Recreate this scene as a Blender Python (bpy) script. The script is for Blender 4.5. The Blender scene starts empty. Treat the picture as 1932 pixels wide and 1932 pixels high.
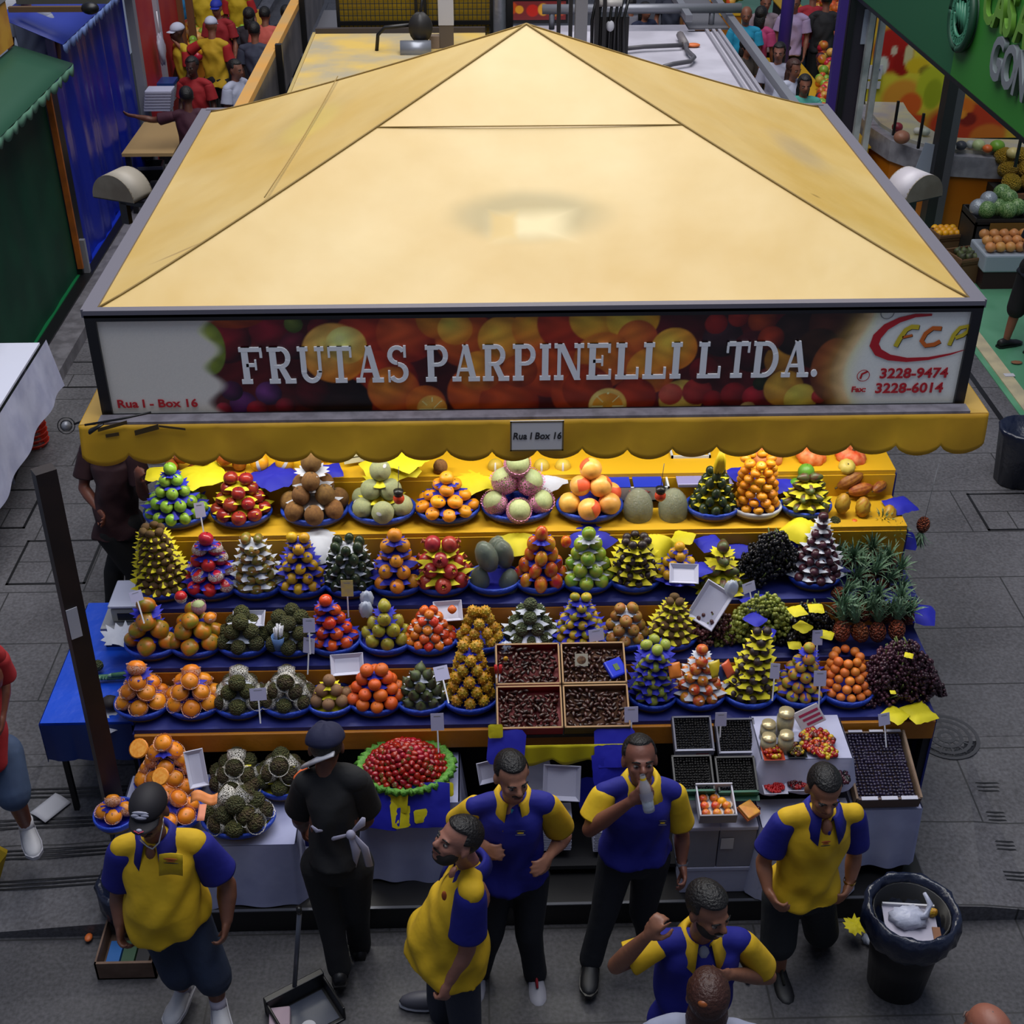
import bpy, math, random
import numpy as np
from mathutils import Vector, Matrix, Euler
R = math.radians
PI = math.pi
rnd = random.Random(7)
SC = bpy.context.scene
COL = SC.collection
# ------------------------------------------------------------------ camera
F, H, TH, YAW = 2480.0, 6.0, R(32.8), R(1.57)
cd = bpy.data.cameras.new('camera'); cam = bpy.data.objects.new('camera', cd); COL.objects.link(cam)
cd.sensor_width = 36; cd.lens = 36 * F / 1932; cd.clip_end = 200
cam.location = (0, 0, H); cam.rotation_euler = (PI / 2 - TH, 0, -YAW)
SC.camera = cam
# ------------------------------------------------------------------ light
w = bpy.data.worlds.new('world'); SC.world = w; w.use_nodes = True
w.node_tree.nodes['Background'].inputs[0].default_value = (.62, .72, 1, 1)
w.node_tree.nodes['Background'].inputs[1].default_value = .16
def area(name, loc, rot, sx, sy, power, col):
    l = bpy.data.lights.new(name, 'AREA'); l.shape = 'RECTANGLE'; l.size = sx; l.size_y = sy; l.energy = power; l.color = col
    o = bpy.data.objects.new(name, l); COL.objects.link(o); o.location = loc; o.rotation_euler = rot; return o
area('skylight', (0.3, 11, 13.5), (0, 0, 0), 9, 16, 1600, (1, .98, .97))
area('aisle_skylight', (0, 2.2, 13), (R(-8), 0, 0), 16, 4, 250, (.72, .82, 1))
for _i in range(3): area('counter_lamp', (-1.3 + 1.6 * _i, 6.75, 2.78), (R(-12), 0, 0), 1.2, .12, 17, (1, .98, .9))
SC.view_settings.view_transform = 'Standard'; SC.view_settings.look = 'None'
SC.view_settings.gamma = 1; SC.view_settings.use_curve_mapping = False
SC.view_settings.exposure = .35
# ------------------------------------------------------------------ helpers
_f = Vector((math.sin(YAW) * math.cos(TH), math.cos(YAW) * math.cos(TH), -math.sin(TH)))
_r = Vector((math.cos(YAW), -math.sin(YAW), 0)); _u = _r.cross(_f)
def P(px, py, y=None, z=None, x=None):
    """the place in the market seen at a point of the photograph, on a plane at depth y, height z or side x"""
    d = _f * F + _r * (px - 966) - _u * (py - 966); c = Vector((0, 0, H))
    t = (y / d.y) if y is not None else ((z - H) / d.z if z is not None else x / d.x)
    return c + d * t
def lin(c):
    return tuple((v / 12.92 if v <= .04045 else ((v + .055) / 1.055) ** 2.4) for v in c)
def hx(s):
    return lin(tuple(int(s[i:i + 2], 16) / 255 for i in (0, 2, 4)))
MATS = {}
def mat(name, col, rough=.6, var=.0, bump=0, bscale=40, spec=.5, metal=0, col2=None, nscale=6, trans=0, emit=0, coat=0, hue=0, kind='noise', alpha=1):
    if name in MATS: return MATS[name]
    m = bpy.data.materials.new(name); m.use_nodes = True; nt = m.node_tree; b = nt.nodes['Principled BSDF']
    c = hx(col) if isinstance(col, str) else col
    N = nt.nodes.new; L = nt.links.new
    b.inputs['Roughness'].default_value = rough; b.inputs['Metallic'].default_value = metal
    b.inputs['Specular IOR Level'].default_value = spec; b.inputs['Transmission Weight'].default_value = trans
    b.inputs['Coat Weight'].default_value = coat; b.inputs['Alpha'].default_value = alpha
    tc = N('ShaderNodeTexCoord'); src = None
    b.inputs['Base Color'].default_value = (*c, 1)
    if col2:
        c2 = hx(col2) if isinstance(col2, str) else col2
        n = N('ShaderNodeTexNoise' if kind == 'noise' else 'ShaderNodeTexVoronoi'); n.inputs['Scale'].default_value = nscale
        if kind == 'noise': n.inputs['Detail'].default_value = 4
        L(tc.outputs['Object'], n.inputs['Vector'])
        r = N('ShaderNodeValToRGB'); r.color_ramp.elements[0].position = .38; r.color_ramp.elements[1].position = .62
        r.color_ramp.elements[0].color = (*c, 1); r.color_ramp.elements[1].color = (*c2, 1)
        L(n.outputs[0], r.inputs[0]); src = r.outputs[0]
    if var or hue:
        h = N('ShaderNodeHueSaturation'); oi = N('ShaderNodeObjectInfo')
        mr = N('ShaderNodeMapRange'); mr.inputs['To Min'].default_value = 1 - var; mr.inputs['To Max'].default_value = 1 + var
        L(oi.outputs['Random'], mr.inputs['Value']); L(mr.outputs[0], h.inputs['Value'])
        if hue:
            m2 = N('ShaderNodeMath'); m2.operation = 'MULTIPLY'; m2.inputs[1].default_value = 7.13; L(oi.outputs['Random'], m2.inputs[0])
            m3 = N('ShaderNodeMath'); m3.operation = 'FRACT'; L(m2.outputs[0], m3.inputs[0])
            m4 = N('ShaderNodeMapRange'); m4.inputs['To Min'].default_value = .5 - hue; m4.inputs['To Max'].default_value = .5 + hue
            L(m3.outputs[0], m4.inputs['Value']); L(m4.outputs[0], h.inputs['Hue'])
        if src: L(src, h.inputs['Color'])
        else: h.inputs['Color'].default_value = (*c, 1)
        src = h.outputs[0]
    if src: L(src, b.inputs['Base Color'])
    if emit:
        b.inputs['Emission Color'].default_value = (*c, 1); b.inputs['Emission Strength'].default_value = emit
    if bump:
        n = N('ShaderNodeTexNoise'); n.inputs['Scale'].default_value = bscale; n.inputs['Detail'].default_value = 3
        L(tc.outputs['Object'], n.inputs['Vector'])
        bp = N('ShaderNodeBump'); bp.inputs['Strength'].default_value = bump; bp.inputs['Distance'].default_value = .02
        L(n.outputs[0], bp.inputs['Height']); L(bp.outputs[0], b.inputs['Normal'])
    MATS[name] = m; return m
def attr_mat(name, rough=.5, spec=.4):
    m = bpy.data.materials.new(name); m.use_nodes = True; nt = m.node_tree; b = nt.nodes['Principled BSDF']
    a = nt.nodes.new('ShaderNodeVertexColor'); a.layer_name = 'print'; nt.links.new(a.outputs[0], b.inputs['Base Color'])
    b.inputs['Roughness'].default_value = rough; b.inputs['Specular IOR Level'].default_value = spec; return m
def wicker(name, col, axis=2, sc=55):
    m = mat(name, col, .7); nt = m.node_tree; N = nt.nodes.new; L = nt.links.new; b = nt.nodes['Principled BSDF']
    tc = N('ShaderNodeTexCoord'); wv = N('ShaderNodeTexWave'); wv.bands_direction = 'Z'; wv.inputs['Scale'].default_value = sc; wv.inputs['Distortion'].default_value = 2
    L(tc.outputs['Object'], wv.inputs[0]); bp = N('ShaderNodeBump'); bp.inputs['Strength'].default_value = .8; bp.inputs['Distance'].default_value = .004
    L(wv.outputs[1], bp.inputs['Height']); L(bp.outputs[0], b.inputs['Normal'])
    r = N('ShaderNodeMix'); r.data_type = 'RGBA'; c = hx(col); r.inputs[6].default_value = (*[v * .55 for v in c], 1); r.inputs[7].default_value = (*c, 1)
    L(wv.outputs[1], r.inputs[0]); L(r.outputs[2], b.inputs['Base Color']); return m
class MB:
    def __init__(s): s.v = []; s.f = []; s.mi = []; s.m = 0
    def add(s, vs, fs):
        o = len(s.v); s.v += [tuple(v) for v in vs]; s.f += [tuple(i + o for i in f) for f in fs]; s.mi += [s.m] * len(fs); return s
    def box(s, x0, x1, y0, y1, z0, z1, M=None):
        vs = [Vector((x, y, z)) for z in (z0, z1) for y in (y0, y1) for x in (x0, x1)]
        if M: vs = [M @ v for v in vs]
        return s.add(vs, [(0, 2, 3, 1), (4, 5, 7, 6), (0, 1, 5, 4), (2, 6, 7, 3), (0, 4, 6, 2), (1, 3, 7, 5)])
    def hexa(s, b, t):
        return s.add(list(b) + list(t), [(3, 2, 1, 0), (4, 5, 6, 7), (0, 1, 5, 4), (1, 2, 6, 5), (2, 3, 7, 6), (3, 0, 4, 7)])
    def tube(s, pts, rad, n=8, cap=True, flat=1, up=None):
        pts = [Vector(p) for p in pts]; rs = rad if isinstance(rad, (list, tuple)) else [rad] * len(pts)
        ref = Vector(up) if up else None; vs = []; m = len(pts)
        for i, p in enumerate(pts):
            d = (pts[min(i + 1, m - 1)] - pts[max(i - 1, 0)])
            d = d.normalized() if d.length > 1e-9 else Vector((0, 0, 1))
            if ref is None: ref = Vector((0, 0, 1)) if abs(d.z) < .9 else Vector((0, 1, 0))
            a = ref.cross(d); a = a.normalized() if a.length > 1e-6 else d.orthogonal().normalized()
            b = d.cross(a)
            for k in range(n):
                t = 2 * PI * k / n; vs.append(p + a * (rs[i] * math.cos(t)) + b * (rs[i] * flat * math.sin(t)))
        fs = [(i * n + k, i * n + (k + 1) % n, (i + 1) * n + (k + 1) % n, (i + 1) * n + k) for i in range(m - 1) for k in range(n)]
        if cap: fs += [tuple(range(n - 1, -1, -1)), tuple(range((m - 1) * n, m * n))]
        return s.add(vs, fs)
    def lathe(s, prof, n=16, M=None, sx=1, sy=1, wob=None, ang=(0, 2 * PI)):
        vs = []; fs = []; full = abs(ang[1] - ang[0] - 2 * PI) < 1e-6; nn = n if full else n + 1
        for j, (r, z) in enumerate(prof):
            for k in range(nn):
                t = ang[0] + (ang[1] - ang[0]) * k / n; q = r * (wob(t, j) if wob else 1)
                v = Vector((q * math.cos(t) * sx, q * math.sin(t) * sy, z)); vs.append(M @ v if M else v)
        for j in range(len(prof) - 1):
            for k in range(n):
                k2 = (k + 1) % nn; fs.append((j * nn + k, j * nn + k2, (j + 1) * nn + k2, (j + 1) * nn + k))
        return s.add(vs, fs)
    def ell(s, c, r, n=14, m=9, M=None, disp=None):
        rx, ry, rz = (r, r, r) if not isinstance(r, (tuple, list)) else r; vs = []; c = Vector(c)
        vs.append(Vector((0, 0, -rz)))
        for j in range(1, m):
            a = -PI / 2 + PI * j / m
            for k in range(n):
                t = 2 * PI * k / n; q = disp(t, a) if disp else 1
                vs.append(Vector((rx * math.cos(a) * math.cos(t), ry * math.cos(a) * math.sin(t), rz * math.sin(a))) * q)
        vs.append(Vector((0, 0, rz))); vs = [(M @ v if M else v) + c for v in vs]
        fs = [(0, 1 + (k + 1) % n, 1 + k) for k in range(n)]
        for j in range(m - 2):
            for k in range(n):
                a = 1 + j * n; fs.append((a + k, a + (k + 1) % n, a + n + (k + 1) % n, a + n + k))
        e = len(vs) - 1; a = 1 + (m - 2) * n
        fs += [(a + k, a + (k + 1) % n, e) for k in range(n)]
        return s.add(vs, fs)
    def prism(s, poly, y0, y1, M=None):     # poly in (x,z), extruded along y
        n = len(poly); vs = [Vector((x, y0, z)) for x, z in poly] + [Vector((x, y1, z)) for x, z in poly]
        if M: vs = [M @ v for v in vs]
        return s.add(vs, [tuple(range(n)), tuple(range(2 * n - 1, n - 1, -1))] + [(i, i + n, (i + 1) % n + n, (i + 1) % n) for i in range(n)])
    def grid(s, fn, nu, nv, double=0):
        vs = [fn(u / nu, v / nv) for v in range(nv + 1) for u in range(nu + 1)]
        return s.add(vs, [(v * (nu + 1) + u, v * (nu + 1) + u + 1, (v + 1) * (nu + 1) + u + 1, (v + 1) * (nu + 1) + u) for v in range(nv) for u in range(nu)])
    def mesh(s, name, mats, smooth=True):
        me = bpy.data.meshes.new(name); me.from_pydata(s.v, [], s.f)
        for m in (mats if isinstance(mats, (list, tuple)) else [mats]): me.materials.append(m)
        if any(s.mi): me.polygons.foreach_set('material_index', s.mi)
        if smooth: me.polygons.foreach_set('use_smooth', [True] * len(me.polygons))
        me.update(); return me
    def build(s, name, mats, parent=None, smooth=True, loc=None, **k):
        return link(name, s.mesh(name, mats, smooth), parent, loc, **k)
def link(name, me, parent=None, loc=None, label=None, cat=None, group=None, kind=None, bevel=0, solid=0):
    o = bpy.data.objects.new(name, me); COL.objects.link(o)
    if parent: o.parent = parent
    if loc is not None: o.location = loc
    if bevel:
        b = o.modifiers.new('bevel', 'BEVEL'); b.width = bevel; b.segments = 2; b.limit_method = 'ANGLE'
    if solid:
        b = o.modifiers.new('solid', 'SOLIDIFY'); b.thickness = solid
    tag(o, label, cat, group, kind); return o
def tag(o, label=None, cat=None, group=None, kind=None):
    if label: o['label'] = label
    if cat: o['category'] = cat
    if group: o['group'] = group
    if kind: o['kind'] = kind
    return o
def thing(name, label, cat, loc=(0, 0, 0), rz=0, group=None, rot=None):
    o = bpy.data.objects.new(name, None); COL.objects.link(o); o.empty_display_size = .05
    o.location = loc; o.rotation_euler = rot or (0, 0, rz); return tag(o, label, cat, group)
def dup(root, kids, loc, rot, label=None, group=None, scale=1, kidskip=()):
    r = root.copy(); COL.objects.link(r); r.location = loc; r.rotation_euler = rot
    r.scale = (scale,) * 3 if not isinstance(scale, (tuple, list)) else scale
    if label: r['label'] = label
    if group: r['group'] = group
    elif 'group' in r: del r['group']
    for c in kids:
        if c.name.split('.')[0] in kidskip: continue
        q = c.copy(); COL.objects.link(q); q.parent = r
    return r
def paint(me, fn):
    """a printed picture: colour per corner of a flat print"""
    a = me.color_attributes.new('print', 'FLOAT_COLOR', 'POINT')
    co = np.empty(len(me.vertices) * 3, 'f'); me.vertices.foreach_get('co', co); co = co.reshape(-1, 3)
    a.data.foreach_set('color', np.concatenate([fn(co), np.ones((len(co), 1))], 1).astype('f').ravel())
def text_mesh(s, size, depth=.004, name='lettering', m=None, bold=0, shear=0, sx=1, align='CENTER'):
    c = bpy.data.curves.new('t', 'FONT'); c.body = s; c.size = size; c.extrude = depth; c.offset = bold; c.shear = shear
    c.align_x = align; c.align_y = 'CENTER'; c.resolution_u = 3
    o = bpy.data.objects.new('t', c); COL.objects.link(o); dg = bpy.context.evaluated_depsgraph_get()
    me = bpy.data.meshes.new_from_object(o.evaluated_get(dg)); bpy.data.objects.remove(o); bpy.data.curves.remove(c)
    me.transform(Matrix.Diagonal((sx, 1, 1, 1))); me.materials.clear(); me.materials.append(m); me.name = name; return me
def face_cam(me, loc, rx=90, rz=0): me.transform(Matrix.Translation(loc) @ Euler((R(rx), 0, R(rz))).to_matrix().to_4x4()); return me
# ------------------------------------------------------------------ the setting
ZG = .15
def granite(name, c1, c2, rough=.45):
    m = mat(name, c1, rough); nt = m.node_tree; N = nt.nodes.new; L = nt.links.new; b = nt.nodes['Principled BSDF']
    tc = N('ShaderNodeTexCoord'); n1 = N('ShaderNodeTexNoise'); n1.inputs['Scale'].default_value = 45; n1.inputs['Detail'].default_value = 6
    n2 = N('ShaderNodeTexNoise'); n2.inputs['Scale'].default_value = 1.6; n2.inputs['Detail'].default_value = 5
    L(tc.outputs['Object'], n1.inputs[0]); L(tc.outputs['Object'], n2.inputs[0])
    mx = N('ShaderNodeMix'); mx.data_type = 'RGBA'; mx.inputs[6].default_value = (*hx(c1), 1); mx.inputs[7].default_value = (*hx(c2), 1)
    ad = N('ShaderNodeMath'); ad.operation = 'ADD'; m2 = N('ShaderNodeMath'); m2.operation = 'MULTIPLY'; m2.inputs[1].default_value = .6
    L(n1.outputs[0], ad.inputs[0]); L(n2.outputs[0], m2.inputs[0]); L(m2.outputs[0], ad.inputs[1])
    mr = N('ShaderNodeMapRange'); mr.inputs[1].default_value = .55; mr.inputs[2].default_value = 1.05; L(ad.outputs[0], mr.inputs[0]); L(mr.outputs[0], mx.inputs[0])
    br = N('ShaderNodeTexBrick'); br.inputs['Scale'].default_value = 1; br.inputs['Mortar Size'].default_value = .006
    br.inputs['Brick Width'].default_value = 1.5; br.inputs['Row Height'].default_value = .62; br.offset = .37
    L(tc.outputs['Object'], br.inputs[0]); m3 = N('ShaderNodeMix'); m3.data_type = 'RGBA'; m3.inputs[7].default_value = (.02, .02, .022, 1)
    L(mx.outputs[2], m3.inputs[6]); L(br.outputs['Fac'], m3.inputs[0]); L(m3.outputs[2], b.inputs['Base Color'])
    rr = N('ShaderNodeMapRange'); rr.inputs[3].default_value = .35; rr.inputs[4].default_value = .7; L(n2.outputs[0], rr.inputs[0]); L(rr.outputs[0], b.inputs['Roughness'])
    return m
FLOOR = granite('granite_floor', '3d3c3f', '626166'); KERB = mat('kerb_stone', '565459', .5, col2='6e6c72', nscale=9)
BLACK = mat('black_paint', '0e0e11', .4); DARKW = mat('dark_boards', '17161a', .7)
MB().box(-6, 6, 1.5, 5.2, -.1, 0).build('floor', granite('shaded_granite', '2a2a2e', '4e4d52'), kind='structure', smooth=False)  # same granite as behind; the front aisle's dimness is put into its colour
MB().box(-8, 8, -6, .5, 4.1, 4.4).build('floor_mezzanine', FLOOR, kind='structure', smooth=False)
# raised market floor behind the step, its front edge ramps down on both sides of the stall
m = MB()
def edge(x):
    if x < -1.6: return .13 * max(0, min(1, (x + 3.3) / 1.5)), P(100, 1745, z=.1).y
    if x > 2.5: return .13 * max(0, min(1, (3.6 - x) / .9)), P(1870, 1725, z=.05).y
    return .148, 5.0
xs = [-6, -3.3, -2.8, -2.2, -1.8, -1.62, -1.6, 2.5, 2.52, 2.8, 3.1, 3.6, 6.5]
a = []; b = []; c = []
for x in xs:
    h, y = edge(x); a.append((x, y, -.01)); b.append((x, y, h)); c.append((x, 6.3, ZG - .002))
n = len(xs); m.add(a + b + c, [(i, i + 1, n + i + 1, n + i) for i in range(n - 1)] + [(n + i, n + i + 1, 2 * n + i + 1, 2 * n + i) for i in range(n - 1)])
m.box(-6, 5.0, 6.3, 30, -.1, ZG)
m.build('floor_raised', FLOOR, kind='structure', smooth=False)
MB().box(5.0, 12, 6.3, 30, -.1, ZG + .01).build('floor_green', mat('green_floor', '4f8a68', .35, col2='5f9877', nscale=2), kind='structure', smooth=False)
MB().box(5.06, 5.2, 6.3, 30, ZG, ZG + .02).build('trim_1', mat('beige_strip', 'b9ad8c', .6, col2='a39a80', nscale=5), kind='structure', smooth=False)
MB().box(4.78, 4.83, 6.3, 30, ZG, ZG + .004).build('trim_2', BLACK, kind='structure', smooth=False)
# anti-slip grooves cut across the ramps
for s, (x0, x1, pys) in enumerate([(-3.6, -2.0, (1495, 1548, 1602, 1656)), (3.0, 4.2, (1484, 1537, 1590, 1646))]):
    m = MB()
    for py in pys:
        for d in (-7, 0, 7):
            p = P(100 if s == 0 else 1850, py + d, z=.13); 
            z = lambda x, y: (edge(x)[0] + (ZG - edge(x)[0]) * (y - edge(x)[1]) / (6.3 - edge(x)[1])) + .003
            pts = [(x0 + (x1 - x0) * t / 8) for t in range(9)]
            for q in range(8):
                m.add([(pts[q], p.y - .006, z(pts[q], p.y)), (pts[q + 1], p.y - .006, z(pts[q + 1], p.y)), (pts[q + 1], p.y + .006, z(pts[q + 1], p.y)), (pts[q], p.y + .006, z(pts[q], p.y))], [(0, 1, 2, 3)])
    m.build('trim_%d' % (3 + s), BLACK, kind='structure', smooth=False)
# manhole covers
IRON = mat('cast_iron', '2b2b2f', .5, bump=.5, bscale=60)
def manhole(px, py, r, label, z=ZG):
    p = P(px, py, z=z); t = thing('manhole_cover', label, 'manhole cover', p)
    MB().lathe([(0, .006), (r, .006), (r, 0)], 32).build('lid', IRON, t)
    m = MB()
    for q in (r * 1.05, r * .8, r * .5, r * .25): m.lathe([(q - .012, .004), (q - .012, .011), (q + .012, .011), (q + .012, .004)], 32)
    for k in range(12): m.box(r * .3, r * .9, -.006, .006, .005, .01, Matrix.Rotation(k * PI / 6, 4, 'Z'))
    m.build('ribs', mat('worn_iron', '3d3d42', .4), t, smooth=False)
manhole(1785, 1392, .19, 'round iron manhole cover in the floor right of the stall', .14)
def hatch(px, py, w, d, label, z=ZG):
    p = P(px, py, z=z); m = MB()
    for (x0, x1, y0, y1) in ((-w, w, -d, -d + .02), (-w, w, d - .02, d), (-w, -w + .02, -d, d), (w - .02, w, -d, d)): m.box(x0, x1, y0, y1, 0, .004)
    t = thing('floor_hatch', label, 'hatch', p); MB().box(-w, w, -d, d, 0, .002).build('panel', FLOOR, t, smooth=False); m.build('rim', BLACK, t, smooth=False)
hatch(140, 707, .42, .28, 'flat floor hatch left of the banner box')
hatch(105, 1060, .3, .3, 'square floor hatch beside the leaning dark post')
hatch(1900, 965, .25, .28, 'square floor hatch at the right edge beside the stall')
hatch(20, 960, .2, .3, 'small floor hatch behind the dark post at the left edge')
# step in front of the stall
t = thing('stall_step', 'low dark step along the front of the fruit stall', 'step', (0, 0, 0))
MB().box(-1.58, 2.5, 4.985, 5.7, .003, .165).build('riser', BLACK, t, smooth=False)
MB().box(-1.58, 2.5, 4.98, 4.998, .165, .172).build('metal_nosing', mat('steel', '6d7078', .35, metal=.8), t, smooth=False)
STEEL = MATS['steel']
# ------------------------------------------------------------------ left side: green and blue curtains
GREEN = mat('green_tarp', '0d3f2c', .55, col2='0b3526', nscale=2, spec=.3)
def curtain(name, x, y0, y1, z0, z1, mt, amp, n, label, hem=None):
    t = thing(name, label, 'curtain', (x, y0, z0))
    def fn(u, v):
        a = amp * (math.sin(u * n * 6.28 + 1.3 * math.sin(u * 9)) + .4 * math.sin(u * n * 15 + v * 3)) * (.35 + .65 * (1 - abs(v - .45)))
        return (a, u * (y1 - y0), v * (z1 - z0))
    MB().grid(fn, 90, 16).build('cloth', mt, t)
    if hem: MB().box(-.02, .03, 0, y1 - y0, -.03, .03).build('hem', hem, t, smooth=False)
    return t
BLUET = mat('blue_tarp', '0c1f8c', .28, spec=.6, bump=.3, bscale=6)
curtain('green_curtain', -4.45, 10.2, 13.82, .28, 2.6, GREEN, .006, 3, 'dark green tarp closing the stall at the left edge', mat('green_hem', '0f6b3c', .4))
curtain('blue_curtain', -4.42, 14.12, 17.45, .28, 2.76, BLUET, .035, 4, 'glossy blue tarp hanging behind the green one', mat('blue_hem', '1530b0', .3))
MB().box(-6, -4.05, 8.5, 30, ZG, .28).build('kerb', KERB, None, smooth=False, kind='structure').name = 'trim_5'
MB().box(-6.0, -4.3, 8.5, 30, .28, .30).build('trim_6', BLACK, kind='structure', smooth=False)
t = thing('stall_post', 'dark post with orange edge between green and blue tarps', 'post', (-4.43, 13.97, .28))
MB().box(-.08, .04, -.13, .13, 0, 2.32).build('shaft', BLACK, t, smooth=False)
MB().box(0, .06, -.16, -.12, .1, 2.3).build('edge_strip', mat('orange_paint', 'a85a12', .6, col2='8a4a14'), t, smooth=False)
MB().tube([(.02, -.1, 1.2), (.02, -.1, 2.3)], .03).build('pipe', mat('grey_metal', '8b8d94', .4, metal=.3), t)
MB().box(0, .1, -.08, -.02, 0, .4).build('foot', MATS['grey_metal'], t, smooth=False)
GREY = MATS['grey_metal']
def awning(name, x0, x1, y0, y1, z0, z1, mt, fr, label, ns):
    t = thing(name, label, 'awning', (0, 0, 0)); 
    MB().grid(lambda u, v: (x0 + (x1 - x0) * v, y0 + (y1 - y0) * u, z1 + (z0 - z1) * v), 10, 3).build('sheet', mt, t, solid=.006)
    m = MB()
    def fn(u, v): return (x1 + .01 * math.sin(u * 60), y0 + (y1 - y0) * u, z0 - v * (.05 + .05 * abs(math.sin(u * ns * PI))))
    m.grid(fn, ns * 6, 2).build('scalloped_fringe', fr, t, solid=.004); return t
awning('green_awning', -4.6, -4.05, 9.0, 13.7, 2.62, 2.8, mat('green_canvas', '184a34', .6), mat('green_fringe', '55806a', .6), 'green awning with pale scalloped fringe above the green tarp', 22)
awning('blue_awning', -4.75, -4.15, 13.8, 17.4, 2.78, 3.05, mat('blue_canvas', '23348f', .5), mat('blue_fringe', '6f86c0', .5), 'blue awning with pale scalloped fringe above the blue tarp', 24)
t = thing('fascia_beam', 'weathered yellow fascia board above the green awning', 'beam', (-4.6, 8.5, 2.84))
MB().box(-.03, .03, 0, 5.1, 0, .42).build('board', mat('yellow_board', 'b98a2c', .6, col2='a06a24', nscale=3), t, smooth=False)
MB().box(-.05, .05, 0, 5.1, .42, .46).build('cap', GREY, t, smooth=False)
MB().box(-6.2, -4.85, 8, 13.6, 2.7, 2.8).build('roof_slab', mat('grey_roof', '8c8f98', .7, col2='a7a9b0', nscale=2), None, False, label='pale grey flat roof behind the yellow fascia board, top left', cat='roof')
MB().box(-7.5, -4.9, 13.9, 19, 2.85, 2.95).build('roof_slab', MATS['grey_roof'], None, False, label='pale grey flat roof behind the blue awning, top left', cat='roof')
t = thing('ceiling_fan', 'brown bracket with dark bulb on the roof at top left', 'fan', P(85, 22, z=3.1))
MB().box(-.35, .45, -.03, .03, 0, .05).build('bar', mat('brown_metal', '5d4630', .6), t, smooth=False)
MB().ell((.45, 0, .03), (.09, .07, .06)).build('lamp_head', BLACK, t); MB().box(-.3, .6, .1, .25, .05, .1).build('rail', mat('olive_grey', '4b4b45', .6), t, smooth=False)
t.name = 'lamp_bracket'; t['category'] = 'lamp'
# red partition and doorway
t = thing('red_partition', 'red painted partition beside the blue tarp', 'partition', (-4.35, 17.5, .15))
MB().box(-.05, .05, .0, .15, 0, 3.6).build('grey_jamb', GREY, t, smooth=False)
MB().box(-.04, .04, .16, 2.6, 0, 3.4).build('panel', mat('red_paint', '9c1420', .5, col2='a8281c', nscale=2), t, smooth=False)
MB().box(-.02, .1, 1.1, 1.22, 0, 3.3).build('pipe', mat('pale_pipe', '9b9aa6', .4), t, smooth=False)
m = MB()
m.box(0, .1, 2.6, 2.75, 0, 2.6).box(0, .1, 3.4, 3.5, 0, 2.5).box(0, .1, 2.6, 3.5, 2.5, 2.62); m.build('door_frame', mat('brown_wood', '6b3f22', .6), t, smooth=False)
p = P(275, 95, y=18.3)
t = thing('plastic_bag', 'clear bag with papers hanging on the red partition', 'bag', (-4.2, 18.3, 1.55))
MB().ell((0, 0, .12), (.05, .12, .2), disp=lambda t, a: 1 + .15 * math.sin(3 * t + 4 * a)).build('pouch', mat('cloudy_plastic', 'a9a7b8', .3, alpha=.85), t)
MB().tube([(0, 0, .3), (.0, .02, .6)], .008, 6).build('string', mat('white_plastic', 'd8d8e0', .4), t)
WPL = MATS['white_plastic']
# white table at left edge
WCL = mat('white_cloth', 'cfd2e4', .8, bump=.25, bscale=7)
t = thing('cloth_table', 'table under white cloth at the left edge', 'table', (-3.78, 10.4, ZG))
m = MB(); m.box(-1.6, 0, -2.6, 0, .93, .95)
m.build('table_top', WCL, t, smooth=False)
def fn(u, v):
    return (.04 + .02 * math.sin(u * 25) * v + .07 * v, -2.6 + 2.66 * u + .03 * v, .95 - v * (.47 + .03 * math.sin(u * 6)))
m = MB(); m.grid(fn, 60, 10); m.build('tablecloth', mat('grey_white_cloth', '9fa2be', .75, col2='b5b8d0', nscale=4), t)
m = MB()
for x, y in ((-.15, -.15), (-.15, -2.4), (-1.5, -.15), (-1.5, -2.4)): m.box(x - .03, x + .03, y - .03, y + .03, 0, .93)
for (x, y) in ((-.15, -.15), (-.15, -2.4), (-1.5, -.15), (-1.5, -2.4)): MB().box(x - .03, x + .03, y - .03, y + .03, 0, .93).build('leg', GREY, t, smooth=False)
t = thing('basket_stack', 'stack of red plastic baskets under the white table', 'baskets', P(72, 850, z=ZG) + Vector((-.05, .1, 0)))
for k in range(7):
    MB().lathe([(.09, 0), (.125, .05), (.13, .052), (.12, .03), (.08, .005)], 14, Matrix.Translation((0, 0, k * .05))).build('basket', mat('red_plastic', 'b02a18', .4, var=.2), t)
p = P(12, 890, z=ZG)
t = thing('plastic_crate', 'dark slatted crate below the white table at the left edge', 'crate', p, .1)
m = MB(); m.box(-.5, .1, -.2, .2, 0, .03); m.box(-.5, .1, -.2, -.18, 0, .22).box(-.5, .1, .18, .2, 0, .22).box(.08, .1, -.2, .2, 0, .22).box(-.5, -.48, -.2, .2, 0, .22)
m.build('body', mat('crate_black', '15161c', .4), t, smooth=False)
m = MB(); m.box(-.51, .11, -.215, -.2, .2, .225).box(.1, .115, -.215, .2, .2, .225).box(-.51, -.5, -.2, .2, .2, .225).box(.09, .11, -.22, -.2, 0, .2); m.build('rim', mat('crate_rim', '6b7088', .4), t, smooth=False)
# desk gadget on floor by awning: desk fan
t = thing('desk_fan', 'small round metal fan by the left awning corner', 'fan', P(125, 803, y=6.35))
t.rotation_euler = (R(60), 0, R(20))
m = MB()
for q in (.045, .03): m.tube([(q * math.cos(a * PI / 9), q * math.sin(a * PI / 9), 0) for a in range(19)], .003, 5)
m.build('guard', BLACK, t); MB().lathe([(0, .004), (.028, 0), (.028, -.01), (0, -.012)], 14).build('disc', GREY, t)
MB().tube([(.04, 0, 0), (.2, .03, -.02)], .006, 6).build('arm', BLACK, t)
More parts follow.
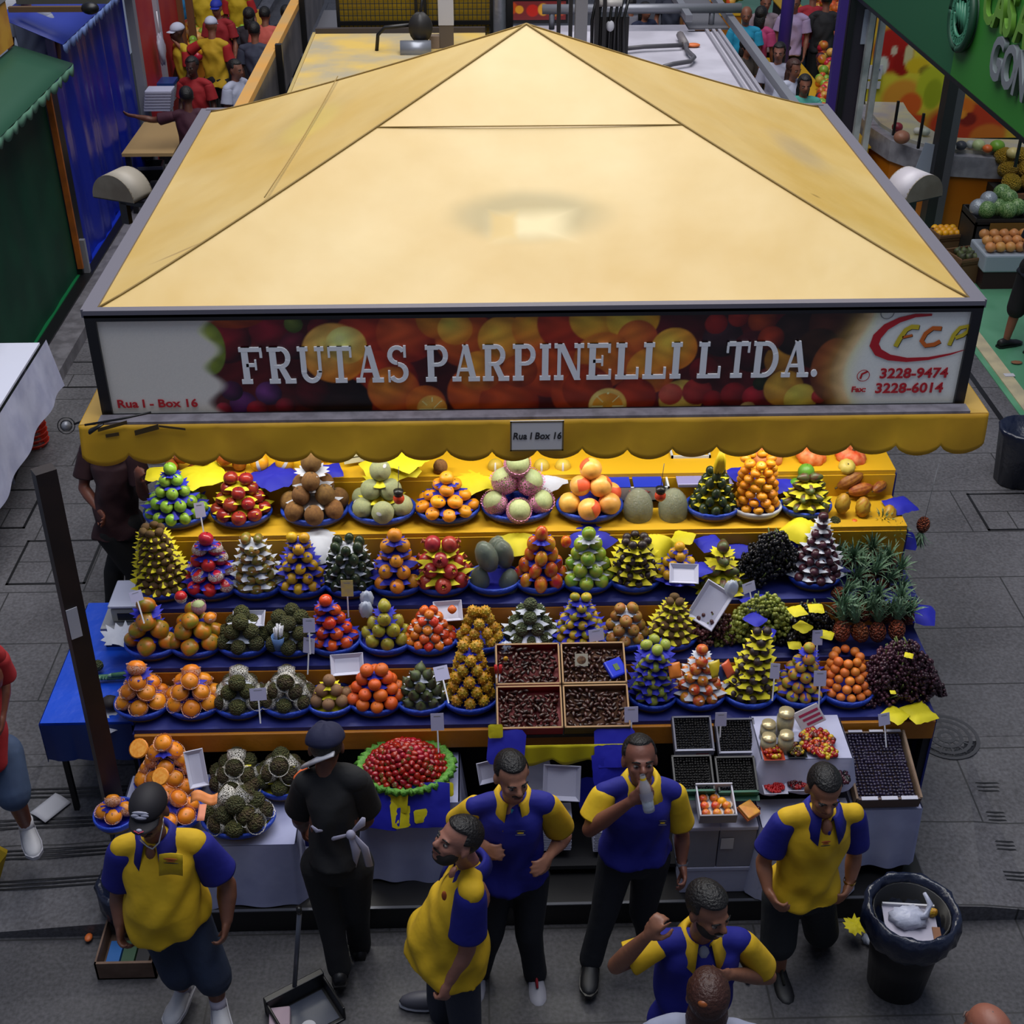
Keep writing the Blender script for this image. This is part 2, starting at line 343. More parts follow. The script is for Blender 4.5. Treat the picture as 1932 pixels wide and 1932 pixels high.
# ------------------------------------------------------------------ the leaning dark post at the left
a = P(85, 885, y=5.5); b = P(215, 1470, y=5.5)
t = thing('signpost', 'tall dark square post standing left of the stall', 'post', (b.x, b.y, ZG))
top = P(82, 885, y=5.35); bot = P(222, 1555, y=5.45); bot.z = .14
M = Matrix.Translation(-Vector((b.x, b.y, ZG)))
d = (top - bot); q = d.to_track_quat('Z', 'Y').to_matrix().to_4x4()
MB().box(-.05, .05, -.035, .035, 0, d.length, M @ Matrix.Translation(bot) @ q).build('shaft', mat('rust_black', '1a1112', .45, col2='241816'), t, smooth=False)
s = P(105, 1085, y=5.3)
mm = M @ Matrix.Translation(bot) @ q
MB().box(-.047, .01, -.042, -.037, d.length * .63, d.length * .70, mm).build('sticker', mat('paper_white', 'b9b9c0', .6), t, smooth=False)
WP = MATS['paper_white']
# ------------------------------------------------------------------ the fruit stall: roof, sign box, awning, counters
ZT = P(1000, 580, y=6.3).z; ZB = P(1000, 772, y=6.3).z
XL, XR, YF, YB = P(165, 580, y=6.3).x, P(1846, 577, y=6.3).x, 6.3, 9.9
XC = (XL + XR) / 2; PK = P(993, 46, y=8.1)
def canvas_mat():
    m = mat('roof_canvas', 'd2ab4e', .42, spec=.7); nt = m.node_tree; N = nt.nodes.new; L = nt.links.new; b = nt.nodes['Principled BSDF']
    tc = N('ShaderNodeTexCoord'); src = None
    n = N('ShaderNodeTexNoise'); n.inputs['Scale'].default_value = .9; n.inputs['Detail'].default_value = 6; L(tc.outputs['Object'], n.inputs[0])
    r = N('ShaderNodeValToRGB'); r.color_ramp.elements[0].position = .3; r.color_ramp.elements[1].position = .75
    r.color_ramp.elements[0].color = (*hx('c79f42'), 1); r.color_ramp.elements[1].color = (*hx('dcc080'), 1); L(n.outputs[0], r.inputs[0]); src = r.outputs[0]
    def spot(cx, cy, rx, ry, col, soft=.4, amt=1, box=False, nz=.15):
        nonlocal src
        mp = N('ShaderNodeMapping'); mp.vector_type = 'TEXTURE'; mp.inputs['Location'].default_value = (cx, cy, 0); mp.inputs['Scale'].default_value = (rx, ry, 1e3)
        n2 = N('ShaderNodeTexNoise'); n2.inputs['Scale'].default_value = 3; L(tc.outputs['Object'], n2.inputs[0])
        L(tc.outputs['Object'], mp.inputs[0]); ln = N('ShaderNodeVectorMath'); ln.operation = 'LENGTH'; L(mp.outputs[0], ln.inputs[0])
        v = ln.outputs['Value']
        if box:
            sp = N('ShaderNodeSeparateXYZ'); L(mp.outputs[0], sp.inputs[0]); a1 = N('ShaderNodeMath'); a1.operation = 'ABSOLUTE'; a2 = N('ShaderNodeMath'); a2.operation = 'ABSOLUTE'
            L(sp.outputs[0], a1.inputs[0]); L(sp.outputs[1], a2.inputs[0]); mx = N('ShaderNodeMath'); mx.operation = 'MAXIMUM'; L(a1.outputs[0], mx.inputs[0]); L(a2.outputs[0], mx.inputs[1]); v = mx.outputs[0]
        ad = N('ShaderNodeMath'); ad.operation = 'MULTIPLY_ADD'; ad.inputs[1].default_value = nz * 2; L(n2.outputs[0], ad.inputs[0]); L(v, ad.inputs[2])
        mr = N('ShaderNodeMapRange'); mr.interpolation_type = 'SMOOTHSTEP'; mr.inputs[1].default_value = 1 + nz; mr.inputs[2].default_value = 1 + nz - soft; mr.inputs[3].default_value = 0; mr.inputs[4].default_value = amt
        L(ad.outputs[0], mr.inputs[0]); mx = N('ShaderNodeMix'); mx.data_type = 'RGBA'; mx.inputs[7].default_value = (*hx(col), 1)
        L(mr.outputs[0], mx.inputs[0]); L(src, mx.inputs[6]); src = mx.outputs[2]
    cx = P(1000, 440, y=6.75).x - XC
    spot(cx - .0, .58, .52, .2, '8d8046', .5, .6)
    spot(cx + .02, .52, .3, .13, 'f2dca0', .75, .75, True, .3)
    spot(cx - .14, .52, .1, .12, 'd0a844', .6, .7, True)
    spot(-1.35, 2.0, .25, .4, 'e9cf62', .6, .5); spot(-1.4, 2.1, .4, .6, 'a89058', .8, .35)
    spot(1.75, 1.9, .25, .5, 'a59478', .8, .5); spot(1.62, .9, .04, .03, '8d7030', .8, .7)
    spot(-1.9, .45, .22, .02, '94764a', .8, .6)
    L(src, b.inputs['Base Color'])
    n = N('ShaderNodeTexNoise'); n.inputs['Scale'].default_value = 2.5; n.inputs['Detail'].default_value = 3; L(tc.outputs['Object'], n.inputs[0])
    bp = N('ShaderNodeBump'); bp.inputs['Strength'].default_value = .18; bp.inputs['Distance'].default_value = .05; L(n.outputs[0], bp.inputs['Height']); L(bp.outputs[0], b.inputs['Normal'])
    rr = N('ShaderNodeMapRange'); rr.inputs[3].default_value = .32; rr.inputs[4].default_value = .5; L(n.outputs[0], rr.inputs[0]); L(rr.outputs[0], b.inputs['Roughness'])
    return m
CANV = canvas_mat()
roof = thing('stall_roof', 'large pale yellow canvas pyramid roof of the fruit stall', 'roof', (XC, YF, ZT))
hw = (XR - XL) / 2 - .03; dp = YB - YF; pk = PK - Vector((XC, YF, ZT))
cor = [Vector((-hw, .03, 0)), Vector((hw, .03, 0)), Vector((hw, dp, 0)), Vector((-hw, dp, 0))]
for i in range(4):
    a, b_ = cor[i], cor[(i + 1) % 4]
    def fn(u, v):
        p = a.lerp(b_, u).lerp(pk, v); p.z = pk.z * (v ** 1.07) + (-.012 * math.sin(PI * u) * math.sin(PI * v)); return p
    MB().grid(fn, 24, 20).build('canvas_panel', CANV, roof)
m = MB()
for c in cor:
    m.tube([c.lerp(pk, t) + Vector((0, 0, pk.z * (t ** 1.07 - t) + .004)) for t in [k / 20 for k in range(21)]], .006, 6)
m.build('seam', mat('seam_thread', '9c8148', .7), roof)
m = MB()
v = .62; a, b_ = cor[0].lerp(pk, v), cor[1].lerp(pk, v); a.z = b_.z = pk.z * v ** 1.07 + .002
m.tube([a, b_], .004, 5); 
v0 = .12; m.tube([cor[0].lerp(pk, .36).lerp(cor[3].lerp(pk, .46), t) + Vector((0, 0, .004 - .02 * math.sin(PI * t))) for t in (0, .25, .5, .75, 1)], .0035, 5)
m.build('stitched_seam', MATS['seam_thread'], roof)
FR = mat('frame_black', '141317', .4); FRG = mat('frame_grey', '68656f', .45)
fr = thing('roof_frame', 'grey metal frame edging the yellow canvas roof', 'frame', (XC, YF, ZT))
m = MB(); W = (XR - XL) / 2
m.box(-W - .02, W + .02, -.03, .02, -.02, .02).box(-W - .04, -W + .04, 0, dp + .05, -.03, .015).box(W - .04, W + .04, 0, dp + .05, -.03, .015).box(-W, W, dp, dp + .05, -.03, .02)
m.build('edge_rail', FRG, fr, smooth=False)
m = MB()
for sx in (-1, 1): m.box(sx * W - .012, sx * W + .012, 0, dp, ZB - ZT, -.03)
m.box(-W, W, dp, dp + .02, ZB - ZT, -.03); m.build('side_panel', FR, fr, smooth=False)
for sx in (-1, 1): MB().box(sx * (W - .07) - .03, sx * (W - .07) + .03, dp - .1, dp, ZG - ZT, -.03).build('post', FR, fr, smooth=False)
# --- sign box
sg = thing('sign_box', 'long shop sign with fruit photograph and big white letters', 'sign', (0, 6.29, 0))
m = MB(); fw = .04
m.box(XL - .02, XR + .02, -.02, .02, ZT - fw, ZT - .005).box(XL - .02, XL + .035, -.02, .02, ZB, ZT - fw).box(XR - .035, XR + .02, -.02, .02, ZB, ZT - fw).box(XL, XR, -.015, .02, ZB, ZB + .012)
m.build('frame', FR, sg, smooth=False)
x0, x1, z0, z1 = XL + .035, XR - .035, ZB + .012, ZT - fw
NX, NZ = 900, 100
def sx_(px): return P(px, 680, y=6.29).x
def sz_(py): return P(1000, py, y=6.29).z
CIR = []    # x, z, radius in metres, inner colour, outer colour
def C(px, py, r, c1, c2, ry=1): CIR.append((sx_(px), sz_(py + (px - 1000) * .008), r * .00272, hx(c1), hx(c2), ry))
for q in [(430, 640, 50, '9a1f28', '300810'), (520, 620, 45, 'a01e30', '2a0a10'), (560, 650, 30, '6a2030', '200810'),
          (450, 760, 28, '6a2c6c', '2a0f30'), (500, 740, 26, '7a3c80', '28102c'), (475, 772, 22, 'a82030', '401018'), (430, 735, 22, '5c2450', '200c20'), (530, 765, 20, '8c1a28', '300810'), (410, 770, 16, 'b02838', '501020'),
          (450, 590, 62, 'd86a20', '903010', .5), (395, 655, 34, 'a8b44a', '6a7a28', 1.7), (560, 610, 18, '7c8c3a', '3c4c18'),
          (690, 640, 60, 'c84020', '701008'), (720, 720, 70, 'c83a18', '6a1008'), (770, 630, 60, 'd85a28', '882010'), (640, 760, 60, '200808', '100404'), (880, 640, 60, 'd86820', '902c10'), (830, 600, 44, 'e09a28', 'b05018'),
          (740, 735, 52, 'e0882a', 'a83c14'), (800, 760, 40, 'd87020', 'a03c10'), (950, 640, 50, 'e8b038', 'c46a1c'), (860, 620, 34, 'f0c84c', 'd07a20'), (900, 740, 60, 'd86018', '982c0c'), (960, 760, 60, 'c04814', '7c1c0c'), (905, 700, 44, 'e8a02c', 'b8541a'),
          (1040, 690, 70, 'd8581c', '8c200c'), (1010, 620, 46, 'e8a42c', 'c0541c'), (1070, 610, 60, 'c8401c', '8a1c0c'), (1120, 600, 50, 'f0c83c', 'c8781c'), (1190, 600, 52, 'f0d048', 'd8941c'), (1200, 640, 40, 'd87428', 'a8401c'), (1140, 680, 60, 'e08828', 'b0461a'), (1100, 740, 62, 'c8481a', '84200e'),
          (1230, 700, 50, 'e89c2c', 'b4501c'), (1270, 660, 46, 'f0bc40', 'cc741c'), (1200, 750, 44, 'b83818', '781a0c'), (1290, 755, 44, 'd8b850', 'a8782c'), (1270, 745, 24, 'd06048', 'a03428'), (1320, 740, 30, 'a83028', '701418'),
          (1360, 640, 40, '3c2028', '180c10'), (1345, 612, 22, 'b02820', '6a1010'), (1385, 600, 20, 'c03424', '701410'), (1430, 605, 28, 'b8481c', '5c1c10'), (1420, 665, 45, '50141c', '1c0a0c'), (1480, 680, 40, 'b88028', '683c14'), (1500, 630, 50, '301c18', '140c0a'),
          (1560, 610, 45, '54281c', '2c140c', 1.2), (1350, 755, 20, 'a0181c', '54080c'), (1390, 745, 26, '9c1c20', '50080c'), (1430, 750, 24, 'b4202c', '600c14'), (1440, 725, 16, '2c3418', '101408'), (1485, 735, 40, 'd8a83c', 'a86c20'), (1520, 755, 34, 'dccc50', 'b08428'), (1555, 750, 16, 'b83434', '801c1c'), (1420, 775, 18, 'c8a060', '8c6838'),
          (1110, 735, 50, 'b83a14', '6c1c0c'), (980, 700, 36, 'd0601c', '8c2c10'), (585, 740, 36, '5c1018', '1c0608'), (610, 620, 26, '7c1c20', '280a0c'), (1330, 700, 30, '7c1418', '380a0c'), (1540, 660, 44, '3c2214', '180e0a'), (1450, 640, 26, 'a8381c', '4c140c'), (1575, 700, 46, '9c5024', '4c2010', 1.5), (1590, 745, 30, '8c4420', '48200c'),
          (632, 665, 64, 'eec060', 'd4781c'), (655, 650, 40, 'f4d07c', 'e8ac48'), (1150, 765, 38, 'e8c070', 'dcac48'), (1150, 768, 31, 'e8a030', 'd88018'), (812, 770, 30, 'eab454', 'd88828')]: C(*q)
def sign_paint(co):
    x, z = co[:, 0], co[:, 2]; s = np.random.RandomState(3)
    out = np.tile(np.array(hx('4a0c10')), (len(co), 1)).astype(float)
    out *= (.6 + .8 * (np.sin(x * 9)[:, None] * .5 + .5))
    for cx, cz, r, c1, c2, ry in CIR:
        d = np.sqrt((x - cx) ** 2 + ((z - cz) / ry) ** 2) / r; k = np.clip((1.02 - d) / .06, 0, 1)[:, None]
        d2 = np.clip(np.sqrt((x - cx + .3 * r) ** 2 + ((z - cz) / ry - .35 * r) ** 2) / r / 1.3, 0, 1)[:, None]
        out = out * (1 - k) + k * (np.array(c1) * (1 - d2) + np.array(c2) * d2)
    # orange slice spokes
    for px, py, r in ((1150, 768, 31), (812, 770, 27)):
        cx, cz = sx_(px), sz_(py); a = np.arctan2(z - cz, x - cx); d = np.hypot(x - cx, z - cz) / (r * .00272)
        k = ((np.abs(np.sin(a * 4)) < .14) & (d < 1))[:, None]; out = np.where(k, np.array(hx('f0cc80')), out)
    lo = sx_(402) + .04 * np.sin(z * 30) ; k = np.clip((lo - x) / .06 + .5, 0, 1)[:, None]
    out = out * (1 - k) + k * np.array(hx('aaa59c'))
    lo = sx_(1606) - .06 * np.sin((z - z0) * 8) ; k = np.clip((x - lo) / .1 + .5, 0, 1)[:, None]
    out = out * (1 - k) + k * np.array(hx('b9b5ae'))
    k = np.exp(-((x - lo) / .07) ** 2)[:, None] * .6; out = out * (1 - k) + k * np.array(hx('d8b060'))
    w2 = np.clip((out.min(1) - .1) / .15, 0, 1)[:, None]; return np.clip(out * (1.2 + .75 * w2), 0, .9) * (.85 + .15 * w2 + (1 - w2) * .12 * np.sin(x * 37 + 3 * np.sin(z * 30))[:, None]) * (.97 + .06 * s.rand(len(co), 1))
PRN = attr_mat('printed_vinyl', .35, .5)
m = MB().grid(lambda u, v: (x0 + (x1 - x0) * u, 0, z0 + (z1 - z0) * v), NX, NZ); me = m.mesh('printed_panel', PRN); paint(me, sign_paint)
link('printed_panel', me, sg)
# slab-serif letters
def glyph(ch):
    """outlines as a list of convex-ish polygons in a cell of height 1; returns polys, width"""
    S = .2; T = .115; q = []
    def r(x0, x1, z0, z1): q.append([(x0, z0), (x1, z0), (x1, z1), (x0, z1)])
    def stem(x, ser=1, lo=True, hi=True, w=S):
        r(x, x + w, 0, 1)
        if lo: r(x - .07, x + w + .07, 0, T)
        if hi: r(x - .07, x + w + .07, 1 - T, 1)
    def arc(cx, cz, rx, rz, a0, a1, w=.16, n=12, wz=.1):
        for i in range(n):
            t0, t1 = R(a0 + (a1 - a0) * i / n), R(a0 + (a1 - a0) * (i + 1) / n)
            q.append([(cx + (rx - w) * math.cos(t0), cz + (rz - wz) * math.sin(t0)), (cx + rx * math.cos(t0), cz + rz * math.sin(t0)), (cx + rx * math.cos(t1), cz + rz * math.sin(t1)), (cx + (rx - w) * math.cos(t1), cz + (rz - wz) * math.sin(t1))])
    def dia(x0, z0, x1, z1, w): q.append([(x0, z0), (x0 + w, z0), (x1 + w, z1), (x1, z1)])
    if ch == 'F': stem(.08); r(.2, .72, 1 - T, 1); r(.64, .72, .72, 1); r(.2, .5, .47, .56); r(.46, .52, .38, .66); return q, .8
    if ch == 'E': stem(.08); r(.2, .74, 1 - T, 1); r(.66, .74, .74, 1); r(.2, .5, .47, .56); r(.46, .52, .38, .66); r(.2, .78, 0, T); r(.7, .78, 0, .28); return q, .84
    if ch == 'L': stem(.08); r(.2, .74, 0, T); r(.66, .74, 0, .32); return q, .8
    if ch == 'I': stem(.08); return q, .4
    if ch == 'T': r(.3, .47, 0, 1); r(.2, .57, 0, T); r(.02, .75, 1 - T, 1); r(.02, .09, .7, 1); r(.68, .75, .7, 1); return q, .79
    if ch == 'P' or ch == 'R':
        stem(.08); r(.2, .42, 1 - T, 1); r(.2, .42, .42, .51); arc(.42, .71, .3, .29, -90, 90)
        if ch == 'R': dia(.55, 0, .32, .45, .19); r(.5, .84, 0, T)
        return q, .88 if ch == 'R' else .78
    if ch == 'D': stem(.08); r(.2, .4, 1 - T, 1); r(.2, .4, 0, T); arc(.4, .5, .42, .5, -90, 90, .17, 16, T); return q, .9
    if ch == 'U': r(.08, .25, .3, 1); r(0, .33, 1 - T, 1); r(.62, .72, .3, 1); r(.53, .82, 1 - T, 1); arc(.4, .34, .32, .34, 180, 360, .15, 14, .12); return q, .86
    if ch == 'A': dia(.08, 0, .36, 1, .08); dia(.58, 0, .32, 1, .19); r(.22, .6, .28, .36); r(0, .28, 0, T); r(.5, .86, 0, T); return q, .88
    if ch == 'N': r(.1, .21, 0, 1); r(0, .3, 0, T); r(0, .25, 1 - T, 1); dia(.64, 0, .1, 1, .2); r(.72, .81, 0, 1); r(.62, .92, 1 - T, 1); return q, .95
    if ch == 'S':
        arc(.36, .74, .3, .26, 30, 270, .15, 14, .1); arc(.38, .26, .32, .28, -150, 90, .16, 14, .1); r(.56, .64, .68, 1); r(.06, .13, 0, .32); return q, .76
    if ch == '.': q.append([(.1 + .1 * math.cos(t * PI / 6), .1 + .1 * math.sin(t * PI / 6)) for t in range(12)]); return q, .3
    return q, .34
LET = mat('white_letters', 'f4f4f4', .5)
wd = sum(glyph(c)[1] for c in 'FRUTAS PARPINELLI LTDA.') + .06 * 22
xa, xb = sx_(452), sx_(1550); hh = sz_(648) - sz_(716); sc = (xb - xa) / wd; cx = xa
for ch in 'FRUTAS PARPINELLI LTDA.':
    q, gw = glyph(ch)
    if q:
        m = MB(); zb = sz_(716) - (cx - sx_(1000)) * .0
        for j, poly in enumerate(q): m.prism([(cx + x * sc, zb + z * hh) for x, z in poly], -.012 - .0002 * (j % 5), -.002)
        m.build('raised_letter', LET, sg, smooth=False)
    cx += (gw + .06) * sc
def sign_text(s, px, py, size, mt, bold=.0, sx=1, parent=sg, y=-.006, shear=0, name='lettering'):
    me = text_mesh(s, size, .001, name, mt, bold, shear, sx); face_cam(me, (sx_(px), y, sz_(py)))
    return link(name, me, parent)
RED = mat('sign_red', 'c01c28', .5)
sign_text('Rua I - Box 16', 284, 752, .066, RED, .0016, 1.12)
sign_text('3228-9474', 1728, 713, .082, RED, .0022, 1.05); sign_text('3228-6014', 1724, 741, .082, RED, .0022, 1.05); sign_text('Fax:', 1628, 742, .045, RED, .0014, 1.1)
def stroke(pts, w, mt, name, parent=sg, y=-.005, dy=.002):
    m = MB(); vs = []; n = len(pts); ws = w if isinstance(w, list) else [w] * n
    for i, (a, b) in enumerate(pts):
        p = Vector((a, b)); d = Vector(pts[min(i + 1, n - 1)]) - Vector(pts[max(i - 1, 0)]); d.normalize(); nn = Vector((-d.y, d.x)) * ws[i] / 2
        vs += [(p.x + nn.x, y, p.y + nn.y), (p.x - nn.x, y, p.y - nn.y)]
    m.add(vs, [(2 * i, 2 * i + 1, 2 * i + 3, 2 * i + 2) for i in range(n - 1)]); return m.build(name, mt, parent, smooth=False)
def sp(l): return [(sx_(a), sz_(b)) for a, b in l]
# red swoosh and FCP letters of the emblem
sw = [(1742, 602), (1712, 603), (1684, 611), (1661, 624), (1647, 642), (1644, 658), (1654, 672), (1676, 682), (1710, 687), (1750, 685), (1790, 677), (1816, 669)]
stroke(sp(sw), [.012, .02, .03, .04, .048, .05, .045, .035, .025, .018, .011, .003], RED, 'emblem_swoosh')
YG = mat('emblem_yellow', 'd8c02e', .5); OG = mat('emblem_orange', 'd86a20', .5); DK = mat('emblem_shadow', '2a2410', .5)
for off, mt, yy in ((1.5, None, -.0045), (0, 1, -.0065)):
    for pts, w, c in [([(1684, 661), (1690, 645), (1698, 630), (1708, 624), (1722, 625)], .026, YG), ([(1694, 644), (1712, 640)], .014, OG),
                      ([(1764, 628), (1748, 627), (1736, 637), (1731, 651), (1740, 660), (1756, 658), (1766, 652)], .024, OG),
                      ([(1784, 660), (1789, 640), (1798, 627), (1812, 624), (1815, 632), (1806, 641), (1793, 646)], .022, YG)]:
        stroke([(a + off * .0027, b - off * .0027) for a, b in sp(pts)], w, c if mt else DK, 'emblem_letter', y=yy)
GREYL = mat('sign_grey', '77777a', .5)
for px, py, r in ((1633, 716, .033), (1659, 597, .035)):
    stroke([(sx_(px) + r * math.cos(t * PI / 10), sz_(py) + r * math.sin(t * PI / 10)) for t in range(21)], .004, RED if py > 700 else GREYL, 'emblem_ring')
stroke(sp([(1640, 708), (1630, 713), (1628, 722)]), .012, RED, 'phone_mark')
# --- ledge and awning valance
YV = 6.17; ZV = P(1000, 790, y=YV).z; AWY = mat('awning_yellow', 'cc9c14', .6, col2='bc8c10', nscale=3, bump=.15, bscale=5)
aw = thing('stall_awning', 'yellow awning skirt with scalloped edge under the sign', 'awning', (0, 0, 0))
m = MB(); o = .12
m.add([(XL, 6.28, ZB), (XR, 6.28, ZB), (XR + o, YV, ZV), (XL - o, YV, ZV), (XL - o, 9.9, ZV + .02), (XL, 9.9, ZB), (XR, 9.9, ZB), (XR + o, 9.9, ZV + .02)], [(0, 3, 2, 1), (0, 5, 4, 3), (1, 2, 7, 6)])
m.build('top_sheet', mat('awning_top', 'c8a048', .5, col2='b8923e', nscale=2), aw, smooth=False, solid=.008)
m = MB().box(XL - .02, XR + .02, YV - .004, YV + .08, ZV - .004, ZV + .014); m.build('grey_ledge', mat('ledge_grey', '87838c', .5, col2='6e6a72', nscale=12), aw, smooth=False)
NS = 20; xl, xr = XL - o, XR + o
def vz(s): return .172 + .06 * abs(math.sin(s * PI)) ** .6
def fn(u, v):
    s = u * NS; x = xl + (xr - xl) * u
    return (x, YV - .008 - .03 * v - .012 * math.sin(u * 40 + 2 * v) * v, ZV - v * vz(s))
m = MB().grid(fn, NS * 12, 8)
for sx, xx in ((-1, xl), (1, xr)):
    m.grid(lambda u, v: (xx + sx * .01 * v, YV + 3.7 * u, ZV + .02 * u - v * vz(u * 42)), 42 * 8, 4)
m.build('valance', AWY, aw, solid=.004)
m = MB()
for a, b_, w_ in [((185, 815), (240, 800), .02), ((255, 822), (300, 810), .03), ((200, 826), (225, 822), .02), ((300, 806), (350, 812), .012)]:
    pa, pb = P(*a, y=YV - .03), P(*b_, y=YV - .03); m.hexa([pa, pb, pb + Vector((0, .003, 0)), pa + Vector((0, .003, 0))], [pa + Vector((0, 0, w_)), pb + Vector((0, 0, w_)), pb + Vector((0, .003, w_)), pa + Vector((0, .003, w_))])
m.build('dirt_patch', mat('dirt', '4a3a1a', .8), aw, smooth=False)
m = MB().tube([P(160, 802, y=6.1), P(230, 790, y=6.1), P(285, 778, y=6.12)], .006, 6); m.tube([P(170, 814, y=6.08), P(195, 800, y=6.08)], [.03, .012], 8, flat=.4); m.build('bracket', BLACK, aw)
pl = thing('box_plate', 'small white plate reading Rua I Box 16 on the awning', 'sign', P(1013, 822, y=YV - .06))
hwp, hhp = (P(1064, 822, y=YV - .06).x - P(963, 822, y=YV - .06).x) / 2, (P(1013, 794, y=YV - .06).z - P(1013, 850, y=YV - .06).z) / 2
MB().box(-hwp, hwp, -.004, .004, -hhp, hhp).build('plate', mat('plate_white', 'd8d5d2', .5), pl, smooth=False)
m = MB()
for a in ((-hwp, hwp, -hhp, -hhp + .008), (-hwp, hwp, hhp - .008, hhp), (-hwp, -hwp + .008, -hhp, hhp), (hwp - .008, hwp, -hhp, hhp)): m.box(a[0], a[1], -.006, -.004, a[2], a[3])
m.build('border', mat('plate_border', '6a5a38', .5), pl, smooth=False)
me = text_mesh('Rua I Box 16', .058, .001, 'lettering', mat('ink', '26262a', .6), .001, .15, .86); face_cam(me, (0, -.0065, 0)); link('lettering', me, pl)
# --- stepped counter
TY = {'E': (5.67, .95), 'D': (5.97, 1.15), 'C': (6.27, 1.35), 'B': (6.64, 1.61), 'A': (7.0, 1.79)}
OR = mat('orange_boards', 'a2620c', .55, col2='b8740f', nscale=2.5, bump=.1); YCL = mat('yellow_cloth', 'c89a0a', .6, bump=.3, bscale=4)
BX0, BX1 = -1.98, 2.58
ct = thing('stepped_counter', 'orange and yellow stepped display counter under the awning', 'counter', (0, 0, ZG))
rows = ['E', 'D', 'C', 'B', 'A']
for i, k in enumerate(rows):
    y, z = TY[k]; y1 = TY[rows[i + 1]][0] if i < 4 else 7.55
    MB().box(BX0, BX1, y - .05, y1 + .02, z - ZG - .03, z - ZG - .001).build('shelf', YCL if k in 'AB' else MATS.get('shelf_navy') or mat('shelf_navy', '10185c', .6, col2='1a2470', nscale=3), ct, smooth=False)
    MB().box(BX0, BX1, y1 - .06, y1 - .052, z - ZG - .001, (TY[rows[i + 1]][1] if i < 4 else 1.86) - ZG - .03).build('riser', YCL if k in 'BC' else OR, ct, smooth=False)
MB().box(BX0, BX1, 5.6, 5.625, .95 - ZG - .16, .95 - ZG - .028).build('front_board', OR, ct, smooth=False, bevel=.005)
MB().box(BX0 + .02, BX1 - .02, 5.8, 5.85, 0, .78).build('back_panel', DARKW, ct, smooth=False)
for x in (BX0, -.9, .3, 1.45, BX1 - .04): MB().box(x, x + .04, 5.63, 5.7, 0, .8 - ZG).build('leg', DARKW, ct, smooth=False)
for sx in (BX0 - .012, BX1):
    pts = [(5.62, .12)]
    for i, k in enumerate(rows):
        y, z = TY[k]; pts += [(y - .05, z - ZG - .03), (TY[rows[i + 1]][0] - .06 if i < 4 else 7.55, z - ZG - .03)]
    pts += [(7.55, .12)]
    m = MB().add([(sx, y, z) for y, z in pts] + [(sx + .012, y, z) for y, z in pts], [tuple(range(len(pts)))] + [tuple(range(2 * len(pts) - 1, len(pts) - 1, -1))])
    m.f += [(i, (i + 1) % len(pts), (i + 1) % len(pts) + len(pts), i + len(pts)) for i in range(len(pts))]; m.mi += [0] * len(pts)
    m.build('side_board', mat('navy_cloth', '0c1c6c', .6), ct, smooth=False)
# ------------------------------------------------------------------ kinds of fruit, unit radius, with their parts
def smat(name, col, rough=.4, **k): return mat(name, col, rough, **{'var': .18, 'hue': .008, **k})
STEM = mat('stem_brown', '4a3a1e', .8); LEAF = mat('leaf_green', '3c5a24', .6, col2='56702c', nscale=8); CALYX = smat('calyx_green', '5c6a24', .7)
def foam_mat():
    m = mat('foam_net', 'd8d4cc', .7); nt = m.node_tree; N = nt.nodes.new; L = nt.links.new; b = nt.nodes['Principled BSDF']
    tc = N('ShaderNodeTexCoord'); v = N('ShaderNodeTexVoronoi'); v.feature = 'DISTANCE_TO_EDGE'; v.inputs['Scale'].default_value = 5.5
    L(tc.outputs['Object'], v.inputs[0]); g = N('ShaderNodeMath'); g.operation = 'LESS_THAN'; g.inputs[1].default_value = .12; L(v.outputs['Distance'], g.inputs[0]); L(g.outputs[0], b.inputs['Alpha'])
    return m
FOAM = foam_mat()
def tint(base, name, col):
    m = base.copy(); m.name = name; m.node_tree.nodes['Principled BSDF'].inputs['Base Color'].default_value = (*hx(col), 1); MATS[name] = m; return m
FOAMW = FOAM; FOAMP = tint(FOAM, 'foam_net_pink', 'cf86b0'); FOAMO = tint(FOAM, 'foam_net_peach', 'e6b49a')
def lat(prof, n=16, **k): return MB().lathe(prof, n, **k)
def rnd_prof(dt=.12, db=.05, sq=1.0, m=10):
    pr = []
    for i in range(m + 1):
        a = -PI / 2 + PI * i / m; r_ = math.cos(a); z = math.sin(a) * sq
        if i > m * .7: z -= dt * math.exp(-(r_ / .35) ** 2)
        if i < m * .3: z += db * math.exp(-(r_ / .3) ** 2)
        pr.append((max(r_, .001), z))
    return pr
def stem(h=.18, z=.85, r_=.06): return MB().tube([(0, 0, z), (.02, 0, z + h)], r_, 6).mesh('stem', STEM)
def calyx(n=4, z=.62, r_=.55, mt=None, lift=.12):
    m = MB(); vs = [(0, 0, z + .1)]; 
    for k in range(n * 4):
        t = 2 * PI * k / (n * 4); q = r_ * (.55 + .45 * abs(math.cos(n * t / 2))); vs.append((q * math.cos(t), q * math.sin(t), z + lift * (1 - abs(q) / r_) + .04 * math.cos(n * t)))
    m.add(vs, [(0, 1 + k, 1 + (k + 1) % (n * 4)) for k in range(n * 4)]); m.tube([(0, 0, z + .05), (0, 0, z + .2)], .07, 6)
    return m.mesh('calyx', mt or CALYX)
def net(lo=-1.0, hi=.35, sq=1, mt=None, rr=1.08, open_=True):
    pr = []
    for i in range(9):
        a = math.asin(max(-1, min(1, lo + (hi - lo) * i / 8))); pr.append((max(.02, math.cos(a) * rr), math.sin(a) * rr * sq))
    if open_: pr.append((pr[-1][0] * 1.1, pr[-1][1] + .12))
    return MB().lathe(pr, 18).mesh('foam_net', mt or FOAM)
